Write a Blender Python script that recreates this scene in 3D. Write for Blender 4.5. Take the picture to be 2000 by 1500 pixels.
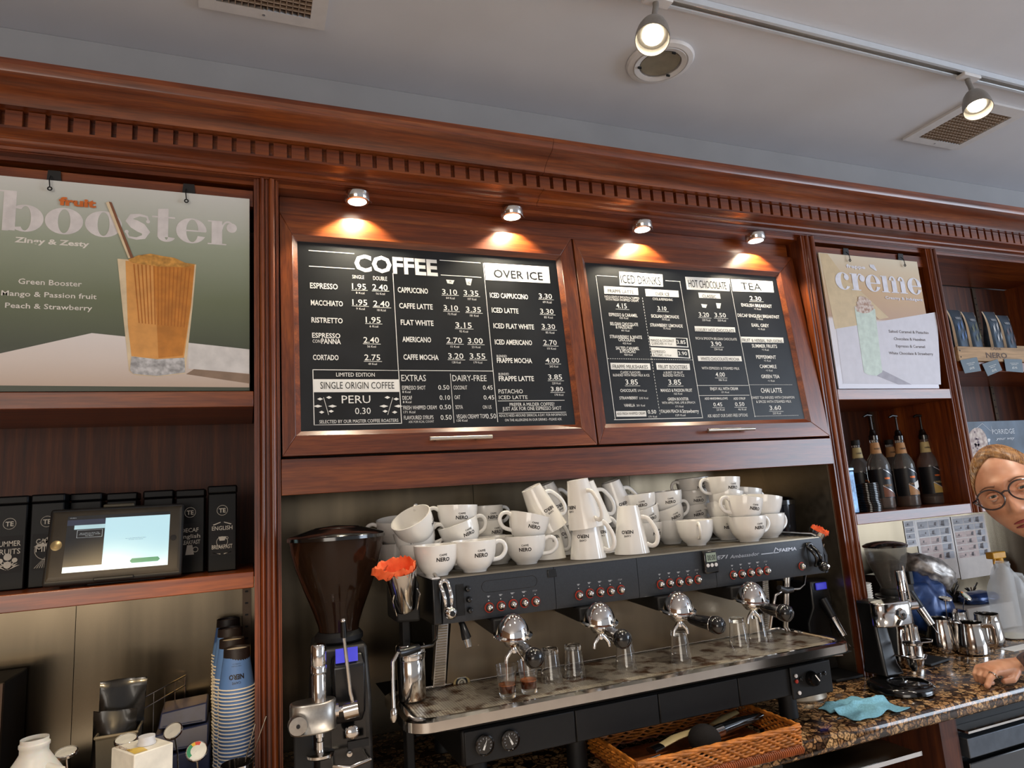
import bpy, bmesh, math, random
from math import pi, sin, cos, radians, sqrt, atan2
from mathutils import Vector, Matrix, Quaternion, Euler
random.seed(7)
D = bpy.data
SC = bpy.context.scene
for o in list(D.objects):
    D.objects.remove(o)
COL = SC.collection
V = Vector

# ---------------------------------------------------------------- camera
CAM = V((0, -1.8, 1.54))
YAW, PITCH, ROLL, FPX = 0.381629970, 0.169776648, -0.0676265486, 1313.43897
_f = V((sin(YAW) * cos(PITCH), cos(YAW) * cos(PITCH), sin(PITCH)))
_r0 = V((cos(YAW), -sin(YAW), 0))
_u0 = _r0.cross(_f)
RT = cos(ROLL) * _r0 + sin(ROLL) * _u0
UP = -sin(ROLL) * _r0 + cos(ROLL) * _u0
cam_d = D.cameras.new('camera')
cam_d.sensor_width = 36
cam_d.lens = FPX * 36 / 2000
cam_d.clip_start = 0.02
cam = D.objects.new('camera', cam_d)
COL.objects.link(cam)
cam.matrix_world = Matrix(((RT.x, UP.x, -_f.x, CAM.x), (RT.y, UP.y, -_f.y, CAM.y), (RT.z, UP.z, -_f.z, CAM.z), (0, 0, 0, 1)))
SC.camera = cam


def ray(x, y):
    return RT * ((x - 1000) / FPX) + UP * ((750 - y) / FPX) + _f


def wY(x, y, Y=0.0):
    d = ray(x, y)
    return CAM + d * ((Y - CAM.y) / d.y)


def wZ(x, y, Z):
    d = ray(x, y)
    return CAM + d * ((Z - CAM.z) / d.z)


def wP(x, y, p0, n):
    d = ray(x, y)
    return CAM + d * ((p0 - CAM).dot(n) / d.dot(n))


# ---------------------------------------------------------------- world, lights, exposure
SC.view_settings.view_transform = 'Standard'
SC.view_settings.look = 'None'
SC.view_settings.exposure = 0.0
SC.view_settings.gamma = 1.0
SC.view_settings.use_curve_mapping = False
W = D.worlds.new('world')
SC.world = W
W.use_nodes = True
W.node_tree.nodes['Background'].inputs[0].default_value = (0.80, 0.80, 0.83, 1)
W.node_tree.nodes['Background'].inputs[1].default_value = 0.50


def area(name, loc, target, sx, sy, power, color):
    l = D.lights.new(name, 'AREA')
    l.shape = 'RECTANGLE'
    l.size, l.size_y = sx, sy
    l.energy = power
    l.color = color
    o = D.objects.new(name, l)
    COL.objects.link(o)
    o.location = loc
    o.rotation_euler = (V(target) - V(loc)).to_track_quat('-Z', 'Y').to_euler()
    return o


def spot(name, loc, target, power, color, angle=100, blend=0.5, size=0.03):
    l = D.lights.new(name, 'SPOT')
    l.energy = power
    l.color = color
    l.spot_size = radians(angle)
    l.spot_blend = blend
    l.shadow_soft_size = size
    o = D.objects.new(name, l)
    COL.objects.link(o)
    o.location = loc
    o.rotation_euler = (V(target) - V(loc)).to_track_quat('-Z', 'Y').to_euler()
    return o


# shop window daylight at right rear; added warm fill left behind the camera
area('window_daylight', (5.6, -3.2, 1.7), (1.5, 0, 1.5), 2.6, 1.9, 130, (0.72, 0.84, 1.0))
area('window_daylight', (-2.5, -6.4, 1.6), (0.8, 0, 1.6), 3.2, 2.0, 95, (1.0, 0.90, 0.78))
for x_ in (-0.50, -0.27, -0.06):  # narrow warm spots added to brighten the left shelf front
    spot('room_spotlight', (x_ - 0.4, -2.5, 2.76), (x_, 0.0, 1.30), 190, (1.0, 0.72, 0.38), 8.5, 0.8, 0.03)
# ceiling downlights of the customer area, behind the camera
for i in range(4):
    for j in range(4):
        spot('room_downlight', (-1.8 + i * 1.3, -1.3 - j * 0.95, 2.80), (-1.8 + i * 1.3, -1.1 - j * 0.95, 0), 58, (1.0, 0.90, 0.78), 95, 0.8, 0.045)

# ---------------------------------------------------------------- materials
MATS = {}


def mat(name, col, rough=0.5, metal=0.0, coat=0.0, var=0.08, scale=30.0, stretch=(1, 1, 1), bump=0.0, emit=0.0, ecol=None,
        trans=0.0, ior=1.45, alpha=1.0, col2=None, spec=0.5, sss=0.0, detail=4.0):
    if name in MATS:
        return MATS[name]
    m = D.materials.new(name)
    m.use_nodes = True
    nt = m.node_tree
    b = nt.nodes['Principled BSDF']
    c1 = tuple(col)
    c2 = tuple(col2) if col2 else tuple(max(0, c * (1 - var * 2.2)) for c in c1)
    tc = nt.nodes.new('ShaderNodeTexCoord')
    mp = nt.nodes.new('ShaderNodeMapping')
    mp.inputs['Scale'].default_value = stretch
    nz = nt.nodes.new('ShaderNodeTexNoise')
    nz.inputs['Scale'].default_value = scale
    nz.inputs['Detail'].default_value = detail
    rp = nt.nodes.new('ShaderNodeValToRGB')
    rp.color_ramp.elements[0].position = 0.35
    rp.color_ramp.elements[1].position = 0.65
    rp.color_ramp.elements[0].color = (*c2, 1)
    rp.color_ramp.elements[1].color = (*c1, 1)
    L = nt.links.new
    L(tc.outputs['Object'], mp.inputs[0])
    L(mp.outputs[0], nz.inputs['Vector'])
    L(nz.outputs['Fac'], rp.inputs[0])
    L(rp.outputs[0], b.inputs['Base Color'])
    b.inputs['Roughness'].default_value = rough
    b.inputs['Metallic'].default_value = metal
    b.inputs['Coat Weight'].default_value = coat
    b.inputs['Coat Roughness'].default_value = 0.12
    b.inputs['IOR'].default_value = ior
    b.inputs['Specular IOR Level'].default_value = spec
    b.inputs['Transmission Weight'].default_value = trans
    b.inputs['Alpha'].default_value = alpha
    if sss:
        b.inputs['Subsurface Weight'].default_value = sss
        b.inputs['Subsurface Radius'].default_value = (0.02, 0.008, 0.004)
    if bump:
        bp = nt.nodes.new('ShaderNodeBump')
        bp.inputs['Strength'].default_value = bump
        bp.inputs['Distance'].default_value = 0.002
        L(nz.outputs['Fac'], bp.inputs['Height'])
        L(bp.outputs[0], b.inputs['Normal'])
    if emit:
        b.inputs['Emission Color'].default_value = (*(ecol or col), 1)
        b.inputs['Emission Strength'].default_value = emit
    m['nz'] = nz.name
    MATS[name] = m
    return m


def sr(r, g, b):
    f = lambda c: (c / 255 / 12.92) if c / 255 <= 0.04045 else ((c / 255 + 0.055) / 1.055) ** 2.4
    return (f(r), f(g), f(b))


def wood(name, st, dark=1.0, rough=0.34, coat=0.45):
    """varnished mahogany, grain runs along the axis with the small stretch value"""
    m = D.materials.new(name)
    m.use_nodes = True
    nt = m.node_tree
    L = nt.links.new
    b = nt.nodes['Principled BSDF']
    tc = nt.nodes.new('ShaderNodeTexCoord')
    mp = nt.nodes.new('ShaderNodeMapping')
    mp.inputs['Scale'].default_value = st
    L(tc.outputs['Object'], mp.inputs[0])
    n1 = nt.nodes.new('ShaderNodeTexNoise')
    n1.inputs['Scale'].default_value = 3.2
    n1.inputs['Detail'].default_value = 6
    n1.inputs['Distortion'].default_value = 0.7
    n2 = nt.nodes.new('ShaderNodeTexNoise')
    n2.inputs['Scale'].default_value = 28
    n2.inputs['Detail'].default_value = 5
    L(mp.outputs[0], n1.inputs['Vector'])
    L(mp.outputs[0], n2.inputs['Vector'])
    r1 = nt.nodes.new('ShaderNodeValToRGB')
    e = r1.color_ramp.elements
    e[0].position, e[1].position = 0.30, 0.72
    e[0].color = (*[c * dark for c in sr(80, 33, 11)], 1)
    e[1].color = (*[c * dark for c in sr(146, 76, 27)], 1)
    k = r1.color_ramp.elements.new(0.5)
    k.color = (*[c * dark for c in sr(114, 52, 17)], 1)
    L(n1.outputs['Fac'], r1.inputs[0])
    r2 = nt.nodes.new('ShaderNodeValToRGB')
    r2.color_ramp.elements[0].position, r2.color_ramp.elements[1].position = 0.38, 0.6
    r2.color_ramp.elements[0].color = (0.62, 0.56, 0.52, 1)
    r2.color_ramp.elements[1].color = (1, 1, 1, 1)
    L(n2.outputs['Fac'], r2.inputs[0])
    mx = nt.nodes.new('ShaderNodeMix')
    mx.data_type = 'RGBA'
    mx.blend_type = 'MULTIPLY'
    mx.inputs[0].default_value = 0.8
    L(r1.outputs[0], mx.inputs['A'])
    L(r2.outputs[0], mx.inputs['B'])
    L(mx.outputs['Result'], b.inputs['Base Color'])
    b.inputs['Roughness'].default_value = rough
    b.inputs['Coat Weight'].default_value = coat
    b.inputs['Coat Roughness'].default_value = 0.22
    bp = nt.nodes.new('ShaderNodeBump')
    bp.inputs['Strength'].default_value = 0.08
    bp.inputs['Distance'].default_value = 0.001
    L(n2.outputs['Fac'], bp.inputs['Height'])
    L(bp.outputs[0], b.inputs['Normal'])
    MATS[name] = m
    return m


WX = wood('mahogany_along', (0.55, 9, 9))
WZ_ = wood('mahogany_upright', (9, 9, 0.55))
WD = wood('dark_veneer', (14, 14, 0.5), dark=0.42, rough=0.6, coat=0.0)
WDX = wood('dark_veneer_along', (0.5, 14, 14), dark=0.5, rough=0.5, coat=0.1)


def steel_brushed(name, col, rough, st, amt=0.25):
    m = mat(name, col, rough, 1.0, var=0.04, scale=40, stretch=st)
    nt = m.node_tree
    b = nt.nodes['Principled BSDF']
    nz = [n for n in nt.nodes if n.type == 'TEX_NOISE'][0]
    mr = nt.nodes.new('ShaderNodeMapRange')
    mr.inputs['To Min'].default_value = rough - amt * 0.4
    mr.inputs['To Max'].default_value = rough + amt * 0.4
    nt.links.new(nz.outputs['Fac'], mr.inputs['Value'])
    nt.links.new(mr.outputs[0], b.inputs['Roughness'])
    b.inputs['Anisotropic'].default_value = 0.7
    if st[2] < 0.5:      # sheets are never flat: shallow upright waves
        m2 = nt.nodes.new('ShaderNodeMapping'); m2.inputs['Scale'].default_value = (1, 1, 0.10)
        n2 = nt.nodes.new('ShaderNodeTexNoise'); n2.inputs['Scale'].default_value = 5.5; n2.inputs['Detail'].default_value = 1
        bp = nt.nodes.new('ShaderNodeBump'); bp.inputs['Strength'].default_value = 0.8; bp.inputs['Distance'].default_value = 0.012
        tc = [n for n in nt.nodes if n.type == 'TEX_COORD'][0]
        nt.links.new(tc.outputs['Object'], m2.inputs[0]); nt.links.new(m2.outputs[0], n2.inputs['Vector'])
        nt.links.new(n2.outputs['Fac'], bp.inputs['Height']); nt.links.new(bp.outputs[0], b.inputs['Normal'])
    return m


STEELV = steel_brushed('brushed_steel_wall', sr(112, 100, 82), 0.25, (1, 1, 0.03), 0.12)
STEELH = steel_brushed('brushed_steel', sr(205, 198, 188), 0.30, (0.05, 1, 1))
STEELD = steel_brushed('dull_steel', sr(150, 138, 120), 0.36, (0.05, 1, 1))
CHROME = mat('chrome', sr(226, 224, 222), 0.07, 1.0, var=0.02)
POLI = mat('polished_steel', sr(205, 200, 194), 0.13, 1.0, var=0.04)
ALU = mat('cast_aluminium', sr(175, 170, 163), 0.36, 1.0, var=0.06, scale=120)
BLK = mat('black_plastic', sr(20, 20, 22), 0.32, 0, coat=0.2, var=0.1)
BLKM = mat('matt_black', sr(17, 16, 16), 0.6, 0, var=0.15)
BLKG = mat('gloss_black', sr(12, 12, 13), 0.14, 0, coat=0.6, var=0.05)
MACH = mat('charcoal_panel', sr(54, 57, 62), 0.42, 0.3, var=0.06, scale=300)
MACHD = mat('charcoal_dark', sr(19, 19, 20), 0.5, 0.2, var=0.1, scale=80)
CER = mat('white_ceramic', sr(232, 229, 224), 0.12, 0, coat=0.5, var=0.01, spec=0.55)
INK = mat('black_print', sr(24, 20, 22), 0.4, var=0.02)
WHT = mat('white_print', sr(238, 236, 230), 0.55, var=0.02)
GREYP = mat('grey_print', sr(150, 152, 156), 0.5, var=0.02)
CHALK = mat('chalkboard', sr(27, 29, 32), 0.40, var=0.22, scale=9, bump=0.02)
CEIL = mat('ceiling_paint', sr(208, 210, 216), 0.8, var=0.015, scale=6, bump=0.05)
WALLP = mat('wall_paint', sr(150, 150, 152), 0.8, var=0.03, scale=6)
WPL = mat('white_metal', sr(214, 212, 212), 0.45, var=0.03)
GLASS = mat('clear_glass', (1, 1, 1), 0.02, 0, trans=1.0, ior=1.45, var=0.0)
RED = mat('red_ring', sr(176, 52, 32), 0.35, var=0.05)


def granite():
    m = D.materials.new('granite')
    m.use_nodes = True
    nt = m.node_tree
    L = nt.links.new
    b = nt.nodes['Principled BSDF']
    tc = nt.nodes.new('ShaderNodeTexCoord')
    v = nt.nodes.new('ShaderNodeTexVoronoi')
    v.inputs['Scale'].default_value = 50
    v.inputs['Randomness'].default_value = 1
    v2 = nt.nodes.new('ShaderNodeTexVoronoi')
    v2.feature = 'DISTANCE_TO_EDGE'
    v2.inputs['Scale'].default_value = 50
    n = nt.nodes.new('ShaderNodeTexNoise')
    n.inputs['Scale'].default_value = 180
    n.inputs['Detail'].default_value = 4
    for q in (v, v2, n):
        L(tc.outputs['Object'], q.inputs['Vector'])
    sp = nt.nodes.new('ShaderNodeSeparateColor')
    L(v.outputs['Color'], sp.inputs[0])
    r = nt.nodes.new('ShaderNodeValToRGB')
    r.color_ramp.elements[0].color = (*sr(96, 66, 42), 1)
    r.color_ramp.elements[1].color = (*sr(206, 168, 120), 1)
    k = r.color_ramp.elements.new(0.45)
    k.color = (*sr(168, 126, 84), 1)
    k = r.color_ramp.elements.new(0.12)
    k.color = (*sr(38, 30, 28), 1)
    L(sp.outputs[0], r.inputs[0])
    r2 = nt.nodes.new('ShaderNodeValToRGB')
    r2.color_ramp.elements[0].position, r2.color_ramp.elements[1].position = 0.02, 0.13
    r2.color_ramp.elements[0].color = (*sr(70, 58, 52), 1)
    r2.color_ramp.elements[1].color = (1, 1, 1, 1)
    L(v2.outputs['Distance'], r2.inputs[0])
    mx = nt.nodes.new('ShaderNodeMix')
    mx.data_type = 'RGBA'
    mx.blend_type = 'MULTIPLY'
    mx.inputs[0].default_value = 0.95
    L(r.outputs[0], mx.inputs['A'])
    L(r2.outputs[0], mx.inputs['B'])
    r3 = nt.nodes.new('ShaderNodeValToRGB')
    r3.color_ramp.elements[0].position, r3.color_ramp.elements[1].position = 0.4, 0.56
    r3.color_ramp.elements[0].color = (0.12, 0.1, 0.1, 1)
    r3.color_ramp.elements[1].color = (1, 1, 1, 1)
    L(n.outputs['Fac'], r3.inputs[0])
    m2 = nt.nodes.new('ShaderNodeMix')
    m2.data_type = 'RGBA'
    m2.blend_type = 'MULTIPLY'
    m2.inputs[0].default_value = 0.85
    L(mx.outputs['Result'], m2.inputs['A'])
    L(r3.outputs[0], m2.inputs['B'])
    L(m2.outputs['Result'], b.inputs['Base Color'])
    b.inputs['Roughness'].default_value = 0.16
    b.inputs['Coat Weight'].default_value = 0.3
    MATS['granite'] = m
    return m


GRAN = granite()


def gradmat(name, stops, axis='Z', p0=0.0, p1=1.0, rough=0.5, coat=0.0, gloss=0.5):
    """printed colour gradient: part of a poster's artwork. stops = [(t, rgb)]"""
    m = D.materials.new(name)
    m.use_nodes = True
    nt = m.node_tree
    b = nt.nodes['Principled BSDF']
    tc = nt.nodes.new('ShaderNodeTexCoord')
    sp = nt.nodes.new('ShaderNodeSeparateXYZ')
    nz = nt.nodes.new('ShaderNodeTexNoise')
    nz.inputs['Scale'].default_value = 3
    ad = nt.nodes.new('ShaderNodeMath')
    ad.operation = 'MULTIPLY_ADD'
    ad.inputs[1].default_value = 0.10 * (p1 - p0)
    mr = nt.nodes.new('ShaderNodeMapRange')
    mr.inputs['From Min'].default_value = p0 + 0.05 * (p1 - p0)
    mr.inputs['From Max'].default_value = p1 + 0.05 * (p1 - p0)
    r = nt.nodes.new('ShaderNodeValToRGB')
    L = nt.links.new
    L(tc.outputs['Object'], sp.inputs[0])
    L(tc.outputs['Object'], nz.inputs['Vector'])
    L(nz.outputs['Fac'], ad.inputs[0])
    L(sp.outputs[axis], ad.inputs[2])
    L(ad.outputs[0], mr.inputs['Value'])
    L(mr.outputs[0], r.inputs[0])
    r.color_ramp.elements[0].position = stops[0][0]
    r.color_ramp.elements[0].color = (*stops[0][1], 1)
    r.color_ramp.elements[1].position = stops[-1][0]
    r.color_ramp.elements[1].color = (*stops[-1][1], 1)
    for t, c in stops[1:-1]:
        e = r.color_ramp.elements.new(t)
        e.color = (*c, 1)
    L(r.outputs[0], b.inputs['Base Color'])
    b.inputs['Roughness'].default_value = rough
    b.inputs['Coat Weight'].default_value = coat
    MATS[name] = m
    return m


# ---------------------------------------------------------------- mesh helpers
class B:
    def __init__(s):
        s.bm = bmesh.new()

    def face(s, pts):
        vs = [s.bm.verts.new(p) for p in pts]
        return s.bm.faces.new(vs)

    def box(s, x0, x1, y0, y1, z0, z1, M=None):
        P = [V((x, y, z)) for z in (z0, z1) for y in (y0, y1) for x in (x0, x1)]
        if M is not None:
            P = [M @ p for p in P]
        v = [s.bm.verts.new(p) for p in P]
        for q in ((0, 2, 3, 1), (4, 5, 7, 6), (0, 1, 5, 4), (2, 6, 7, 3), (0, 4, 6, 2), (1, 3, 7, 5)):
            s.bm.faces.new([v[i] for i in q])
        return s

    def rings(s, rings, caps=True, close=True):
        R = [[s.bm.verts.new(p) for p in r] for r in rings]
        n = len(R[0])
        for a, b in zip(R, R[1:]):
            for i in range(n if close else n - 1):
                j = (i + 1) % n
                s.bm.faces.new((a[i], a[j], b[j], b[i]))
        if caps:
            try:
                s.bm.faces.new(R[0][::-1])
                s.bm.faces.new(R[-1])
            except ValueError:
                pass
        return s

    def lathe(s, prof, seg=24, M=None, caps=True, c=(0, 0, 0), sx=1.0, sy=1.0):
        c = V(c)
        rs = []
        for r, z in prof:
            r = max(r, 1e-5)
            ring = [V((r * cos(2 * pi * i / seg) * sx, r * sin(2 * pi * i / seg) * sy, z)) for i in range(seg)]
            if M is not None:
                ring = [M @ p for p in ring]
            rs.append([p + c for p in ring])
        return s.rings(rs, caps)

    def cone(s, p0, p1, r0, r1=None, seg=16, caps=True):
        return s.path([(p0, r0), (p1, r0 if r1 is None else r1)], seg, caps)

    def path(s, pts, seg=10, caps=True, flat=None):
        """swept tube, pts = [(point, radius)]"""
        P = [V(p) for p, r in pts]
        Rr = [r for p, r in pts]
        rs = []
        prev = None
        for i, p in enumerate(P):
            if i == 0:
                t = P[1] - P[0]
            elif i == len(P) - 1:
                t = P[-1] - P[-2]
            else:
                t = (P[i + 1] - p).normalized() + (p - P[i - 1]).normalized()
            if t.length < 1e-9:
                t = V((0, 0, 1))
            t.normalize()
            if prev is None:
                a = V((0, 0, 1)) if abs(t.z) < 0.9 else V((1, 0, 0))
                u = t.cross(a).normalized()
            else:
                u = (prev - t * prev.dot(t))
                u = u.normalized() if u.length > 1e-6 else t.orthogonal().normalized()
            prev = u
            w = t.cross(u)
            fx = flat or 1.0
            rs.append([p + (u * cos(2 * pi * k / seg) + w * sin(2 * pi * k / seg) * fx) * Rr[i] for k in range(seg)])
        return s.rings(rs, caps)

    def sphere(s, c, r, seg=16, rg=10, sx=1, sy=1, sz=1, M=None):
        prof = [(r * sin(pi * k / rg), -r * cos(pi * k / rg)) for k in range(rg + 1)]
        T = Matrix.Diagonal((sx, sy, sz)).to_3x3()
        if M is not None:
            T = M.to_3x3() @ T
        return s.lathe(prof, seg, M=T, caps=True, c=c)

    def prism(s, poly, d, M=None):
        """poly: 3D points of the front face, extruded by vector d"""
        a = [V(p) for p in poly]
        b = [p + V(d) for p in a]
        if M is not None:
            a = [M @ p for p in a]
            b = [M @ p for p in b]
        return s.rings([a, b], True)

    def torus(s, c, R, r, n=V((0, 0, 1)), seg=24, sg=8, sx=1.0):
        q = V(n).normalized().to_track_quat('Z', 'Y').to_matrix()
        rs = []
        for i in range(seg):
            a = 2 * pi * i / seg
            cc = V((cos(a) * R * sx, sin(a) * R, 0))
            e = V((cos(a), sin(a), 0))
            rs.append([V(c) + q @ (cc + e * r * cos(2 * pi * k / sg) + V((0, 0, 1)) * r * sin(2 * pi * k / sg)) for k in range(sg)])
        rs.append(rs[0])
        s.rings(rs, False)
        return s

    def done(s, sharp=38):
        bm = s.bm
        bmesh.ops.remove_doubles(bm, verts=bm.verts, dist=1e-6)
        bmesh.ops.recalc_face_normals(bm, faces=bm.faces)
        lim = radians(sharp)
        fs = list(bm.faces)
        n0 = fs[0].normal.copy() if fs else V((0, 0, 1))
        flat = all(abs(f.normal.dot(n0)) > 0.9995 for f in fs[:400])
        for f in fs:
            f.smooth = not flat
        for e in bm.edges:
            if len(e.link_faces) == 2:
                e.smooth = e.calc_face_angle(0) < lim
        return bm


def mesh_of(name, b, m, origin=None, sharp=38):
    bm = b.done(sharp) if isinstance(b, B) else b
    if origin is not None:
        bmesh.ops.translate(bm, verts=bm.verts, vec=-V(origin))
    me = D.meshes.new(name)
    bm.to_mesh(me)
    bm.free()
    me.materials.append(m)
    return me


def wloc(o):
    p = V((0, 0, 0))
    while o:
        p += o.location
        o = o.parent
    return p


def obj(name, b, m, parent=None, bev=0, sharp=38, label=None):
    """b is built in world coordinates (for a thing at the origin: local ones)"""
    org = wloc(parent) if parent is not None else V((0, 0, 0))
    me = b if isinstance(b, bpy.types.Mesh) else mesh_of(name, b, m, org, sharp)
    o = D.objects.new(name, me)
    COL.objects.link(o)
    if parent is not None:
        o.parent = parent
    if bev:
        md = o.modifiers.new('bevel', 'BEVEL')
        md.width = bev
        md.segments = 2
        md.limit_method = 'ANGLE'
        md.angle_limit = radians(40)
    if label:
        o['label'] = label
    if name.endswith('lettering') or name == 'logo':
        o['kind'] = 'stuff'
    return o


def tag(o, label=None, cat=None, group=None, kind=None):
    if label: o['label'] = label
    if cat: o['category'] = cat
    if group: o['group'] = group
    if kind: o['kind'] = kind
    return o


def thing(name, label, cat, loc=(0, 0, 0), rot=(0, 0, 0), group=None):
    o = D.objects.new(name, None)
    o.empty_display_size = 0.02
    COL.objects.link(o)
    o.location = loc
    o.rotation_euler = rot
    return tag(o, label, cat, group)


def struct(name, b, m, bev=0):
    return tag(obj(name, b, m, None, bev), kind='structure')


def dup(root, loc=None, rot=None, label=None, group=None):
    r = root.copy()
    COL.objects.link(r)
    if loc is not None: r.location = loc
    if rot is not None: r.rotation_euler = rot
    if label: r['label'] = label
    if group: r['group'] = group
    for ch in list(root.children):
        c = ch.copy()
        COL.objects.link(c)
        c.parent = r
        for g in list(ch.children):
            d = g.copy()
            COL.objects.link(d)
            d.parent = c
    return r


# ---------------------------------------------------------------- lettering
_TC = {}


def text_geo(s, bold=0.0, shear=0.0, sp=1.0):
    key = (s, bold, shear, sp)
    if key in _TC:
        return _TC[key]
    c = D.curves.new('t', 'FONT')
    c.body = s
    c.size = 1.0
    c.offset = bold
    c.shear = shear
    c.space_character = sp
    c.resolution_u = 2
    c.fill_mode = 'FRONT'
    o = D.objects.new('t', c)
    COL.objects.link(o)
    me = D.meshes.new_from_object(o)
    vs = [(v.co.x, v.co.y) for v in me.vertices]
    fs = [tuple(p.vertices) for p in me.polygons]
    D.objects.remove(o)
    D.meshes.remove(me)
    D.curves.remove(c)
    _TC[key] = (vs, fs)
    return _TC[key]


CAPH = 0.729


def put_text(b, s, mapf, w, h, bold=0.0, shear=0.0, center=False, sp=1.0):
    """lay text of width w and capital height h; mapf(u, v) gives the 3D point"""
    vs, fs = text_geo(s, bold, shear, sp)
    if not vs:
        return
    x0 = min(v[0] for v in vs)
    x1 = max(v[0] for v in vs)
    ky = h / CAPH
    kx = (w / (x1 - x0)) if w else ky
    off = -(x1 - x0) * kx / 2 if center else 0
    bv = [b.bm.verts.new(mapf((x - x0) * kx + off, y * ky)) for x, y in vs]
    for f in fs:
        try:
            b.bm.faces.new([bv[i] for i in f])
        except ValueError:
            pass


class Plane:
    """a flat sheet in the place: origin, unit vectors along and up it, and a crop frame to read positions in"""

    def __init__(s, p0, u, v, ox=0, oy=0, k=1.0, lift=0.0008):
        s.p0, s.u, s.v = V(p0), V(u).normalized(), V(v).normalized()
        s.n = s.u.cross(s.v).normalized()
        if s.n.y > 0: s.n = -s.n
        s.ox, s.oy, s.k, s.lift = ox, oy, k, lift

    def uv(s, zx, zy):
        p = wP(s.ox + zx / s.k, s.oy + zy / s.k, s.p0, s.n) - s.p0
        return p.dot(s.u), p.dot(s.v)

    def at(s, u, v, lift=None):
        return s.p0 + s.u * u + s.v * v + s.n * (s.lift if lift is None else lift)

    def text(s, b, t, x0, y, x1, h, bold=0.0, shear=0.0, lift=None, sp=1.0):
        u0, v0 = s.uv(x0, y)
        u1, _ = s.uv(x1, y)
        _, v1 = s.uv(x0, y - h)
        put_text(b, t, lambda a, c: s.at(u0 + a, v0 + c, lift), u1 - u0, v1 - v0, bold, shear, sp=sp)

    def line(s, b, x0, y0, x1, y1, w=0.002, lift=None):
        a, c = V(s.uv(x0, y0)), V(s.uv(x1, y1))
        if abs(a.y - c.y) < 0.03 * abs(a.x - c.x): c.y = a.y = (a.y + c.y) / 2
        if abs(a.x - c.x) < 0.03 * abs(a.y - c.y): c.x = a.x = (a.x + c.x) / 2
        d = (c - a).normalized()
        n = V((-d.y, d.x)) * w / 2
        b.face([s.at(*q, lift) for q in (a + n, a - n, c - n, c + n)])

    def dash(s, b, x0, y0, x1, y1, n=30, w=0.0015):
        a, c = V(s.uv(x0, y0)), V(s.uv(x1, y1))
        if abs(a.y - c.y) < 0.05 * abs(a.x - c.x): c.y = a.y
        if abs(a.x - c.x) < 0.05 * abs(a.y - c.y): c.x = a.x
        d = (c - a).normalized()
        m = V((-d.y, d.x)) * w / 2
        for i in range(n):
            p, q = a.lerp(c, i / n), a.lerp(c, (i + 0.55) / n)
            b.face([s.at(*r) for r in (p + m, p - m, q - m, q + m)])

    def rect(s, b, x0, y0, x1, y1, lift=None):
        """upright rectangle from its top left and bottom right corners"""
        u0, v0 = s.uv(x0, y0)
        u1, v1 = s.uv(x1, y1)
        b.face([s.at(u0, v0, lift), s.at(u0, v1, lift), s.at(u1, v1, lift), s.at(u1, v0, lift)])

    def poly(s, b, pts, lift=None):
        b.face([s.at(*s.uv(*p), lift) for p in pts])

    def frame(s, b, x0, y0, x1, y1, w=0.002):
        u0, v0 = s.uv(x0, y0)
        u1, v1 = s.uv(x1, y1)
        for a, c, e, f in ((u0, v0, u1, v0 - w), (u0, v1 + w, u1, v1), (u0, v0, u0 + w, v1), (u1 - w, v0, u1, v1)):
            b.face([s.at(a, c), s.at(a, f), s.at(e, f), s.at(e, c)])


UX, UZ = V((1, 0, 0)), V((0, 0, 1))
# ================================================================ SETTING
ZC = 2.83          # ceiling
ZT = 0.88          # worktop
XL, XR = -1.3, 4.2
# a room around the bar, so that steel and varnish have something real to reflect
struct('ceiling', B().box(-4, 7, -6.5, 0.6, ZC, ZC + 0.05), CEIL)
struct('floor', B().box(-4, 7, -6.5, 0.6, -0.05, 0.0), mat('floor_boards', sr(182, 168, 154), 0.45, var=0.1, scale=4, stretch=(1, 12, 1)))
struct('wall_back', B().box(-4, 7, 0.42, 0.47, 0.0, ZC), WALLP)
struct('wall_bulkhead', B().box(XL, XR, 0.10, 0.41, 2.47, ZC - 0.001), WALLP)
struct('wall_left', B().box(-4.0, -3.95, -6.5, 0.42, 0.0, ZC), mat('warm_wall', sr(150, 112, 80), 0.8, var=0.1, scale=3))

# ---------------------------------------------------------------- back bar cabinet
cab = thing('back_bar_cabinet', 'mahogany back bar cabinet with dentil cornice, reeded uprights and open bays', 'cabinet', (1.0, 0.2, 0))
prof = [(0.09, 2.60), (-0.172, 2.60), (-0.172, 2.583), (-0.166, 2.576), (-0.163, 2.566), (-0.152, 2.556), (-0.135, 2.550), (-0.118, 2.541),
        (-0.105, 2.530), (-0.097, 2.520), (-0.093, 2.512), (-0.055, 2.512), (-0.055, 2.47), (-0.080, 2.468), (-0.080, 2.462), (-0.064, 2.460),
        (-0.050, 2.459), (-0.040, 2.455), (-0.040, 2.449), (-0.030, 2.445), (-0.024, 2.444), (-0.024, 2.436), (0.09, 2.436)]
prof = [(y + 0.012 if y < 0 else y, 2.512 + (z - 2.512) * 0.78 if z > 2.512 else z) for y, z in prof]


def extr(p, x0, x1):
    return B().rings([[V((x0, y, z)) for y, z in p], [V((x1, y, z)) for y, z in p]], True)


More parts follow.
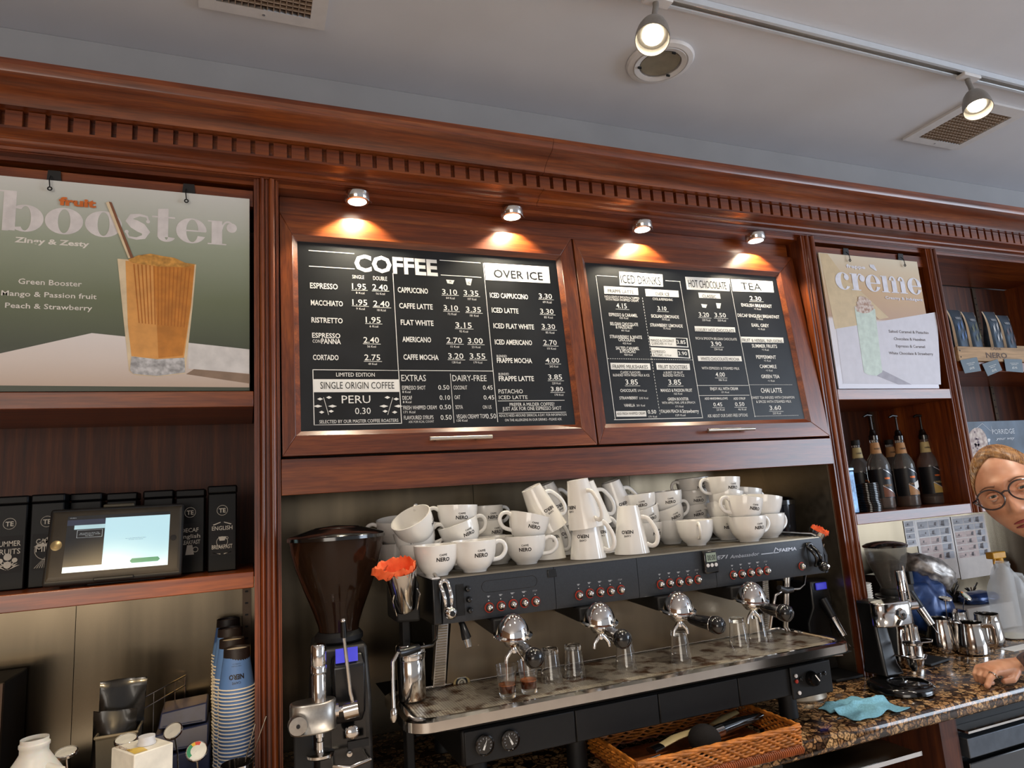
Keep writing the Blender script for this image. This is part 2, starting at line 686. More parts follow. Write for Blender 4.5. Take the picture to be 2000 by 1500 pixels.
seam = 0.842
cr1 = obj('crown_moulding', extr(prof, XL, seam - 0.0006), WX, cab, sharp=30)
cr2 = obj('crown_moulding', extr(prof, seam + 0.0006, XR), WX, cab, sharp=30)
dm = None
i0 = int((XL + 0.48) / 0.0452)
for i in range(-17, 100):
    x = -0.488 + 0.0452 * i
    if x < XL + 0.03 or x > XR: continue
    par = cr1 if x < seam - 0.01 else cr2
    if dm is None:
        dm = mesh_of('dentil', B().box(-0.0335, 0, -0.018, 0.0, -0.020, 0.020), WX)
    o = D.objects.new('dentil', dm)
    COL.objects.link(o)
    o.parent = par
    o.location = V((x - 1.0, -0.043 - 0.2, 2.4905 - random.random() * 0.0006))
# fascia board and light shelf (soffit) under the cornice
obj('fascia_board', B().box(XL, XR, -0.004, 0.02, 2.4345, 2.4362), WX, cab)
obj('soffit', B().box(XL, XR, 0.021, 0.34, 2.424, 2.4355), WX, cab)
obj('back_strip', B().box(0.085, 1.912, 0.072, 0.090, 2.366, 2.4238), WX, cab, bev=0.001)
obj('top_rail', B().box(0.085, 1.912, 0.058, 0.0715, 2.366, 2.371), WX, cab, bev=0.001)


def pilaster(x0, x1, zb=ZT + 0.001):
    w = x1 - x0
    pts = [(0, 0.03)]
    # reeded front: flat, bead, hollow, bead, flat
    N = 60
    for k in range(N + 1):
        t = k / N
        y = 0.0
        for c, r, h in ((0.33, 0.10, 0.010), (0.72, 0.13, 0.011)):
            d = abs(t - c) / r
            if d < 1: y -= h * sqrt(1 - d * d) * 0.9
            elif d < 1.25: y += 0.004
        if t < 0.12 or t > 0.94: y += 0.004
        pts.append((t * w, y))
    pts.append((w, 0.03))
    b = B().rings([[V((x0 + x, y, zb)) for x, y in pts], [V((x0 + x, y, 2.434)) for x, y in pts]], True)
    obj('pilaster', b, WZ_, cab, sharp=50)


for a, b_ in ((0.018, 0.080), (1.918, 1.985), (2.578, 2.635), (3.60, 3.66), (-1.12, -1.06)):
    zb = 1.373 if 2.5 < a < 3 else ZT + 0.001
    pilaster(a, b_, zb)
    obj('partition', B().box(a + 0.004, b_ - 0.004, 0.031, 0.352, zb, 2.4235), WZ_, cab)
# reveal of the menu bay
# shelves, rails, backs
for x0, x1 in ((-1.058, 0.0165), (1.9865, 2.577)):
    obj('shelf', B().box(x0, x1, 0.004, 0.350, 1.815, 1.855), WX, cab, bev=0.002)
    obj('shelf', B().box(x0, x1, 0.004, 0.350, 1.372, 1.410), WX, cab, bev=0.002)
    obj('hanging_rail', B().box(x0, x1, 0.022, 0.040, 2.362, 2.408), WX, cab, bev=0.001)
obj('shelf', B().box(2.637, 3.598, 0.004, 0.395, 1.925, 1.965), WX, cab, bev=0.002)
obj('shelf', B().box(2.637, 3.598, 0.004, 0.395, 1.372, 1.410), WX, cab, bev=0.002)
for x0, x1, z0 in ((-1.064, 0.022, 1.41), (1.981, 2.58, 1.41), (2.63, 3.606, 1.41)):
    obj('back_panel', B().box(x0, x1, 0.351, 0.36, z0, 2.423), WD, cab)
obj('rail_board', B().box(0.0815, 1.9165, 0.0, 0.02, 1.588, 1.679), WX, cab, bev=0.0015)
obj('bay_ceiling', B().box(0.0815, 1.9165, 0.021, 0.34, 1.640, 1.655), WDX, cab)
# slotted shelf standards
for x, z0, z1, y in ((2.52, 1.41, 1.81, 0.33), (2.20, 1.41, 1.81, 0.347), (2.87, 1.41, 2.42, 0.347), (3.36, 1.41, 2.42, 0.347), (0.0, 0.95, 1.37, 0.347)):
    st = B().box(x - 0.011, x + 0.011, y - 0.003, y + 0.003, z0, z1)
    s_ = obj('shelf_standard', st, mat('bronze_strip', sr(88, 74, 62), 0.45, 0.8), cab)
    sl = B()
    z = z0 + 0.03
    while z < z1 - 0.02:
        sl.box(x - 0.004, x + 0.004, y - 0.0045, y - 0.003, z - 0.0025, z + 0.0025)
        z += 0.032
    tag(obj('slot', sl, BLKM, s_), kind='stuff')
# splashbacks
sb = thing('steel_splashback', 'brushed stainless steel splashback sheets on the wall behind the worktop', 'splashback', (1.0, 0.36, ZT))
xs = [-1.06, -0.42, 0.022]
for a, b_ in zip(xs, xs[1:]):
    obj('steel_sheet', B().box(a + 0.0008, b_ - 0.0008, 0.355, 0.362, ZT + 0.001, 1.371), STEELV, sb)
for a, b_ in ((0.078, 0.70), (0.70, 1.30), (1.30, 1.92)):
    obj('steel_sheet', B().box(a + 0.0008, b_ - 0.0008, 0.355, 0.362, ZT + 0.001, 1.70), STEELV, sb)
for a, b_ in ((1.982, 2.75), (2.75, 3.60)):
    obj('steel_sheet', B().box(a + 0.0008, b_ - 0.0008, 0.355, 0.362, ZT + 0.001, 1.371), STEELV, sb)
obj('side_sheet', B().box(1.914, 1.9175, 0.031, 0.355, ZT + 0.001, 1.60), STEELD, sb)

# ---------------------------------------------------------------- worktop and under-counter
pr_ = [(0.40, ZT), (-0.308, ZT), (-0.318, ZT - 0.003), (-0.324, ZT - 0.010), (-0.324, ZT - 0.038), (-0.318, ZT - 0.044), (0.40, ZT - 0.044)]
wt = tag(obj('granite_worktop', extr(pr_, -1.3, XR), GRAN, sharp=50), 'brown speckled granite worktop with rounded front edge under the machine', 'worktop')
uc = thing('under_counter_cabinet', 'dark under-counter unit with open shelf space below the granite worktop', 'cabinet', (1.0, 0.1, 0))
obj('carcass', B().box(-1.3, 1.30, -0.27, 0.38, 0.0, ZT - 0.046), BLKM, uc)
obj('side_panel', B().box(1.86, 1.93, -0.29, 0.38, 0.0, ZT - 0.046), WD, uc)
obj('back_panel', B().box(1.301, 1.859, 0.30, 0.38, 0.0, ZT - 0.046), BLKM, uc)
for z, y0 in ((0.735, -0.25), (0.79, -0.14)):
    t = thing('metal_tray', 'thin flat metal tray on the open shelf under the worktop, %s' % ('lower one' if z < 0.75 else 'upper one'), 'tray', (1.6, 0, z))
    obj('sheet', B().box(1.42, 1.82, y0, 0.2, z, z + 0.003), STEELD, t)
    obj('lip', B().box(1.42, 1.82, y0 - 0.004, y0 - 0.0002, z - 0.002, z + 0.010), POLI, t)
    obj('shelf_runner', B().box(1.31, 1.42, y0, 0.2, z - 0.012, z - 0.004), BLKM, t)
fr = thing('under_counter_fridge', 'dark under-counter fridge with steel top edge below the worktop at right', 'fridge', (2.3, 0, 0))
obj('body', B().box(1.94, 2.75, -0.26, 0.36, 0.02, 0.81), BLKM, fr)
obj('door', B().box(1.945, 2.745, -0.30, -0.262, 0.10, 0.70), BLKG, fr, bev=0.003)
obj('header_strip', B().box(1.945, 2.745, -0.305, -0.262, 0.715, 0.768), mat('grey_steel', sr(92, 98, 106), 0.4, 0.8), fr, bev=0.002)
obj('edge_trim', B().box(1.945, 2.745, -0.312, -0.262, 0.784, 0.790), POLI, fr)

# ---------------------------------------------------------------- ceiling fittings
def vent(x0, x1, y0, y1, ix0, ix1, iy0, iy1, label, pitch):
    t = thing('ceiling_vent', label, 'vent', ((x0 + x1) / 2, (y0 + y1) / 2, ZC))
    f = B()
    z0, z1 = ZC - 0.010, ZC - 0.0005
    for a, b_, c, d in ((x0, x1, y0, iy0), (x0, x1, iy1, y1), (x0, ix0, iy0, iy1), (ix1, x1, iy0, iy1)):
        f.box(a, b_, c, d, z0, z1)
    obj('frame', f, WPL, t, bev=0)
    obj('backing', B().box(ix0, ix1, iy0, iy1, ZC - 0.0012, ZC - 0.0006), mat('duct_brown', sr(66, 48, 38), 0.8), t)
    c = B()
    n = int((ix1 - ix0) / pitch)
    for i in range(1, n):
        x = ix0 + (ix1 - ix0) * i / n
        c.box(x - 0.0011, x + 0.0011, iy0, iy1, ZC - 0.009, ZC - 0.0013)
    n = int((iy1 - iy0) / pitch)
    for i in range(1, n):
        y = iy0 + (iy1 - iy0) * i / n
        c.box(ix0, ix1, y - 0.0009, y + 0.0009, ZC - 0.009, ZC - 0.0013)
    tag(obj('grille', c, mat('grille_beige', sr(170, 150, 132), 0.5), t), kind='stuff')
    sc_ = B().lathe([(0.004, ZC - 0.0115), (0.004, ZC - 0.010)], 10, c=((x0 + x1) / 2, (y1 + iy1) / 2, 0))
    obj('screw', sc_, CHROME, t)


vent(-0.113, 0.195, -0.42, -0.127, -0.072, 0.156, -0.38, -0.163, 'square egg-crate ceiling vent, cut by the top edge, left of the lamps', 0.0150)
vent(2.388, 2.700, -0.400, -0.118, 2.432, 2.662, -0.356, -0.153, 'egg-crate ceiling vent behind the right-hand track spotlight', 0.0145)

dl = thing('recessed_downlight', 'round white recessed downlight, unlit, with clear glass, behind the left track spotlight', 'ceiling light', (1.175, -0.262, ZC))
cc = (1.175, -0.262, 0)
obj('trim_ring', B().lathe([(0.062, ZC - 0.0005), (0.101, ZC - 0.0005), (0.103, ZC - 0.006), (0.098, ZC - 0.013), (0.084, ZC - 0.016), (0.083, ZC - 0.011), (0.080, ZC - 0.011),
                            (0.079, ZC - 0.017), (0.064, ZC - 0.014), (0.062, ZC - 0.0005)], 48, c=cc, caps=False), WPL, dl)
obj('reflector', B().lathe([(0.060, ZC - 0.008), (0.045, ZC - 0.002), (0.02, ZC - 0.0006), (0.0, ZC - 0.0006)], 32, c=cc, caps=False), mat('reflector', sr(186, 180, 160), 0.5, 0.0), dl)
obj('glass_disc', B().lathe([(0.0, ZC - 0.0135), (0.0615, ZC - 0.0135), (0.0615, ZC - 0.0115), (0.0, ZC - 0.0115)], 32, c=cc), GLASS, dl)
for a in (0.6, 2.7, 4.8):
    obj('clip', B().box(-0.006, 0.006, -0.002, 0.002, -0.003, 0.003, M=Matrix.Translation(V((1.175 + 0.063 * cos(a), -0.262 + 0.063 * sin(a), ZC - 0.0175)))), BLKM, dl)

trk = thing('lighting_track', 'long white and silver lighting track on the ceiling with two spotlights', 'light track', (2, -0.50, ZC))
y0, y1 = -0.519, -0.483
pa, pb = wZ(1290, 5, 2.81), wZ(2000, 172, 2.81)
obj('rail', extr([(y0, ZC - 0.001), (y0, ZC - 0.020), (y0 + 0.009, ZC - 0.020), (y0 + 0.009, ZC - 0.006), (y1 - 0.009, ZC - 0.006), (y1 - 0.009, ZC - 0.020), (y1, ZC - 0.020), (y1, ZC - 0.001)], -0.3, 4.1), mat('track_white', sr(205, 212, 220), 0.35, 0.2, var=0.02), trk)
for yy in (y0 + 0.0105, y1 - 0.0105):
    obj('conductor', B().box(-0.3, 4.1, yy - 0.0014, yy + 0.0014, ZC - 0.018, ZC - 0.0062), POLI, trk)


def spotlight(neck_px, mouth_px, Yn, zmid, label, mouth_r):
    ptop = V((neck_px[0], neck_px[1], 0))
    # pivot under the track; lamp body axis runs from pivot to mouth centre
    p_top = wY(neck_px[0], neck_px[1], -0.50)
    p_m = wY(mouth_px[0], mouth_px[1], Yn)
    t = thing('track_spotlight', label, 'spotlight', (p_top.x, -0.50, ZC - 0.02))
    obj('adapter', B().box(p_top.x - 0.035, p_top.x + 0.045, -0.517, -0.485, ZC - 0.030, ZC - 0.0185), WPL, t, bev=0.002)
    ax = (p_m - p_top)
    piv = V((p_top.x, -0.50, ZC - 0.030))
    ax = (p_m - p_top).normalized()
    neck = p_m - ax * 0.085
    obj('stem', B().path([(piv + V((0, 0, 0.003)), 0.008), (piv - V((0, 0, 0.010)), 0.008), (piv.lerp(neck, 0.55), 0.0075), (neck + ax * 0.004, 0.0085)], 14), mat('lamp_grey', sr(150, 146, 140), 0.45, 0.5, var=0.05, scale=200), t)
    q = ax.to_track_quat('Z', 'Y').to_matrix()
    s = mouth_r / 0.035
    pf = [(0.001, 0.0), (0.012, 0.002), (0.020, 0.010), (0.027, 0.025), (0.032, 0.045), (0.0345, 0.065), (0.035, 0.085), (0.0335, 0.085), (0.0325, 0.070), (0.031, 0.062), (0.001, 0.062)]
    pf = [(r * s, z) for r, z in pf]
    obj('shade', B().lathe(pf, 32, M=q, c=neck, caps=False), MATS['lamp_grey'], t)
    pl = [(0.001, 0.063), (0.021 * s, 0.063), (0.021 * s, 0.0665), (0.001, 0.0675)]
    obj('bulb', B().lathe(pl, 24, M=q, c=neck, caps=False), mat('lamp_glow', (1, 0.9, 0.7), 0.5, emit=22, ecol=(1.0, 0.88, 0.66)), t)
    spot('track_lamp', neck + ax * 0.088, neck + ax * 1.0, 15, (1.0, 0.84, 0.62), 75, 0.6, 0.018)
    for sgn in (-1, 1):
        hp = neck + q @ V((sgn * 0.018 * s, 0.015, 0.016))
    return t


spotlight((1280, 2), (1274, 78), -0.555, 2.75, 'left track spotlight, grey cone shade aimed down at the camera side', 0.043)
spotlight((1888, 146), (1911, 214), -0.545, 2.75, 'right track spotlight, grey cone shade hanging before the vent', 0.041)

# puck lights on the soffit
for i, (px, py, lab) in enumerate(((700, 372, 'left end puck light above the word COFFEE'), (1002, 407, 'second puck light from the left, above the right half of the coffee menu'),
                                   (1256, 434, 'third puck light, above the left half of the drinks menu'), (1478, 457, 'right end puck light above the TEA heading'))):
    p = wZ(px, py, 2.424)
    p.y = 0.012
    t = thing('puck_light', 'chrome ' + lab, 'light', (p.x, p.y, 2.424))
    c = (p.x, p.y, 0)
    zt = 2.4239
    yo = 0.0
    obj('housing', B().lathe([(0.001, zt), (0.0345, zt), (0.0345, zt - 0.020), (0.0325, zt - 0.023), (0.026, zt - 0.0235), (0.0255, zt - 0.021), (0.001, zt - 0.021)], 40, c=c, caps=False), CHROME, t)
    obj('lens', B().lathe([(0.001, zt - 0.0215), (0.0252, zt - 0.0215), (0.0252, zt - 0.0232), (0.001, zt - 0.0238)], 32, c=c, caps=False), mat('puck_glow', (1, 0.95, 0.85), 0.5, emit=14, ecol=(1.0, 0.90, 0.72)), t)
    obj('cable_tail', B().path([(V((p.x + 0.036, p.y - 0.004, zt - 0.018)), 0.0006), (V((p.x + 0.039, p.y - 0.006, zt - 0.024)), 0.0006)], 6), CHROME, t)
    spot('puck_lamp', (p.x, p.y + 0.000, zt - 0.0255), (p.x - 0.004, p.y + 0.03, zt - 0.5), 19, (1.0, 0.88, 0.66), 118, 0.35, 0.014)

# ---------------------------------------------------------------- menu boards
BT, BB_ = V((0, 0.050, 2.365)), V((0, -0.004, 1.686))      # tilt: top set back
vdir = (BT - BB_).normalized()
nrm = V((0, -vdir.z, vdir.y)).normalized()
if nrm.y > 0: nrm = -nrm
BH = (BT - BB_).length


def menu_board(x0, x1, il, ir, label, ox, oy, k):
    o_ = V((x0, BB_.y, BB_.z))
    t = thing('menu_board', label, 'menu board', o_)
    P = lambda u, v, d=0.0: o_ + V((1, 0, 0)) * u + vdir * v - nrm * d   # d = depth behind the face
    w = x1 - x0
    a, c = il - x0, ir - x0          # inner opening in u
    vb, vt = 0.052, 0.617            # inner opening in v

    def bar(pts, name, m):
        f = [P(u, v, 0) for u, v in pts]
        g = [P(u, v, 0.02) for u, v in pts]
        return obj(name, B().rings([f, g], True), m, t, bev=0.0015)

    wfx, wfz = WX, WZ_
    e = 0.0015
    bar([(e, 0), (w - e, 0), (c, vb), (a, vb)], 'bottom_rail', wfx)
    bar([(a, vt), (c, vt), (w - e, BH), (e, BH)], 'top_rail', wfx)
    bar([(e, 0), (a, vb), (a, vt), (e, BH)], 'stile', wfz)
    bar([(c, vb), (w - e, 0), (w - e, BH), (c, vt)], 'stile', wfz)
    # bevelled inner moulding
    g = 0.013
    mo = B()
    q = [[(a, vb), (c, vb), (c - g, vb + g), (a + g, vb + g)], [(c, vb), (c, vt), (c - g, vt - g), (c - g, vb + g)],
         [(c, vt), (a, vt), (a + g, vt - g), (c - g, vt - g)], [(a, vt), (a, vb), (a + g, vb + g), (a + g, vt - g)]]
    for s in q:
        (u0, v0), (u1, v1), (u2, v2), (u3, v3) = s
        mo.face([P(u0, v0, 0.0005), P(u1, v1, 0.0005), P(u2, v2, 0.012), P(u3, v3, 0.012)])
    obj('inner_moulding', mo, WX, t)
    bd = obj('chalkboard', B().rings([[P(u, v, 0.0125) for u, v in ((a, vb), (c, vb), (c, vt), (a, vt))], [P(u, v, 0.017) for u, v in ((a, vb), (c, vb), (c, vt), (a, vt))]], True), CHALK, t)
    pl = Plane(P(0, 0, 0.0125), V((1, 0, 0)), vdir, ox, oy, k, lift=0.0006)
    return t, bd, pl, P


t, bd, pl, P = menu_board(0.083, 0.986, 0.118, 0.938, 'left framed blackboard menu headed COFFEE with a bar handle below', 560, 440, 3.2258)
w = B()
pl.text(w, 'COFFEE', 428, 285, 950, 104, 0.035)
for q in ((138, 158, 425, 180), (140, 258, 428, 275), (962, 218, 1222, 240), (970, 312, 1226, 330)): pl.line(w, *q, 0.0022)
pl.line(w, 660, 300, 712, 915, 0.0018)
pl.line(w, 1232, 238, 1335, 1240, 0.0018)
pl.line(w, 712, 915, 1302, 918, 0.0018)
pl.line(w, 1028, 935, 1056, 1245, 0.0015)
L1 = [('SINGLE', 413, 335, 488, 24, 0), ('DOUBLE', 545, 345, 632, 26, 0), ('ESPRESSO', 147, 396, 322, 36, 1), ('MACCHIATO', 152, 503, 354, 34, 1), ('RISTRETTO', 156, 612, 353, 34, 1),
      ('ESPRESSO', 160, 708, 338, 32, 1), ('CON', 163, 740, 212, 22, 0), ('PANNA', 218, 746, 341, 34, 1), ('CORTADO', 165, 848, 327, 34, 1),
      ('CAPPUCCINO', 700, 422, 890, 34, 1), ('CAFFE LATTE', 709, 522, 920, 34, 1), ('FLAT WHITE', 719, 627, 925, 34, 1), ('AMERICANO', 729, 734, 910, 34, 1), ('CAFFE MOCHA', 736, 846, 957, 34, 1),
      ('ICED CAPPUCCINO', 1281, 455, 1520, 32, 1), ('ICED LATTE', 1293, 549, 1460, 32, 1), ('ICED FLAT WHITE', 1303, 648, 1558, 32, 1), ('ICED AMERICANO', 1312, 750, 1546, 32, 1),
      ('BLENDED', 1323, 832, 1387, 16, 0), ('FRAPPE MOCHA', 1325, 866, 1546, 32, 1), ('BLENDED', 1335, 945, 1400, 16, 0), ('FRAPPE LATTE', 1337, 981, 1558, 32, 1),
      ('PiSTACHiO', 1335, 1060, 1488, 28, 0), ('ICED LATTE', 1338, 1096, 1518, 24, 0),
      ('PREFER A MILDER COFFEE?', 1405, 1140, 1687, 22, 0), ('JUST ASK FOR ONE ESPRESSO SHOT', 1360, 1168, 1732, 24, 0),
      ('ADULTS NEED AROUND 2000KCAL A DAY. FOR INFORMATION', 1338, 1208, 1764, 17, -1), ('ON THE ALLERGENS IN OUR DRINKS - PLEASE ASK', 1375, 1236, 1734, 17, -1),
      ('LIMITED EDITION', 312, 953, 555, 26, 0), ('PERU', 347, 1122, 528, 52, 0), ('0.30', 431, 1190, 530, 42, 0), ('SELECTED BY OUR MASTER COFFEE ROASTERS', 206, 1249, 704, 22, 0),
      ('EXTRAS', 723, 982, 878, 42, 0), ('DAIRY-FREE', 1045, 982, 1260, 40, 0),
      ('ESPRESSO SHOT', 727, 1036, 875, 26, 0), ('8 Kcal', 729, 1057, 780, 15, 0), ('DECAF', 730, 1100, 790, 26, 0), ('8 Kcal', 732, 1121, 786, 15, 0),
      ('FRESH WHIPPED CREAM', 735, 1162, 945, 26, 0), ('171 Kcal', 736, 1185, 810, 16, 0), ('FLAVOURED SYRUPS', 739, 1225, 925, 26, 0), ('ASK FOR KCAL COUNT', 768, 1246, 928, 15, -1),
      ('0.50', 955, 1036, 1025, 30, 0), ('0.10', 964, 1100, 1030, 30, 0), ('0.50', 964, 1160, 1036, 30, 0), ('0.50', 970, 1226, 1040, 32, 0),
      ('COCONUT', 1051, 1035, 1138, 26, 0), ('0.45', 1237, 1036, 1298, 28, 0), ('OAT', 1058, 1096, 1094, 26, 0), ('0.45', 1241, 1098, 1308, 28, 0), ('SOYA', 1064, 1158, 1110, 26, 0), ('ON US', 1236, 1157, 1290, 24, -1),
      ('VEGAN CREAMY TOP', 1070, 1219, 1256, 28, 0), ('130 Kcal', 1072, 1238, 1138, 15, 0), ('0.50', 1256, 1218, 1320, 32, 0)]
for s, x0, y, x1, h, bo in L1: pl.text(w, s, x0, y, x1, h, (0.0, 0.02, 0.04)[bo] if bo >= 0 else -0.005)
PRI = [('1.95', 412, 402, 500, 38, '8 Kcal'), ('2.40', 540, 407, 636, 38, '16 Kcal'), ('1.95', 414, 502, 508, 38, '9 Kcal'), ('2.40', 546, 511, 648, 38, '18 Kcal'), ('1.95', 498, 613, 592, 38, '6 Kcal'),
       ('2.40', 484, 740, 582, 38, '56 Kcal'), ('2.75', 490, 850, 590, 38, '49 Kcal'), ('3.10', 980, 434, 1074, 34, '64 Kcal'), ('3.35', 1116, 441, 1208, 34, '107 Kcal'), ('3.10', 990, 535, 1080, 34, '72 Kcal'),
       ('3.35', 1130, 545, 1224, 34, '181 Kcal'), ('3.15', 1064, 645, 1166, 36, '95 Kcal'), ('2.70', 1008, 741, 1105, 36, '15 Kcal'), ('3.00', 1142, 744, 1236, 36, '23 Kcal'), ('3.20', 1018, 840, 1114, 36, '128 Kcal'),
       ('3.55', 1154, 841, 1252, 36, '179 Kcal'), ('3.30', 1590, 460, 1672, 32, '69 Kcal'), ('3.30', 1598, 556, 1682, 32, '85 Kcal'), ('3.30', 1608, 652, 1692, 32, '85 Kcal'), ('2.70', 1618, 753, 1702, 32, '10 Kcal'),
       ('4.00', 1632, 866, 1718, 32, '243 Kcal'), ('3.85', 1648, 972, 1736, 34, '220 Kcal'), ('3.80', 1665, 1045, 1742, 28, '170 Kcal')]
for s, x0, y, x1, h, kc in PRI:
    pl.text(w, s, x0, y, x1, h, 0.008)
    pl.line(w, x0 - 4, y + 7, x1 + 10, y + 9, 0.0014)
    pl.text(w, kc, x0 + 24, y + 30, x0 + 78, 14, 0.0)
pl.line(w, 1330, 1106, 1750, 1104, 0.0014)
pl.line(w, 1334, 1182, 1760, 1180, 0.0014)
pl.frame(w, 162, 908, 726, 1250, 0.002)
pl.rect(w, 166, 970, 714, 1050)
pl.poly(w, [(1243, 237), (1253, 345), (1660, 366), (1650, 262)])
pl.poly(w, [(1004, 343), (1012, 366), (1046, 371), (1056, 347)])
pl.poly(w, [(1124, 334), (1134, 376), (1158, 380), (1168, 338)])
for sx, cx in ((1, 240), (-1, 660)):    # coffee sprigs
    pl.line(w, cx - 8 * sx, 1085, cx + 24 * sx, 1195, 0.0012)
    for lx, ly, dx in ((-30, 1095, 26), (26, 1085, 26), (-44, 1140, 40), (48, 1140, 40), (-20, 1178, 24), (40, 1172, 24)):
        pl.poly(w, [(cx + lx * sx - dx * 0.7, ly), (cx + lx * sx, ly + 9), (cx + lx * sx + dx * 0.7, ly), (cx + lx * sx, ly - 9)])
obj('menu_lettering', w, WHT, bd)
k = B()
pl.text(k, 'SINGLE ORIGIN COFFEE', 212, 1031, 678, 46, 0.0, lift=0.0011)
pl.text(k, 'OVER ICE', 1306, 328, 1612, 52, 0.01, lift=0.0011)
pl.text(k, 'R', 1026, 362, 1040, 14, 0.0, lift=0.0011)
pl.text(k, 'G', 1142, 370, 1156, 14, 0.0, lift=0.0011)
obj('dark_lettering', k, CHALK, bd)


def bar_handle(t, P, u0, u1, v):
    r = obj('handle', B().path([(P(u0, v, -0.026), 0.0055), (P(u1, v, -0.026), 0.0055)], 14), STEELH, t)
    for u in (u0 + 0.02, u1 - 0.04):
        obj('handle_post', B().path([(P(u, v, 0.0), 0.004), (P(u, v, -0.022), 0.004)], 10), STEELD, t)


u0 = pl.uv(880, 1350)[0]
u1 = pl.uv(1266, 1342)[0]
bar_handle(t, P, u0, u1, 0.029)

t, bd, pl, P = menu_board(0.989, 1.914, 1.017, 1.838, 'right framed blackboard menu headed ICED DRINKS, HOT CHOCOLATE and TEA', 1120, 440, 3.4096)
w = B()
k = B()
for q in ((155, 333, 292, 345), (612, 368, 712, 376)): pl.line(w, *q, 0.002)
pl.line(w, 155, 335, 272, 1295, 0.002)
pl.line(w, 712, 376, 856, 1285, 0.002)
pl.line(w, 270, 1293, 856, 1284, 0.002)
pl.dash(w, 458, 482, 572, 1270, 40)
pl.dash(w, 228, 888, 800, 898, 40)
pl.line(w, 1045, 355, 1200, 1278, 0.0018)
pl.line(w, 820, 1064, 1166, 1070, 0.0014)
pl.line(w, 832, 1130, 1172, 1136, 0.0014)
pl.dash(w, 1166, 1062, 1458, 1062, 60)
pl.dash(w, 1204, 1272, 1500, 1266, 60)
for (q, s, tx) in ((((303, 308), (308, 400), (597, 410), (592, 328)), 'ICED DRINKS', (318, 384, 580, 58)), (((742, 343), (755, 428), (1040, 440), (1036, 356)), 'HOT CHOCOLATE', (768, 412, 1018, 52)),
                   (((1046, 358), (1060, 440), (1335, 448), (1325, 374)), 'TEA', (1120, 428, 1252, 50)), (((201, 405), (205, 456), (432, 465), (428, 418)), 'FRAPPE LATTE', (230, 448, 400, 24)),
                   (((476, 424), (482, 472), (702, 480), (698, 436)), 'OVER ICE', (545, 468, 638, 24)), (((830, 448), (836, 484), (980, 490), (974, 455)), 'CLASSIC', (858, 482, 950, 22)),
                   (((805, 672), (810, 706), (1078, 714), (1074, 680)), 'LUXURY HOT CHOCOLATE', (814, 705, 1070, 22)), (((826, 870), (831, 904), (1122, 906), (1116, 872)), 'WHITE CHOCOLATE MOCHA', (848, 899, 1104, 22)),
                   (((1114, 742), (1120, 780), (1400, 784), (1396, 748)), 'FRUIT & HERBAL INFUSIONS', (1124, 775, 1390, 22)), (((245, 916), (250, 960), (514, 963), (508, 920)), 'FRAPPE MILKSHAKES', (262, 954, 496, 27)),
                   (((549, 918), (555, 962), (777, 964), (772, 922)), 'FRUIT BOOSTERS', (568, 956, 758, 27)), (((282, 1238), (286, 1275), (486, 1273), (482, 1236)), 'ADD FRESH WHIPPED CREAM', (290, 1264, 478, 18)),
                   (((503, 740), (512, 803), (766, 815), (758, 752)), 'MANGO & COCONUT', (514, 775, 670, 19)), (((514, 812), (524, 875), (778, 888), (770, 826)), 'ESPRESSO', (526, 849, 612, 18))):
    pl.poly(w, q)
    pl.text(k, s, *tx, 0.0, lift=0.0011)
pl.text(k, 'QUENCHER', 519, 795, 600, 17, 0, lift=0.0011)
pl.text(k, '101 Kcal', 606, 795, 655, 11, 0, lift=0.0011)
pl.text(k, '& TONIC', 530, 871, 598, 17, 0, lift=0.0011)
pl.text(k, '52 Kcal', 606, 871, 650, 11, 0, lift=0.0011)
pl.poly(k, [(680, 752), (686, 802), (758, 808), (750, 756)], lift=0.0011)
pl.poly(k, [(690, 828), (696, 876), (768, 882), (760, 832)], lift=0.0011)
pl.text(w, '3.85', 688, 790, 746, 26, 0.01, lift=0.0015)
pl.text(w, '3.90', 698, 866, 756, 26, 0.01, lift=0.0015)
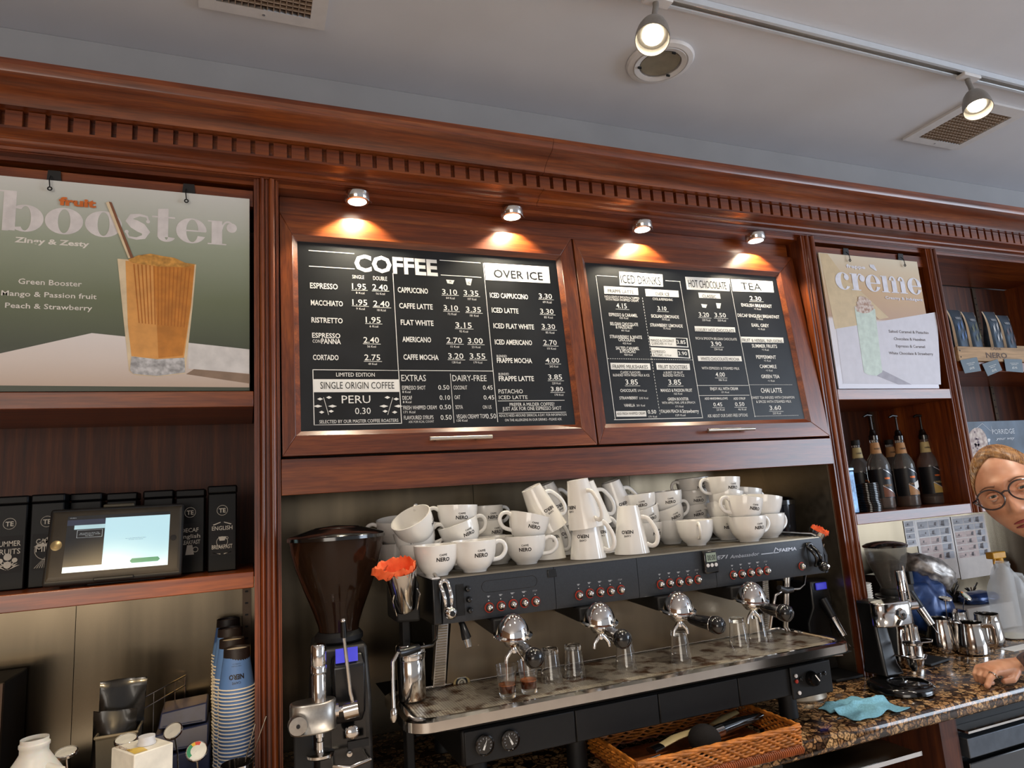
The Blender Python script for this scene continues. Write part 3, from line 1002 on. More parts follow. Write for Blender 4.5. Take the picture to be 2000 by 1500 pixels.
L2 = [('INDULGENTLY SMOOTH & TOPPED', 208, 482, 436, 16, -1), ('WITH FRESH WHIPPED CREAM', 214, 500, 430, 16, -1), ('COOL & REFRESHING', 528, 498, 660, 17, -1), ('ESPRESSO & CARAMEL', 237, 604, 426, 22, 0), ('435 Kcal', 306, 623, 364, 13, -1),
      ('BELGIAN CHOCOLATE', 246, 665, 430, 22, 0), ('& HAZELNUT', 282, 687, 394, 22, 0), ('441 Kcal', 318, 707, 372, 13, -1), ('STRAWBERRY & WHITE', 243, 751, 456, 22, 0), ('CHOCOLATE', 300, 772, 408, 22, 0), ('422 Kcal', 328, 792, 384, 13, -1),
      ('SALTED CARAMEL', 283, 828, 438, 22, 0), ('& PISTACHIO', 310, 850, 416, 22, 0), ('420 Kcal', 338, 868, 394, 13, -1), ('SICILIAN LEMONADE', 518, 614, 702, 22, 0), ('70 Kcal', 590, 633, 640, 13, -1),
      ('STRAWBERRY LEMONADE', 512, 674, 727, 22, 0), ('75 Kcal', 598, 693, 646, 13, -1), ('CLASSIC FLAVOURS', 314, 987, 446, 17, -1), ('BLENDED WITH FRESH MILK & ICE', 264, 1006, 506, 17, -1), ('A BURST OF FRUIT', 600, 989, 730, 17, -1), ('BLENDED WITH ICE', 598, 1008, 738, 17, -1),
      ('CHOCOLATE', 313, 1110, 420, 20, 0), ('270 Kcal', 428, 1108, 488, 14, -1), ('STRAWBERRY', 307, 1160, 430, 20, 0), ('235 Kcal', 438, 1158, 498, 14, -1), ('VANILLA', 338, 1209, 410, 20, 0), ('201 Kcal', 420, 1207, 476, 14, -1),
      ('0.50', 496, 1255, 552, 26, 0), ('171 Kcal', 502, 1281, 556, 13, -1), ('MANGO & PASSION FRUIT', 582, 1110, 792, 22, 0), ('162 Kcal', 670, 1128, 724, 13, -1), ('GREEN BOOSTER', 628, 1167, 768, 20, 0), ('WITH APPLE, PEAR, LIME & SPINACH', 590, 1190, 810, 16, -1), ('171 Kcal', 680, 1213, 732, 13, -1),
      ('ITALIAN PEACH &', 582, 1250, 722, 22, 0), ('Strawberry', 726, 1250, 836, 26, 0), ('159 Kcal', 680, 1272, 746, 14, -1), ('RICH & SMOOTH BELGIAN CHOCOLATE', 815, 760, 1087, 17, -1), ('WITH ESPRESSO & STEAMED MILK', 855, 960, 1105, 18, -1),
      ('ENJOY ALL WITH CREAM', 912, 1098, 1096, 20, 0), ('171 Kcal', 986, 1118, 1036, 12, -1), ('ADD MARSHMALLOWS', 874, 1162, 1028, 16, 0), ('ADD SYRUP', 1066, 1162, 1146, 16, 0), ('ASK ABOUT OUR DAIRY-FREE OPTIONS', 895, 1280, 1162, 22, -1),
      ('ENGLISH BREAKFAST', 1119, 540, 1320, 22, 0), ('DECAF ENGLISH BREAKFAST', 1094, 609, 1370, 22, 0), ('EARL GREY', 1188, 675, 1302, 22, 0), ('SUMMER FRUITS', 1190, 814, 1356, 24, 0), ('PEPPERMINT', 1218, 888, 1350, 24, 0), ('CAMOMILE', 1242, 951, 1353, 24, 0), ('GREEN TEA', 1252, 1018, 1373, 24, 0),
      ('CHAI LATTE', 1250, 1115, 1389, 32, 0), ('SWEET TEA INFUSED WITH CINNAMON', 1188, 1157, 1472, 18, -1), ('& SPICES WITH STEAMED MILK', 1218, 1184, 1452, 18, -1)]
for y in (563, 630, 697, 835, 908, 973, 1042): L2.append(('<1 Kcal', 1204 + (y - 563) * 0.19, y, 1248 + (y - 563) * 0.19, 13, -1))
for s, x0, y, x1, h, bo in L2: pl.text(w, s, x0, y, x1, h, 0.012 if bo >= 0 else 0.0)
for s, x0, y, x1, h, kc in (('4.15', 287, 551, 356, 34, ''), ('3.10', 562, 566, 620, 28, ''), ('3.85', 348, 1061, 430, 36, ''), ('3.85', 634, 1062, 718, 36, ''), ('3.20', 837, 608, 904, 30, '220 Kcal'), ('3.50', 941, 611, 1016, 30, '320 Kcal'), ('3.90', 918, 803, 986, 30, '234 Kcal'),
                            ('4.00', 948, 1008, 1010, 30, '186 Kcal'), ('0.45', 933, 1206, 992, 26, '23 Kcal'), ('0.50', 1077, 1204, 1140, 26, '46 Kcal'), ('2.30', 1176, 500, 1252, 30, ''), ('3.60', 1308, 1230, 1384, 30, '233 Kcal')):
    pl.text(w, s, x0, y, x1, h, 0.008)
    pl.line(w, x0 - 6, y + 8, x1 + 14, y + 10, 0.0012)
    if kc: pl.text(w, kc, x0 + 20, y + 29, x0 + 74, 14, 0)
pl.poly(w, [(849, 524), (858, 548), (882, 551), (890, 528)])
pl.poly(w, [(948, 518), (956, 553), (976, 555), (982, 520)])
obj('menu_lettering', w, WHT, bd)
obj('dark_lettering', k, CHALK, bd)
bar_handle(t, P, pl.uv(848, 1382)[0], pl.uv(1153, 1362)[0], 0.029)
# ================================================================ ESPRESSO MACHINE
MX0, MX1, MYF = 0.406, 1.608, -0.20
em = thing('espresso_machine', 'long charcoal four-group espresso machine with steel drip tray and red-ringed buttons', 'coffee machine', (1.0, -0.05, ZT))
ZTOP, ZPB = 1.367, 1.262
obj('lower_body', B().rings([[V((x, y, z)) for y, z in ((-0.262, 0.985), (-0.250, 0.965), (0.20, 0.955), (0.20, 1.07), (-0.262, 1.045))] for x in (0.44, 1.50)], True), MACHD, em, bev=0.006)
for xa, xb in ((0.445, 0.716), (0.718, 0.946), (0.948, 1.19), (1.192, 1.497)):
    obj('lower_panel', B().box(xa, xb, -0.268, -0.2625, 0.972, 1.043), MACHD, em, bev=0.003)
obj('tray_apron', B().rings([[V((x0, y0, z)), V((x1, y0, z)), V((x1, 0.18, z)), V((x0, 0.18, z))] for x0, x1, y0, z in ((0.44, 1.50, -0.25, 1.044), (0.40, 1.53, -0.30, 1.062), (0.33, 1.55, -0.312, 1.0675))], True), BLKM, em)
for x in (0.50, 0.76, 1.43):
    for y in (-0.17, 0.12):
        obj('foot', B().lathe([(0.022, ZT + 0.0008), (0.026, ZT + 0.004), (0.024, 0.962)], 16, c=(x, y, 0)), BLKM, em)
# gauges
for gx, gz, a in ((0.490, 1.010, 1.15), (0.551, 1.009, 2.0)):
    M_ = Matrix(((1, 0, 0), (0, 0, -1), (0, 1, 0)))
    g = obj('pressure_gauge', B().lathe([(0.022, 0.0), (0.022, 0.007), (0.019, 0.009), (0.018, 0.006), (0.0, 0.006)], 28, M=M_, c=(gx, -0.2682, gz)), BLKG, em)
    n = B()
    d = V((cos(a), 0, sin(a)))
    p = V((cos(a + pi / 2), 0, sin(a + pi / 2)))
    c = V((gx, -0.2755, gz))
    n.face([c - d * 0.010 + p * 0.0022, c - d * 0.010 - p * 0.0022, c + d * 0.002 - p * 0.002, c + d * 0.002 + p * 0.002])
    n.face([c + p * 0.0012, c - p * 0.0012, c + d * 0.015])
    obj('needle', n, WHT, g)
    tk = B()
    for q in range(10):
        aa = -0.6 + q * 0.48
        e = V((cos(aa), 0, sin(aa)))
        s_ = V((-sin(aa), 0, cos(aa))) * 0.0007
        cc = V((gx, -0.2752, gz))
        tk.face([cc + e * 0.0125 + s_, cc + e * 0.0125 - s_, cc + e * 0.016 - s_, cc + e * 0.016 + s_])
    tag(obj('scale_marks', tk, GREYP, g), kind='stuff')
# switch box at the right end
sw = obj('switch_panel', B().box(1.36, 1.502, -0.275, -0.2685, 0.962, 1.046), MACHD, em, bev=0.004)
obj('selector_knob', B().lathe([(0.020, 0), (0.020, 0.008), (0.016, 0.018), (0.001, 0.019)], 20, M=Matrix(((1, 0, 0), (0, 0, -1), (0, 1, 0))), c=(1.428, -0.2755, 1.008)), BLKG, em)
kn = B(); kn.face([V((1.424, -0.2955, 1.020)), V((1.427, -0.2955, 1.021)), V((1.440, -0.2955, 1.004)), V((1.437, -0.2955, 1.003))])
obj('pointer_mark', kn, WHT, em)
for x, z, m in ((1.376, 1.008, RED), (1.392, 1.012, BLKG), (1.458, 1.012, BLKG), (1.476, 1.014, BLKG), (1.381, 0.978, WPL), (1.376, 1.022, WPL)):
    obj('indicator', B().lathe([(0.005, 0), (0.005, 0.003), (0.0, 0.004)], 12, M=Matrix(((1, 0, 0), (0, 0, -1), (0, 1, 0))), c=(x, -0.2755, z)), m, em)

# drip tray with rounded front corners
def rrect(x0, x1, y0, y1, r, z, n=6):
    pts = []
    for cx, cy, a0 in ((x0 + r, y0 + r, pi), (x1 - r, y0 + r, 1.5 * pi), (x1 - 0.012, y1 - 0.012, 0), (x0 + 0.012, y1 - 0.012, pi / 2)):
        rr = r if cy < (y0 + y1) / 2 else 0.012
        for k in range(n + 1):
            a = a0 + k * pi / 2 / n
            pts.append(V((cx + rr * cos(a), cy + rr * sin(a), z)))
    return pts


tx0, tx1, ty0, ty1 = 0.312, 1.562, -0.318, -0.045
tr = obj('drip_tray', B().rings([rrect(tx0 + 0.022, tx1 - 0.022, ty0 + 0.022, ty1 - 0.004, 0.045, 1.084), rrect(tx0 + 0.020, tx1 - 0.020, ty0 + 0.020, ty1 - 0.003, 0.045, 1.094),
                                 rrect(tx0 + 0.010, tx1 - 0.010, ty0 + 0.010, ty1, 0.05, 1.0945), rrect(tx0, tx1, ty0, ty1, 0.055, 1.090), rrect(tx0, tx1, ty0, ty1, 0.055, 1.070), rrect(tx0 + 0.02, tx1 - 0.02, ty0 + 0.02, ty1, 0.05, 1.068)], True), POLI, em, sharp=25)
def gridmat():
    m = D.materials.new('stained_grid_steel'); m.use_nodes = True
    nt = m.node_tree; L = nt.links.new; b = nt.nodes['Principled BSDF']
    tc = nt.nodes.new('ShaderNodeTexCoord'); n = nt.nodes.new('ShaderNodeTexNoise'); n.inputs['Scale'].default_value = 26; n.inputs['Detail'].default_value = 7
    r = nt.nodes.new('ShaderNodeValToRGB'); r.color_ramp.elements[0].position = 0.36; r.color_ramp.elements[1].position = 0.52
    r.color_ramp.elements[0].color = (*sr(112, 78, 50), 1); r.color_ramp.elements[1].color = (*sr(214, 204, 186), 1)
    L(tc.outputs['Object'], n.inputs['Vector']); L(n.outputs['Fac'], r.inputs[0]); L(r.outputs[0], b.inputs['Base Color'])
    b.inputs['Metallic'].default_value = 0.75; b.inputs['Roughness'].default_value = 0.38
    MATS['grid'] = m
    return m
GRID = gridmat()
obj('tray_floor', B().rings([rrect(tx0 + 0.024, tx1 - 0.024, ty0 + 0.024, ty1 - 0.006, 0.04, 1.0845), rrect(tx0 + 0.024, tx1 - 0.024, ty0 + 0.024, ty1 - 0.006, 0.04, 1.0855)], True), BLKM, tr)
g = B()
x = tx0 + 0.035
while x < tx1 - 0.03:
    dx = min(x - tx0, tx1 - x)
    ys = ty0 + 0.026 + (0.03 if dx < 0.045 else (0.012 if dx < 0.06 else 0))
    g.box(x - 0.0024, x + 0.0024, ys, ty1 - 0.008, 1.0858, 1.0905)
    x += 0.0062
y = ty0 + 0.03
while y < ty1 - 0.01:
    g.box(tx0 + (0.06 if y < ty0 + 0.05 else 0.032), tx1 - (0.06 if y < ty0 + 0.05 else 0.032), y - 0.0012, y + 0.0012, 1.0862, 1.0903)
    y += 0.0085
tag(obj('drip_grid', g, GRID, tr), kind='stuff')
# splash plate behind the groups
obj('splash_plate', B().prism([(0.468, -0.056, 1.094), (1.462, -0.056, 1.094), (1.455, -0.056, 1.262), (0.490, -0.056, 1.262)], (0, 0.01, 0)), mat('splash_plate', sr(150, 134, 112), 0.30, 1.0, var=0.25, scale=4, stretch=(1, 1, 0.3)), em)
obj('inner_chassis', B().box(0.44, 1.50, -0.044, 0.19, 1.071, 1.262), BLKM, em)
for xa, xb in ((0.430, 0.462), (1.466, 1.492)):
    pl_ = obj('side_pillar', B().prism([(xa, -0.066, 1.094), (xb, -0.066, 1.094), (xb + 0.018, -0.066, 1.262), (xa + 0.022, -0.066, 1.262)], (0, 0.02, 0)), POLI, em)
    rb = B()
    for i in range(26):
        z = 1.098 + i * 0.0062
        o = 0.020 * (z - 1.094) / 0.168
        rb.box(xa + 0.004 + o, xb - 0.004 + o, -0.068, -0.0662, z, z + 0.0034)
    tag(obj('ribbing', rb, STEELD, pl_), kind='stuff')
# badge on the splash plate
bp = wY(740 + 578 / 3.572, 1080 + 905 / 3.572, -0.057)
bo = B(); 
ring = [V((bp.x + 0.022 * cos(a * pi / 16), -0.0568, bp.z + 0.015 * sin(a * pi / 16))) for a in range(32)]
bo.face(ring)
bd_ = obj('badge', bo, mat('badge_gold', sr(168, 146, 96), 0.5), em)
bo = B(); bo.face([V((bp.x + 0.016 * cos(a * pi / 12), -0.0572, bp.z + 0.0145 * sin(a * pi / 12))) for a in range(24)])
obj('badge_ring', bo, BLKM, bd_)
bo = B(); bo.face([V((bp.x + 0.011 * cos(a * pi / 12), -0.0576, bp.z + 0.0095 * sin(a * pi / 12))) for a in range(24)])
obj('badge_face', bo, mat('badge_face', sr(190, 182, 160), 0.4), bd_)
bo = B()
put_text(bo, 'ESPRESSO', lambda a, c: V((bp.x - 0.011 + a, -0.0580, bp.z + 0.0104 + c)), 0.022, 0.0032)
put_text(bo, 'ITALIANO', lambda a, c: V((bp.x - 0.010 + a, -0.0580, bp.z - 0.0134 + c)), 0.020, 0.0028)
obj('badge_lettering', bo, WHT, bd_)
bo = B(); bo.torus((bp.x, -0.0580, bp.z), 0.0052, 0.0008, V((0, 1, 0)), 20, 6)
bo.box(bp.x - 0.001, bp.x + 0.004, -0.0585, -0.0578, bp.z - 0.0006, bp.z + 0.0006)
obj('badge_spiral', bo, INK, bd_)
# upper body
obj('upper_body', B().box(0.424, 1.592, -0.188, 0.19, ZPB + 0.001, ZTOP - 0.004), MACHD, em, bev=0.004)
spl = [MX0, wY(740 + 1715 / 5, 920 + 1100 / 5, MYF).x, wY(1040 + 685 / 3.333, 920 + 690 / 3.333, MYF).x, wY(1040 + 1195 / 3.333, 920 + 690 / 3.333, MYF).x, MX1]
bars = []
for a, b_ in zip(spl, spl[1:]):
    a += 0.0007 if a != MX0 else 0.022
    b_ -= 0.0007 if b_ != MX1 else 0.0
    pts = [(-0.2, ZTOP), (-0.2015, ZTOP - 0.01), (-0.2015, ZPB + 0.01), (-0.198, ZPB + 0.001), (-0.190, ZPB), (-0.1885, ZPB), (-0.1885, ZTOP)]
    bars.append(obj('control_panel', extr(pts, a, b_), MACH, em))
# end caps
obj('end_cap', extr([(-0.2005, ZTOP), (-0.2005, ZPB + 0.002), (-0.19, ZPB), (0.19, ZPB), (0.19, ZTOP)], MX0, MX0 + 0.0205), BLK, em, bev=0.003)
rc = [V((MX1 + 0.001, MYF, 0)), V((MX1 + 0.018, MYF + 0.008, 0)), V((MX1 + 0.026, MYF + 0.04, 0)), V((MX1 + 0.022, 0.18, 0)), V((MX1 - 0.014, 0.18, 0)), V((MX1 + 0.001, MYF + 0.02, 0))]
obj('end_cap', B().rings([[p + V((0, 0, ZPB)) for p in rc], [p + V((0.006, 0, ZPB + 0.05)) for p in rc], [p + V((-0.012, 0.004, ZTOP)) for p in rc]], True), MACH, em, sharp=60)
# cup shelf on top
obj('cup_shelf', B().box(MX0 + 0.022, MX1 - 0.02, -0.198, 0.19, ZTOP - 0.0038, ZTOP - 0.0005), BLKM, em)
cg = B()
for i in range(19):
    y = -0.196 + i * 0.0205
    if y < -0.13 : pass
    cg.box(MX0 + 0.024, MX1 - 0.024, y - 0.0018, y + 0.0018, ZTOP, ZTOP + 0.003)
for i in range(16):
    y = -0.1945 + i * 0.0052
    cg.box(MX0 + 0.024, MX1 - 0.024, y - 0.0009, y + 0.0009, ZTOP + 0.0001, ZTOP + 0.0024)
tag(obj('cup_grid', cg, STEELD, em), kind='stuff')
obj('front_trim', B().box(MX0 + 0.02, MX1 - 0.01, -0.2025, -0.1985, ZTOP - 0.001, ZTOP + 0.002), STEELD, em)
for xx, s in ((MX0 + 0.012, -1), (MX1 - 0.012, 1)):
    obj('side_rail', B().path([(V((xx, -0.196, ZTOP + 0.003)), 0.004), (V((xx, -0.18, ZTOP + 0.010)), 0.004), (V((xx, 0.16, ZTOP + 0.014)), 0.004), (V((xx, 0.185, ZTOP + 0.002)), 0.004)], 10), POLI, em)
    obj('side_lip', B().box(xx - 0.012, xx + 0.008, -0.2, 0.19, ZTOP - 0.0005, ZTOP + 0.0035), WPL if s < 0 else BLKM, em, bev=0.001)

# brew buttons
P5 = lambda x, y: (1040 + x / 3.333, 920 + y / 3.333)
P4 = lambda x, y: (740 + x / 5, 920 + y / 5)
PA = [P4(*q) for q in ((1076, 1333), (1193, 1317), (1308, 1300), (1420, 1286), (1530, 1272))]
PB = [P5(*q) for q in ((303, 808), (373, 796), (441, 788), (509, 781), (575, 772))]
PC = [P5(*q) for q in ((832, 738), (893, 729), (955, 723), (1016, 715), (1075, 706))]
PD = [P5(*q) for q in ((1305, 677), (1361, 670), (1418, 662), (1471, 655), (1524, 648))]
MF = Matrix(((1, 0, 0), (0, 0, -1), (0, 1, 0)))    # lathe axis pointing out of the front (-Y)
for gi, grp in enumerate((PA, PB, PC, PD, [P5(1750, 619)])):
    par = bars[min(gi, 3)]
    for bi, q in enumerate(grp):
        p = wY(*q, -0.2015)
        bt = obj('brew_button', B().lathe([(0.0103, 0.0), (0.0103, 0.002), (0.0094, 0.0045), (0.0088, 0.0085), (0.0066, 0.0122), (0.003, 0.0142), (0.0, 0.0145)], 20, M=MF, c=(p.x, -0.2016, p.z)), POLI, em)
        obj('red_ring', B().torus((p.x, -0.2036, p.z), 0.0110, 0.0010, V((0, 1, 0)), 22, 6), RED, bt)
        if gi < 4:
            ic = B()
            z = p.z + 0.0235
            if bi < 4:
                w0 = 0.0035 + 0.0006 * bi
                ic.face([V((p.x - w0, -0.2018, z + 0.004)), V((p.x - w0 * 0.5, -0.2018, z)), V((p.x + w0 * 0.5, -0.2018, z)), V((p.x + w0, -0.2018, z + 0.004))])
                ic.face([V((p.x + w0, -0.2018, z + 0.0035)), V((p.x + w0, -0.2018, z + 0.002)), V((p.x + w0 * 1.6, -0.2018, z + 0.003))])
            else:
                put_text(ic, 'STOP', lambda a, c: V((p.x - 0.006 + a, -0.2018, z + c)), 0.012, 0.0038)
            obj('button_icon', ic, GREYP, par)
            obj('lamp', B().lathe([(0.0014, 0), (0.0010, 0.001), (0.0, 0.0012)], 8, M=MF, c=(p.x, -0.2016, p.z + 0.0165)), WPL, par)
# display recess outline on the first panel
p0, p1 = wY(*P4(1003, 1120), -0.2018), wY(*P4(1545, 1085), -0.2018)
zc = (p0.z + p1.z) / 2
ol = []
r = 0.0135
for k in range(24):
    a = -pi / 2 + pi * k / 11 if k < 12 else pi / 2 + pi * (k - 12) / 11
    cx = p1.x - r if k < 12 else p0.x + r
    ol.append((V((cx + r * cos(a), -0.2017, zc + r * sin(a))), 0.0005))
ol.append(ol[0])
obj('blanking_outline', B().path(ol, 5), BLKG, bars[0])
# lettering on the last panel
lt = B()
pl5 = Plane(V((0, -0.2015, 0)), UX, UZ, 1040, 920, 3.333, lift=0.0006)
pl5.text(lt, 'E71', 1196, 576, 1276, 24, 0.02, 0.35)
pl5.text(lt, 'Ambassador', 1285, 570, 1480, 24, 0.0, 0.3)
pl5.line(lt, 1488, 541, 1566, 533, 0.0022)
pl5.text(lt, 'FAEMA', 1606, 527, 1720, 22, 0.03, 0.1)
for q in (((1566, 536), (1572, 536), (1583, 502), (1580, 496)), ((1580, 496), (1583, 502), (1600, 520), (1602, 510)), ((1566, 536), (1604, 531), (1602, 527), (1570, 531))): pl5.poly(lt, q)
pl5.line(lt, 1738, 502, 1760, 499, 0.0006)
obj('panel_lettering', lt, mat('silver_print', sr(176, 178, 184), 0.4, 0.4), bars[3])
hb = wY(*P4(1690, 995), -0.2018)
obj('hinge_plate', B().box(hb.x - 0.0125, hb.x + 0.0125, -0.204, -0.2017, hb.z - 0.010, hb.z + 0.009), BLKG, em, bev=0.001)
# three small knobs in a slot on the left
kp = obj('knob_plate', B().box(0.462, 0.482, -0.2035, -0.2017, 1.278, 1.350), MACHD, em, bev=0.006)
for q in ((865, 1150), (880, 1255), (890, 1360)):
    p = wY(*P4(*q), -0.205)
    obj('small_knob', B().lathe([(0.0075, 0), (0.0075, 0.004), (0.005, 0.009), (0.0, 0.0105)], 16, M=MF, c=(p.x, -0.2036, p.z)), BLKG, em)
for q in ((805, 1195), (818, 1300), (828, 1395)):
    p = wY(*P4(*q), -0.2016)
    obj('screw', B().lathe([(0.0016, 0), (0.001, 0.001), (0.0, 0.001)], 8, M=MF, c=(p.x, -0.2016, p.z)), POLI, em)


def steam_lever(px_top, px_bot, m, tilt=0.0):
    a, b_ = wY(*px_top, -0.215), wY(*px_bot, -0.228)
    fr_ = B()
    for s in (-1, 1):
        pts = []
        for k in range(9):
            t = k / 8
            p = a.lerp(b_, t)
            pts.append((V((p.x + s * (0.0095 * (1 - 0.3 * t)), -0.2035 - 0.018 * sin(pi * min(1, t * 1.05)) - 0.004, p.z)), 0.0052))
        fr_.path(pts, 10)
    fr_.path([(V((a.x + 0.0095 * cos(q), -0.2078, a.z + 0.008 * sin(q))), 0.0052) for q in [pi * i / 8 for i in range(9)]], 10)
    h = obj('steam_lever', fr_, m, em)
    obj('lever_slot', B().box(a.x - 0.004, a.x + 0.004, -0.2025, -0.2016, b_.z, a.z + 0.004), BLKM, em)
    obj('lever_knob', B().sphere((b_.x, -0.230, b_.z), 0.0155, 18, 12, sz=0.95), m, h)
    obj('knob_cap', B().lathe([(0.0065, 0.0), (0.0060, 0.004), (0.0, 0.005)], 14, M=MF, c=(b_.x, -0.2435, b_.z)), POLI if m is BLKG else BLK, h)


steam_lever(P4(645, 1110), P4(700, 1385), CHROME)
steam_lever(P5(1815, 492), P5(1892, 620), BLKG)

# groups
for gi, (dx, dy, hx, hy) in enumerate(((1002, 1222, 1045, 1287), (1171, 1195, 1217, 1249), (1325, 1178, 1403, 1222), (1468, 1157, 1536, 1198))):
    c = wY(dx, dy + 6, -0.255)
    h = wY(hx, hy, -0.365)
    gx = c.x
    gr = obj('group_housing', B().rings([[V((gx + sx * w_, y, z)) for sx, z in ((-1, z0), (1, z0), (1, z1), (-1, z1))] for y, w_, z0, z1 in ((-0.055, 0.030, 1.232, 1.2615), (-0.20, 0.036, 1.226, 1.2615), (-0.215, 0.034, 1.226, 1.2612))], True), BLKM, em, bev=0.004)
    # chrome bell: squashed dome, tipped towards the front
    Q = Euler((radians(9), 0, 0)).to_matrix()
    pf = [(0.001, 0.047), (0.009, 0.0455), (0.019, 0.040), (0.028, 0.031), (0.0345, 0.020), (0.0385, 0.009), (0.0400, 0.003), (0.0465, 0.0), (0.0470, -0.003), (0.001, -0.003)]
    gd = obj('group_dome', B().lathe(pf, 32, M=Q, c=(gx, -0.252, 1.230), sy=1.0), CHROME, em, sharp=30)
    obj('group_collar', B().lathe([(0.001, 1.2235), (0.031, 1.2235), (0.032, 1.2245), (0.032, 1.2255), (0.001, 1.2255)], 30, c=(gx, -0.250, 0)), CHROME, gd)
    pf_ = obj('portafilter_basket', B().lathe([(0.001, 1.202), (0.016, 1.203), (0.021, 1.209), (0.025, 1.215), (0.026, 1.223), (0.001, 1.223)], 28, c=(gx, -0.250, 0)), CHROME, em)
    hs = V((gx, -0.272, 1.214))
    dr = (h - hs).normalized()
    # handle: neck, tapering grip, ball end
    obj('handle_neck', B().path([(hs, 0.0065), (hs + dr * 0.022, 0.0060)], 12), CHROME, pf_)
    Lh = (h - hs).length
    obj('portafilter_handle', B().path([(hs + dr * 0.018, 0.0100), (hs + dr * 0.024, 0.0125), (hs + dr * (Lh * 0.5), 0.0150), (hs + dr * (Lh * 0.80), 0.0175), (hs + dr * (Lh * 0.84), 0.0205), (hs + dr * (Lh * 0.95), 0.0222),
                                          (hs + dr * (Lh * 1.06), 0.0205), (hs + dr * (Lh * 1.13), 0.014), (hs + dr * (Lh * 1.16), 0.004)], 20), BLKG, pf_)
    obj('handle_ring', B().torus(hs + dr * (Lh * 0.825), 0.0192, 0.0010, dr, 24, 6), POLI, pf_)
    sp = B()
    for s in (-1, 1):
        sp.path([(V((gx, -0.252, 1.200)), 0.006), (V((gx + s * 0.010, -0.252, 1.190)), 0.0052), (V((gx + s * 0.019, -0.252, 1.180)), 0.0045), (V((gx + s * 0.0215, -0.252, 1.168)), 0.0038)], 10)
    sp.lathe([(0.001, 1.186), (0.006, 1.188), (0.008, 1.198), (0.006, 1.203)], 14, c=(gx, -0.252, 0))
    obj('double_spout', sp, CHROME, pf_)
    if gi == 0:
        for s in (-1, 1):
            obj('coffee_stream', B().path([(V((gx + s * 0.0215, -0.252, 1.1675)), 0.0013), (V((gx + s * 0.0222, -0.252, 1.126)), 0.0009)], 6), mat('coffee', sr(120, 56, 18), 0.2, coat=0.3), em)
# hot water nozzle and steam wands
p = wY(740 + 585 / 3.572, 1080 + 505 / 3.572, -0.19)
obj('water_nozzle', B().path([(V((p.x, -0.17, ZPB + 0.002)), 0.007), (p, 0.0075), (p + V((0.004, -0.006, -0.022)), 0.011), (p + V((0.006, -0.008, -0.030)), 0.0115)], 16), BLK, em)
obj('nozzle_tip', B().path([(p + V((0.006, -0.008, -0.030)), 0.0085), (p + V((0.009, -0.010, -0.048)), 0.0078)], 16), POLI, em)
L6 = lambda x, y, Y: wY(740 + x / 3.572, 1080 + y / 3.572, Y)
pts = [L6(405, 520, -0.17), L6(398, 600, -0.19), L6(370, 645, -0.21), L6(275, 662, -0.24), L6(200, 680, -0.26), L6(130, 700, -0.27), L6(98, 760, -0.272), L6(100, 940, -0.275), L6(105, 1080, -0.28)]
pts[0].z = ZPB + 0.004
sw_ = obj('steam_wand', B().path([(q, 0.0042) for q in pts], 12), POLI, em)
obj('wand_tip', B().path([(pts[-1], 0.0045), (L6(104, 1100, -0.28), 0.0075), (L6(103, 1150, -0.28), 0.0078), (L6(103, 1180, -0.28), 0.004)], 12), POLI, sw_)
obj('wand_grip', B().path([(L6(272, 662, -0.24), 0.0088), (L6(190, 690, -0.262), 0.0095), (L6(140, 700, -0.27), 0.0085)], 14), BLK, sw_)
R7 = lambda x, y, Y: wY(1140 + x / 3.409, 1060 + y / 3.409, Y)
pts = [R7(1480, 215, -0.15), R7(1465, 280, -0.17), R7(1435, 305, -0.19), R7(1380, 312, -0.21), R7(1315, 325, -0.22), R7(1275, 350, -0.225), R7(1262, 420, -0.22), R7(1240, 570, -0.21)]
pts[0].z = ZPB + 0.004
sw_ = obj('steam_wand', B().path([(q, 0.0042) for q in pts], 12), POLI, em)
obj('wand_grip', B().path([(R7(1385, 312, -0.21), 0.0085), (R7(1340, 318, -0.218), 0.0095), (R7(1300, 300, -0.225), 0.0075)], 14), BLK, sw_)
for x in (1355, 1372):
    q0, q1 = R7(x, 240, -0.11), R7(x - 18, 560, -0.11)
    q0.z = ZPB + 0.003
    obj('drain_tube', B().path([(q0, 0.004), (q1, 0.004), (V((q1.x + 0.006, -0.11, 1.094)), 0.004)], 10), POLI, em)

# kitchen timer stuck on the panel
a, c = wY(1368, 1077, -0.203), wY(1407, 1123, -0.203)
tm = thing('kitchen_timer', 'small black digital timer with three white buttons stuck on the machine panel', 'timer', (a.x + 0.02, -0.202, (a.z + c.z) / 2))
tx0_, tx1_, tz1, tz0 = a.x, a.x + 0.047, a.z + 0.001, a.z - 0.060
obj('case', B().box(tx0_, tx1_, -0.216, -0.2022, tz0, tz1), BLKG, tm, bev=0.004)
obj('lcd', B().box(tx0_ + 0.007, tx1_ - 0.007, -0.2168, -0.2162, tz1 - 0.030, tz1 - 0.006), mat('lcd', sr(150, 164, 150), 0.3), tm)
b = B(); put_text(b, '00:00', lambda u, v: V((tx0_ + 0.010 + u, -0.2171, tz1 - 0.026 + v)), tx1_ - tx0_ - 0.02, 0.015, 0.01)
obj('digits', b, INK, tm)
for i in range(3):
    obj('button', B().lathe([(0.0052, 0), (0.0048, 0.0015), (0.0, 0.002)], 18, M=MF, c=(tx0_ + 0.010 + i * 0.0135, -0.2162, tz1 - 0.039)), WPL, tm)

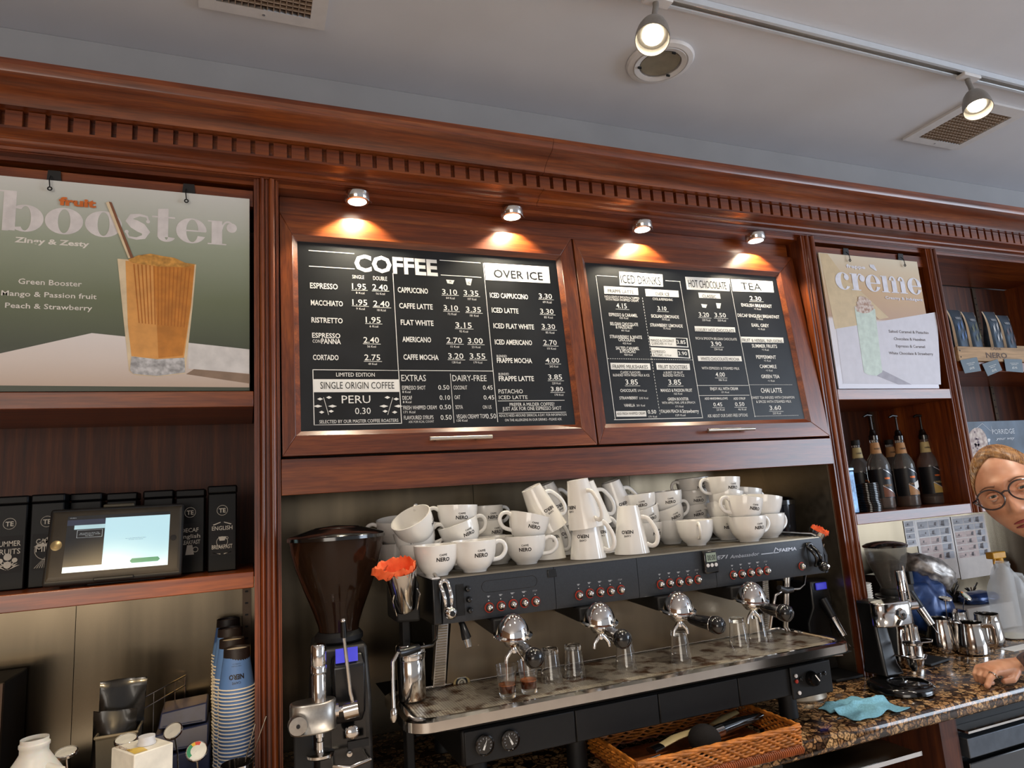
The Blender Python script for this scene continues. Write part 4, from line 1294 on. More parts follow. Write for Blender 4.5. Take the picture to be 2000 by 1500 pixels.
# metal cups with orange paper filters at both ends of the machine
def filter_cup(p, label, s, lean):
    """p = mouth centre"""
    t = thing('metal_cup', label, 'cup', p)
    q = Euler((lean[0], lean[1], 0)).to_matrix()
    z0 = -0.085 * s
    obj('wall', B().lathe([(0.001, z0), (0.019 * s, z0), (0.021 * s, z0 + 0.004), (0.031 * s, 0.0), (0.030 * s, 0.0), (0.0205 * s, z0 + 0.006), (0.001, z0 + 0.006)], 28, M=q, c=p, caps=False), POLI, t)
    for sgn in (-1, 1):
        a0 = p + q @ V((sgn * 0.020 * s, -0.018 * s, z0 * 0.98))
        a1 = p + q @ V((sgn * 0.026 * s, -0.026 * s, z0 * 0.55))
        a2 = p + q @ V((sgn * 0.022 * s, -0.026 * s, z0 * 0.42))
        obj('clip_wire', B().path([(a0, 0.0016), (a1, 0.0016), (a2, 0.0016)], 8), POLI, t)
    fl = thing('paper_filters', 'crumpled orange paper filter in the steel cup at the %s of the machine' % ('left end' if p.x < 1 else 'right end'), 'paper', p)
    rnd = random.Random(3 if s > 0.9 else 5)
    bm = B()
    rs = []
    N = 40
    for k, (rr, zz) in enumerate(((0.003, -0.026), (0.011, -0.024), (0.019, -0.014), (0.0235, -0.004), (0.0255, 0.004), (0.0265, 0.009), (0.0275, 0.008), (0.0285, 0.003), (0.0290, -0.001))):
        ring = []
        for i in range(N):
            a = 2 * pi * i / N
            w = (k / 7) ** 1.0
            j = 1 + w * (0.03 * sin(5 * a + 1) + 0.03 * sin(13 * a + k) + rnd.uniform(-0.04, 0.04))
            ext = 1 + (0.75 if p.x < 1 else 0.25) * w * max(0, cos(a - (2.9 if p.x < 1 else 5.9))) ** 2
            ring.append(p + q @ V((rr * s * j * ext * cos(a), rr * s * j * ext * sin(a), (zz + 0.003 * w * sin(9 * a + k * 2) + 0.004 * rnd.uniform(-1, 1)) * s)))
        rs.append(ring)
    bm.rings(rs, False)
    o = obj('filter', bm, mat('orange_paper', sr(238, 110, 58), 0.7, var=0.12, scale=60, col2=sr(226, 84, 34), sss=0.2), fl, sharp=70)
    o.modifiers.new('thick', 'SOLIDIFY').thickness = 0.0006


filter_cup(wY(782, 1110, -0.22), 'small steel cup with orange paper clipped at the left end of the machine', 1.22, (0.38, -0.15))
filter_cup(wY(1599, 1036, -0.02), 'small steel cup with orange paper at the right end of the machine', 0.92, (0.45, 0.30))
# black side bracket carrying the left cup and a small side tap
bk = thing('side_bracket', 'black bracket housing on the wall side of the machine behind the orange paper cup', 'bracket', (0.36, -0.05, 1.30))
obj('housing', B().rings([[V((0.330, -0.14, z)), V((0.385, -0.16, z)), V((0.385, -0.03, z)), V((0.330, -0.03, z))] for z in (1.270, 1.355)] + [[V((0.345, -0.12, 1.385)), V((0.380, -0.13, 1.385)), V((0.380, -0.04, 1.385)), V((0.345, -0.04, 1.385))]], True), BLKM, bk, bev=0.006)
obj('post', B().box(0.352, 0.372, -0.10, -0.06, 0.8815, 1.2695), BLKM, bk, bev=0.003)
obj('catch', B().box(0.352, 0.366, -0.122, -0.08, 1.3855, 1.394), mat('brass', sr(180, 150, 100), 0.3, 1.0), bk, bev=0.002)

# ================================================================ CUPS AND MUGS
def wrapped(b, s, R, z, h, w, az, bold=0.02):
    """lettering bent round a cup wall of radius R(z)"""
    def f(a, c):
        zz = z + c
        r = R(zz) + 0.0004
        th = az + (a - w / 2) / r
        return V((r * cos(th), r * sin(th), zz))
    put_text(b, s, f, w, h, bold)


CP = [(0.001, 0.003), (0.023, 0.003), (0.024, 0.0), (0.0275, 0.0), (0.029, 0.005), (0.0385, 0.013), (0.0465, 0.026), (0.0515, 0.042), (0.0540, 0.060), (0.0545, 0.073)]
CPI = [(0.0520, 0.0735), (0.0510, 0.060), (0.0480, 0.042), (0.0430, 0.028), (0.034, 0.016), (0.022, 0.010), (0.001, 0.008)]
MP = [(0.001, 0.003), (0.024, 0.003), (0.025, 0.0), (0.029, 0.0), (0.0295, 0.004), (0.0345, 0.035), (0.0415, 0.080), (0.0490, 0.130)]
MPI = [(0.0462, 0.1305), (0.0385, 0.080), (0.031, 0.036), (0.027, 0.010), (0.001, 0.008)]


def interp(prof):
    pr = sorted((z, r) for r, z in prof if r > 0.022)
    def f(z):
        for (z0, r0), (z1, r1) in zip(pr, pr[1:]):
            if z0 <= z <= z1:
                return r0 + (r1 - r0) * (z - z0) / max(1e-6, z1 - z0)
        return pr[-1][1] if z > pr[-1][0] else pr[0][1]
    return f


def make_cup(kind, logo=True):
    if kind == 'cup':
        P_, I_, zt, hr = CP, CPI, 0.070, 0.004
    else:
        P_, I_, zt, hr = MP, MPI, 0.130, 0.0045
    body = mesh_of('cup_body', B().lathe(P_ + I_, 40, caps=False), CER, None, 50)
    h = B()
    if kind == 'cup':
        pts = [(0.0505, 0.060), (0.063, 0.066), (0.076, 0.062), (0.082, 0.050), (0.079, 0.037), (0.066, 0.026), (0.0435, 0.023)]
    else:
        pts = [(0.0435, 0.106), (0.058, 0.112), (0.070, 0.106), (0.075, 0.090), (0.072, 0.070), (0.062, 0.050), (0.050, 0.036), (0.0340, 0.032)]
    # Catmull refinement
    q = []
    for i in range(len(pts) - 1):
        a, b_, c, d = pts[max(i - 1, 0)], pts[i], pts[i + 1], pts[min(i + 2, len(pts) - 1)]
        for k in range(4):
            t = k / 4
            q.append(tuple(0.5 * ((2 * b_[j]) + (c[j] - a[j]) * t + (2 * a[j] - 5 * b_[j] + 4 * c[j] - d[j]) * t * t + (3 * b_[j] - a[j] - 3 * c[j] + d[j]) * t ** 3) for j in (0, 1)))
    q.append(pts[-1])
    h.path([(V((x, 0, z)), hr) for x, z in q], 10, True, flat=1.35)
    hm = mesh_of('handle', h, CER, None, 60)
    lm = None
    if logo:
        R = interp(P_)
        lb = B()
        for az in (-pi / 2, pi / 2):
            z0 = 0.036 if kind == 'cup' else 0.066
            # block letters NERO with CAFFE above
            wrapped(lb, 'NERO', R, z0, 0.0092, 0.033, az, 0.035)
            wrapped(lb, 'CAFFÈ', R, z0 + 0.0125, 0.0046, 0.019, az, 0.025)
        lm = mesh_of('logo', lb, INK)
    return body, hm, lm


CUPM = make_cup('cup')
MUGM = make_cup('mug')
CUPP = (CUPM[0], CUPM[1], None)


def place_cup(kind, label, p, yaw, lean=0.0, dirn=0.0, group=None, s=1.0, up=False, logo=True):
    meshes = CUPM if kind == 'cup' else MUGM
    M_ = Matrix.Rotation(dirn, 3, 'Z') @ Matrix.Rotation(lean, 3, 'Y') @ Matrix.Rotation(-dirn, 3, 'Z')
    if up:   # upside down
        M_ = M_ @ Matrix.Rotation(pi, 3, 'X')
        yaw = -yaw
    M_ = M_ @ Matrix.Rotation(yaw, 3, 'Z')
    t = thing('coffee_cup' if kind == 'cup' else 'latte_mug', label, 'cup' if kind == 'cup' else 'mug', p, M_.to_euler(), group)
    t.scale = (s, s, s)
    for n, m in zip(('bowl', 'handle', 'logo'), meshes):
        if m is None or (n == 'logo' and not logo): continue
        o = D.objects.new(n, m)
        COL.objects.link(o)
        o.parent = t
        if n == 'logo': o['kind'] = 'stuff'
    return t


ZG = ZTOP + 0.0034
GC, GM = 'white cappuccino cups on the machine', 'upside-down white latte mugs on the machine'


def cupat(zx, zy, k, **kw):
    x, y = P4(zx, zy) if k == 4 else P5(zx, zy)
    return wZ(x, y, ZG)


def put(kind, label, base, yaw=0.0, lean=0.0, dirn=0.0, dz=0.0, dx=0.0, dy=0.0, up=False, s=1.0, logo=True):
    p = V(base) + V((dx, dy, dz))
    return place_cup(kind, label, p, radians(yaw), radians(lean), radians(dirn), GC if kind == 'cup' else GM, s, up, logo)


# yaw: 0 = handle to the right along the machine; the logo faces the room
b1 = V((0.432, -0.150, ZG)); b2 = V((0.528, -0.155, ZG)); b3 = V((0.690, -0.100, ZG))
put('cup', 'white cup at the front left corner of the machine, lowest row, first from the left', b1, 4)
put('cup', 'white cup in the lowest front row, second from the left, beside the corner cup', b2, 2, s=1.04)
lb = V((0.420, -0.040, ZG))
put('cup', 'white cup hidden behind the front left corner cup, holding up a tilted pair', lb, 10)
put('cup', 'middle cup of the tilted pair at far left, handle turned to the right', lb, -12, lean=12, dirn=150, dz=0.040, dy=0.010)
put('cup', 'uppermost tilted cup at far left, mouth facing the room and handle at the back', lb, 62, lean=34, dirn=215, dz=0.082, dx=0.006, dy=0.005)
put('cup', 'greyish cup at the back left edge with its handle to the left', V((0.385, 0.08, ZG)), 175, lean=10, dirn=250, dz=0.066, logo=False)
put('cup', 'cup supporting the back left edge cup', V((0.385, 0.085, ZG)), 170, logo=False)
mb = V((0.535, -0.045, ZG))
put('cup', 'white cup standing just behind the second front cup, only its rim showing', mb, 20)
put('cup', 'tilted cup resting on the cups of the second stack, handle up at right', mb, 10, lean=-17, dirn=0, dz=0.050, dx=0.006)
put('cup', 'top cup of the second stack from the left with its handle at left', mb, 178, lean=3, dz=0.092, dx=-0.012, dy=0.012)
put('cup', 'cup in the back row behind the second stack, lower one', V((0.645, 0.09, ZG)), 20)
put('cup', 'cup in the back row behind the second stack, middle one', V((0.645, 0.09, ZG)), 200, dz=0.042)
put('cup', 'cup in the back row behind the second stack, upper one with logo at right', V((0.645, 0.09, ZG)), 10, dz=0.084)
put('cup', 'lower cup of the third stack, in front of the leaning latte mugs', b3, -24)
put('cup', 'tilted cup on top of the third stack, in front of the leaning latte mugs', b3, 178, lean=15, dirn=0, dz=0.056, dx=0.002, dy=0.006)
put('cup', 'cup in shade between the second and the third stack', V((0.640, -0.015, ZG)), 40)
# mugs, upside down: origin is the (upturned) foot, so lift by the height
MH = 0.1305


def mug(label, x, y, yaw, lean=0.0, dirn=0.0, dz=0.0, dx=0.0, dy=0.0):
    M_ = Matrix.Rotation(radians(dirn), 3, 'Z') @ Matrix.Rotation(radians(lean), 3, 'Y')
    off = M_ @ V((0, 0, MH))
    return put('mug', label, V((x, y, ZG)) + off, yaw, lean, dirn, dz, dx, dy, up=True)


mug('lower mug of the first pair of latte mugs, handle to the right', 0.790, -0.020, 8)
mug('upper mug of the first pair of latte mugs, leaning left over the cup stack', 0.790, -0.020, 8, lean=-24, dz=0.080, dx=0.012, dy=-0.004)
mug('lower mug of the second pair, behind the first pair of latte mugs', 0.868, 0.070, 10)
mug('upper mug of the second pair, leaning left behind the first pair', 0.868, 0.070, 10, lean=-18, dz=0.084, dx=0.006)
mug('lower mug of the third pair, handle to the right, middle of the front row', 0.860, -0.125, -42)
mug('upper mug of the third pair, handle turned towards the room', 0.860, -0.125, -78, lean=-7, dz=0.082, dx=0.002)
mug('lower mug of the fourth pair, half hidden behind the third pair', 0.958, 0.000, -8)
mug('upper mug of the fourth pair, leaning left with open handle at right', 0.958, 0.000, -2, lean=-12, dz=0.078, dx=0.0)
mug('single latte mug at the right of the front row of mugs, handle to the right', 1.000, -0.120, -42)
mug('lower mug of the fifth pair behind the single mug', 1.080, 0.040, 5)
mug('upper mug of the fifth pair, topmost at right with handle pointing right', 1.080, 0.040, -2, lean=-15, dz=0.078, dx=-0.004)
# right-hand cups
d0 = V((1.135, 0.020, ZG))
put('cup', 'lowest cup of the stack right beside the latte mugs', d0, 15)
put('cup', 'tilted middle cup of the stack right beside the latte mugs, handle at right', d0, 2, lean=-14, dz=0.047, dx=0.008)
put('cup', 'uppermost cup of the stack right beside the latte mugs', d0, 160, lean=-4, dz=0.088, dx=-0.010)
e0 = V((1.245, 0.045, ZG))
put('cup', 'lowest cup behind the cup whose handle faces the room', e0, 20)
put('cup', 'tilted second cup of the stack behind the cup whose handle faces the room', e0, -4, lean=-18, dz=0.046, dx=0.008)
put('cup', 'top cup of the stack behind the cup whose handle faces the room', e0, 165, lean=-3, dz=0.090, dx=-0.006)
put('cup', 'single white cup whose handle points straight at the room', V((1.243, -0.085, ZG)), -116, logo=False)
g0 = V((1.395, 0.110, ZG))
put('cup', 'lowest cup of the tall back stack in the middle of the right half', g0, 15)
put('cup', 'second cup of the tall back stack in the middle of the right half', g0, -20, lean=-8, dz=0.044)
put('cup', 'third cup of the tall back stack in the middle of the right half', g0, 160, dz=0.086)
put('cup', 'top cup of the tall back stack, dark mouth showing, handle at left', g0, 178, lean=-3, dz=0.128, dx=0.002)
h0 = V((1.420, -0.010, ZG))
put('cup', 'lowest cup of the tallest stack at right, logo at its left', h0, -30)
put('cup', 'second cup of the tallest stack at right, tilted', h0, 120, lean=10, dirn=60, dz=0.042, logo=False)
put('cup', 'third cup of the tallest stack at right, tilted the other way', h0, 60, lean=8, dz=0.080, logo=False)
put('cup', 'topmost cup of all on the machine, handle at left, logo to the room', h0, 180, lean=3, dz=0.120, dx=-0.002, s=1.03)
i0 = V((1.395, -0.135, ZG))
put('cup', 'lowest front cup at right with a handle at right, in front of the tallest stack', i0, 2, s=1.02)
put('cup', 'tilted cup on the lowest front cup at right, handle at left', i0, 180, lean=10, dz=0.056, dx=-0.014, s=1.02)
j0 = V((1.515, -0.085, ZG))
put('cup', 'lowest cup at the right end of the machine top, handle at right', j0, 5, logo=False)
put('cup', 'tilted cup on the lowest cup at the right end', j0, 170, lean=10, dz=0.056, dx=-0.012, logo=False)
k0 = V((1.560, 0.060, ZG))
put('cup', 'lower back cup at the right end of the machine top', k0, 5)
put('cup', 'middle back cup at the right end of the machine top', k0, 10, dz=0.042)
put('cup', 'upper back cup at the right end, handle pointing right, rim tipped right', k0, 2, lean=9, dz=0.082, dx=-0.004)

# ================================================================ ON THE DRIP TRAY
GL = [(0.001, 0.0), (0.020, 0.0), (0.0215, 0.002), (0.0225, 0.012), (0.0300, 0.085), (0.0288, 0.085), (0.0215, 0.014), (0.001, 0.013)]
ZD = 1.0908
glm = mesh_of('glass_wall', B().lathe(GL, 28, caps=False), GLASS)
for lab, px, py, up in (('left shot glass with espresso under the first group', 992, 1362, 0), ('right shot glass with espresso under the first group', 1034, 1353, 0),
                        ('upturned glass just right of the two espresso shots', 1078, 1330, 1), ('second upturned glass right of the espresso shots', 1123, 1322, 1),
                        ('upturned ribbed glass under the second group handle', 1224, 1304, 1), ('upturned glass under the third group spout', 1331, 1291, 1),
                        ('left one of two upturned glasses under the fourth group', 1445, 1262, 1), ('right one of two upturned glasses under the fourth group', 1482, 1252, 1)):
    p = wZ(px, py, ZD)
    p.y = min(p.y, -0.09)
    s = 0.84 if not up else 0.92
    t = thing('shot_glass', lab, 'glass', p, (0, 0, 0), 'small glasses on the drip tray')
    t.scale = (s, s, s)
    o = D.objects.new('glass_wall', glm); COL.objects.link(o); o.parent = t
    if up:
        o.rotation_euler = (pi, 0, 0); o.location = (0, 0, 0.085)
    else:
        c = thing('espresso_shot', 'espresso coffee in the ' + lab.split(' with')[0] + ' below the spout', 'coffee', p)
        c.scale = (s, s, s)
        cm = B().lathe([(0.001, 0.0135), (0.0210, 0.0145), (0.0232, 0.033), (0.001, 0.033)], 24)
        o = D.objects.new('liquid', mesh_of('liquid', cm, mat('espresso', sr(92, 40, 14), 0.15, coat=0.3, var=0.2, scale=60))); COL.objects.link(o); o.parent = c
        cm = B().lathe([(0.001, 0.0332), (0.0233, 0.0332), (0.0236, 0.036), (0.001, 0.036)], 24)
        o = D.objects.new('crema', mesh_of('crema', cm, mat('crema', sr(176, 96, 38), 0.4))); COL.objects.link(o); o.parent = c
# steel canister at the left of the tray
p = wZ(808, 1362, 1.0948)
t = thing('steel_canister', 'polished steel knock-out canister with screw lid on the left end of the drip tray', 'canister', (0.362, -0.135, 1.0952))
c = (0.362, -0.135, 0)
z = 1.0952
obj('body', B().lathe([(0.001, z), (0.031, z), (0.033, z + 0.003), (0.033, z + 0.088), (0.032, z + 0.090), (0.001, z + 0.090)], 36, c=c), POLI, t)
obj('lid', B().lathe([(0.001, z + 0.0905), (0.034, z + 0.0905), (0.0345, z + 0.094), (0.0345, z + 0.120), (0.032, z + 0.124), (0.001, z + 0.125)], 36, c=c), CHROME, t)
obj('lid_ring', B().torus((c[0], c[1], z + 0.103), 0.0348, 0.0014, seg=36), CHROME, t)
# ================================================================ POSTERS
def arc(cx, cy, rx, ry, ix, iy, a0, a1, n=28, dx=0.0):
    """list of quads of an elliptical ring segment with its own inner ellipse"""
    o = []
    for i in range(n):
        p, q = a0 + (a1 - a0) * i / n, a0 + (a1 - a0) * (i + 1) / n
        o.append([(cx + rx * cos(p), cy + ry * sin(p)), (cx + rx * cos(q), cy + ry * sin(q)), (cx + dx + ix * cos(q), cy + iy * sin(q)), (cx + dx + ix * cos(p), cy + iy * sin(p))])
    return o


def disc(cx, cy, r, n=16, ry=None):
    return [[(cx + r * cos(2 * pi * i / n), cy + (ry or r) * sin(2 * pi * i / n)) for i in range(n)]]


def R4(a, b_, c, d): return [[(a, b_), (c, b_), (c, d), (a, d)]]


def fat(ch):
    """heavy high-contrast serif letters, x-height 1; returns (advance, polygons)"""
    P = []
    if ch in 'oe':
        if ch == 'o':
            P = arc(0.62, 0.5, 0.62, 0.52, 0.20, 0.47, 0, 2 * pi)
            return 1.30, P
        P = arc(0.56, 0.5, 0.56, 0.52, 0.22, 0.47, 0.02, 1.86 * pi, dx=0.03) + R4(0.30, 0.47, 1.10, 0.53)
        return 1.18, P
    if ch == 'c':
        return 1.12, arc(0.56, 0.5, 0.56, 0.52, 0.20, 0.47, 0.22 * pi, 1.80 * pi, dx=0.05) + disc(0.83, 0.74, 0.18)
    if ch == 'b':
        return 1.42, R4(0.10, 0.0, 0.50, 1.50) + R4(-0.04, 1.46, 0.5, 1.52) + arc(0.80, 0.5, 0.58, 0.52, 0.18, 0.47, -pi * 0.75, pi * 0.75) + R4(0.1, -0.02, 0.3, 0.02)
    if ch == 't':
        return 0.86, R4(0.20, 0.16, 0.58, 1.30) + R4(0.0, 0.94, 0.82, 1.0) + arc(0.52, 0.22, 0.32, 0.25, 0.06, 0.16, pi, 1.9 * pi) + [[(0.20, 1.30), (0.58, 1.30), (0.58, 1.34)]]
    if ch == 'r':
        return 1.10, R4(0.12, 0.0, 0.52, 1.0) + R4(-0.02, 0.95, 0.5, 1.0) + R4(-0.02, 0.0, 0.68, 0.05) + arc(0.74, 0.60, 0.26, 0.42, 0.20, 0.34, 0.15 * pi, 0.95 * pi) + disc(0.88, 0.74, 0.20)
    if ch == 'm':
        q = R4(0.12, 0.0, 0.48, 1.0) + R4(-0.02, 0.95, 0.46, 1.0) + R4(-0.02, 0, 0.60, 0.05)
        for x in (0.82, 1.50):
            q += R4(x, 0.0, x + 0.36, 0.72) + R4(x - 0.12, 0, x + 0.48, 0.05) + arc(x + 0.08, 0.66, 0.28, 0.36, 0.10, 0.28, 0, pi * 0.9, 14) + R4(x + 0.0, 0.6, x + 0.36, 0.74)
        return 2.06, q
    if ch == 's':
        sp = [(0.86, 0.74, 0.03), (0.80, 0.93, 0.04), (0.55, 0.98, 0.05), (0.27, 0.90, 0.10), (0.20, 0.74, 0.15), (0.36, 0.60, 0.19), (0.60, 0.46, 0.20), (0.78, 0.28, 0.15), (0.70, 0.10, 0.09), (0.45, 0.02, 0.05), (0.18, 0.06, 0.04), (0.08, 0.30, 0.03)]
        L_, R_ = [], []
        for i, (x, y, w_) in enumerate(sp):
            a, b_ = sp[max(0, i - 1)], sp[min(len(sp) - 1, i + 1)]
            d = V((b_[0] - a[0], b_[1] - a[1])).normalized()
            L_.append((x - d.y * w_, y + d.x * w_)); R_.append((x + d.y * w_, y - d.x * w_))
        return 0.98, [[L_[i], L_[i + 1], R_[i + 1], R_[i]] for i in range(len(sp) - 1)] + disc(0.84, 0.74, 0.07) + disc(0.11, 0.27, 0.07)
    return 0.5, []


def fat_word(b, s, pl, x0, y0, x1, y1, xh_px, lift):
    u0, v0 = pl.uv(x0, y0); u1, v1 = pl.uv(x1, y1)
    _, vh = pl.uv(x0, y0 - xh_px)
    H = vh - v0
    tot = sum(fat(c)[0] for c in s)
    k = (u1 - u0) / tot
    x = 0
    for c in s:
        adv, P = fat(c)
        for i_, poly in enumerate(P):
            b.face([pl.at(u0 + (x + px) * k, v0 + py * H, lift + (i_ % 40) * 4e-6 + (4e-5 if len(poly) > 6 else 0)) for px, py in poly])
        x += adv


# left poster, hangs from two clips in front of the rail and stands on the shelf
PY = 0.010
pt = thing('poster', 'large landscape poster of an orange fruit booster drink in a ribbed glass', 'poster', (-0.3, PY, 1.857))
pz1 = 2.378
gb = gradmat('poster_green', [(0.0, sr(66, 72, 56)), (0.30, sr(106, 114, 88)), (0.62, sr(152, 160, 140)), (1.0, sr(212, 212, 208))], 'Z', 0.10, 0.54, 0.42, 0.15)
pl = Plane(V((0, PY, 0)), UX, UZ, 0, 320, 3.2609)
obj('sheet', B().box(-0.86, 0.007, PY, PY + 0.005, 1.857, pz1), gb, pt)
a = B()
pl.poly(a, [(-900, 1420), (-900, 1330), (0, 1208), (585, 1078), (1588, 1182), (1588, 1424), (0, 1412)], 0.0006)
obj('table_print', a, gradmat('poster_table', [(0.0, sr(190, 166, 146)), (0.5, sr(214, 200, 190)), (1.0, sr(226, 218, 214))], 'Z', 0.0, 0.14, 0.45), pt)
a = B(); pl.poly(a, [(1185, 1340), (1590, 1400), (1590, 1340), (1240, 1305)], 0.0008)
obj('shade_print', a, mat('print_shade', sr(146, 122, 102), 0.5), pt)
a = B(); pl.poly(a, [(1588, 1182), (1588, 1336), (1200, 1305), (1200, 1140)], 0.0009)
obj('table_edge_print', a, mat('print_pale', sr(222, 218, 214), 0.5), pt)
# glass artwork
def qx(t, y):      # edges of the printed glass
    return (748 + (820 - 748) * t, 1250 + (1180 - 1250) * t)
OR1, OR2, OR3 = mat('print_orange', sr(206, 132, 50), 0.45, var=0.12, scale=30), mat('print_amber', sr(226, 160, 84), 0.45, var=0.08), mat('print_cream', sr(226, 204, 168), 0.45)
a = B(); pl.poly(a, [(748, 605), (1250, 642), (1228, 900), (1180, 1335), (1000, 1356), (860, 1345), (822, 1320), (790, 1020)], 0.0010)
obj('glass_print', a, OR3, pt)
a = B(); pl.poly(a, [(800, 618), (1240, 645), (1218, 900), (1172, 1235), (1000, 1244), (838, 1225), (815, 1030)], 0.0013)
obj('drink_print', a, OR2, pt)
a = B(); pl.poly(a, [(980, 632), (1238, 648), (1216, 900), (1165, 1222), (1010, 1238)], 0.0016)
obj('drink_print', a, OR1, pt)
a = B()
for i in range(15):
    x = 850 + i * 25.5
    pl.poly(a, [(x, 640 + i * 2), (x + 7, 640 + i * 2), (x * 0.80 + 210, 1015 + i * 2), (x * 0.80 + 204, 1015 + i * 2)], 0.0019)
tag(obj('rib_print', a, mat('print_rib', sr(184, 108, 34), 0.45), pt), kind='stuff')
a = B(); pl.poly(a, [(838, 1228), (1000, 1246), (1175, 1236), (1180, 1330), (1000, 1352), (850, 1338), (828, 1316)], 0.0019)
obj('glass_base_print', a, mat('print_glass', sr(206, 204, 204), 0.4, var=0.25, scale=70), pt)
a = B(); pl.poly(a, [(815, 612), (880, 585), (960, 574), (1040, 590), (1110, 600), (1180, 632), (1250, 642), (1180, 660), (1000, 655), (850, 632)], 0.0022)
obj('foam_print', a, mat('print_foam', sr(218, 158, 74), 0.45, var=0.25, scale=60), pt)
a = B(); pl.poly(a, [(676, 250), (694, 243), (838, 602), (818, 602)], 0.0025)
obj('straw_print', a, OR3, pt)
a = B(); pl.poly(a, [(694, 243), (712, 248), (852, 602), (832, 602)], 0.0027)
obj('straw_side_print', a, mat('print_straw', sr(132, 84, 58), 0.5), pt)
a = B()
fat_word(a, 'booster', pl, -10, 418, 1512, 532, 168, 0.0005)
obj('title_lettering', a, mat('print_lilac', sr(222, 216, 214), 0.45), pt)
a = B()
pl.text(a, 'Zingy & Zesty', 92, 498, 570, 34, 0.03, 0.05, lift=0.0006)
pl.text(a, 'Green Booster', 116, 764, 522, 36, 0.012, lift=0.0006)
pl.text(a, 'Mango & Passion fruit', 8, 838, 616, 34, 0.012, lift=0.0006)
pl.text(a, 'Peach & Strawberry', 32, 916, 588, 34, 0.012, lift=0.0006)
obj('lettering', a, mat('print_offwhite', sr(232, 226, 216), 0.5), pt)
a = B(); pl.text(a, 'fruit', 376, 262, 614, 50, 0.045, lift=0.0031)
obj('orange_lettering', a, mat('print_rust', sr(206, 108, 44), 0.5), pt)


def clip(p, x, z, label, hang):
    t = thing('poster_clip', label, 'clip', (x, 0.02, z))
    obj('jaw', B().prism([(x - 0.017, 0.0215, z - 0.030), (x + 0.017, 0.0215, z - 0.030), (x + 0.013, 0.0175, z + 0.010), (x - 0.013, 0.0175, z + 0.010)], (0, -0.003, 0)), BLKM, t)
    obj('wire_arm', B().path([(V((x - 0.006, 0.012, z - 0.006)), 0.0013), (V((x - 0.006, 0.001, z - 0.020)), 0.0013), (V((x - 0.004, 0.000, z - 0.040)), 0.0013)], 8), BLKM, t)
    obj('wire_loop', B().torus((x - 0.004, 0.001, z - 0.044), 0.0042, 0.0016, V((0, 1, 0)), 14, 6), BLKM, t)


for px, lab in ((106, 'black bulldog clip at the left on the fruit booster poster'), (369, 'black bulldog clip at the right on the fruit booster poster')):
    p = wY(px, 352 + px * 0.05, 0.02)
    clip(p, p.x, 2.396, lab, 1)

pt = thing('poster', 'small portrait poster of a pale green frappe creme drink beside the bottles', 'poster', (2.25, PY, 1.857))
pl = Plane(V((0, PY, 0)), UX, UZ, 1560, 460, 2.6796)
obj('sheet', B().box(2.003, 2.526, PY, PY + 0.005, 1.857, pz1), gradmat('poster_sand', [(0.0, sr(206, 204, 214)), (0.50, sr(214, 206, 206)), (0.52, sr(176, 140, 110)), (0.75, sr(196, 164, 124)), (1.0, sr(212, 200, 176))], 'Z', 0.0, 0.52, 0.42, 0.15), pt)
a = B(); pl.poly(a, [(195, 488), (722, 400), (744, 780), (232, 775)], 0.0006)
obj('table_print', a, mat('print_lavender', sr(208, 206, 214), 0.5, var=0.03), pt)
a = B(); pl.poly(a, [(108, 92), (150, 96), (300, 300), (330, 470), (190, 490)], 0.0005); pl.poly(a, [(240, 250), (280, 250), (470, 430), (420, 440)], 0.0008)
obj('light_stripe_print', a, mat('print_sand', sr(206, 184, 146), 0.5, var=0.05), pt)
a = B(); pl.poly(a, [(290, 370), (398, 385), (436, 715), (405, 735), (360, 728), (340, 715)], 0.0012)
obj('glass_print', a, mat('print_mint', sr(200, 214, 202), 0.45, var=0.08, scale=40), pt)
a = B(); pl.poly(a, [(408, 735), (440, 706), (590, 780), (520, 780)], 0.0010)
obj('shade_print', a, mat('print_grey', sr(166, 162, 172), 0.5), pt)
a = B()
for cx, cy, r in ((342, 378, 48), (340, 352, 38), (330, 335, 24), (322, 324, 10)):
    pl.poly(a, [(cx + r * cos(q * pi / 9) * (1 + 0.1 * sin(q * 3)), cy + r * 0.62 * sin(q * pi / 9)) for q in range(18)], 0.0014 + r * 1e-6 + (400 - cy) * 1e-5)
obj('cream_print', a, mat('print_cream_swirl', sr(214, 200, 190), 0.5, var=0.35, scale=90, col2=sr(160, 124, 104)), pt)
a = B()
fat_word(a, 'creme', pl, 197, 280, 650, 302, 88, 0.0016)
pl.poly(a, [(368, 152), (392, 154), (408, 186), (398, 184), (372, 166)], 0.0016)
pl.text(a, 'frappe', 248, 168, 346, 18, 0.03, lift=0.0016)
pl.text(a, 'Creamy & Indulgent', 452, 332, 645, 15, 0.02, lift=0.0016)
obj('title_lettering', a, mat('print_white', sr(226, 226, 236), 0.45), pt)
a = B()
for s, x0, y, x1 in (('Salted Caramel & Pistachio', 471, 508, 678), ('Chocolate & Hazelnut', 498, 547, 662), ('Espresso & Caramel', 509, 585, 660), ('White Chocolate & Strawberry', 472, 622, 702)):
    pl.text(a, s, x0, y, x1, 15, 0.008, lift=0.0012)
obj('lettering', a, mat('print_brown', sr(92, 78, 74), 0.5), pt)
for px, lab in ((1652, 'black bulldog clip at the left on the frappe creme poster'), (1757, 'black bulldog clip at the right on the frappe creme poster')):
    p = wY(px, 500, 0.02)
    clip(p, p.x, 2.398, lab, 1)

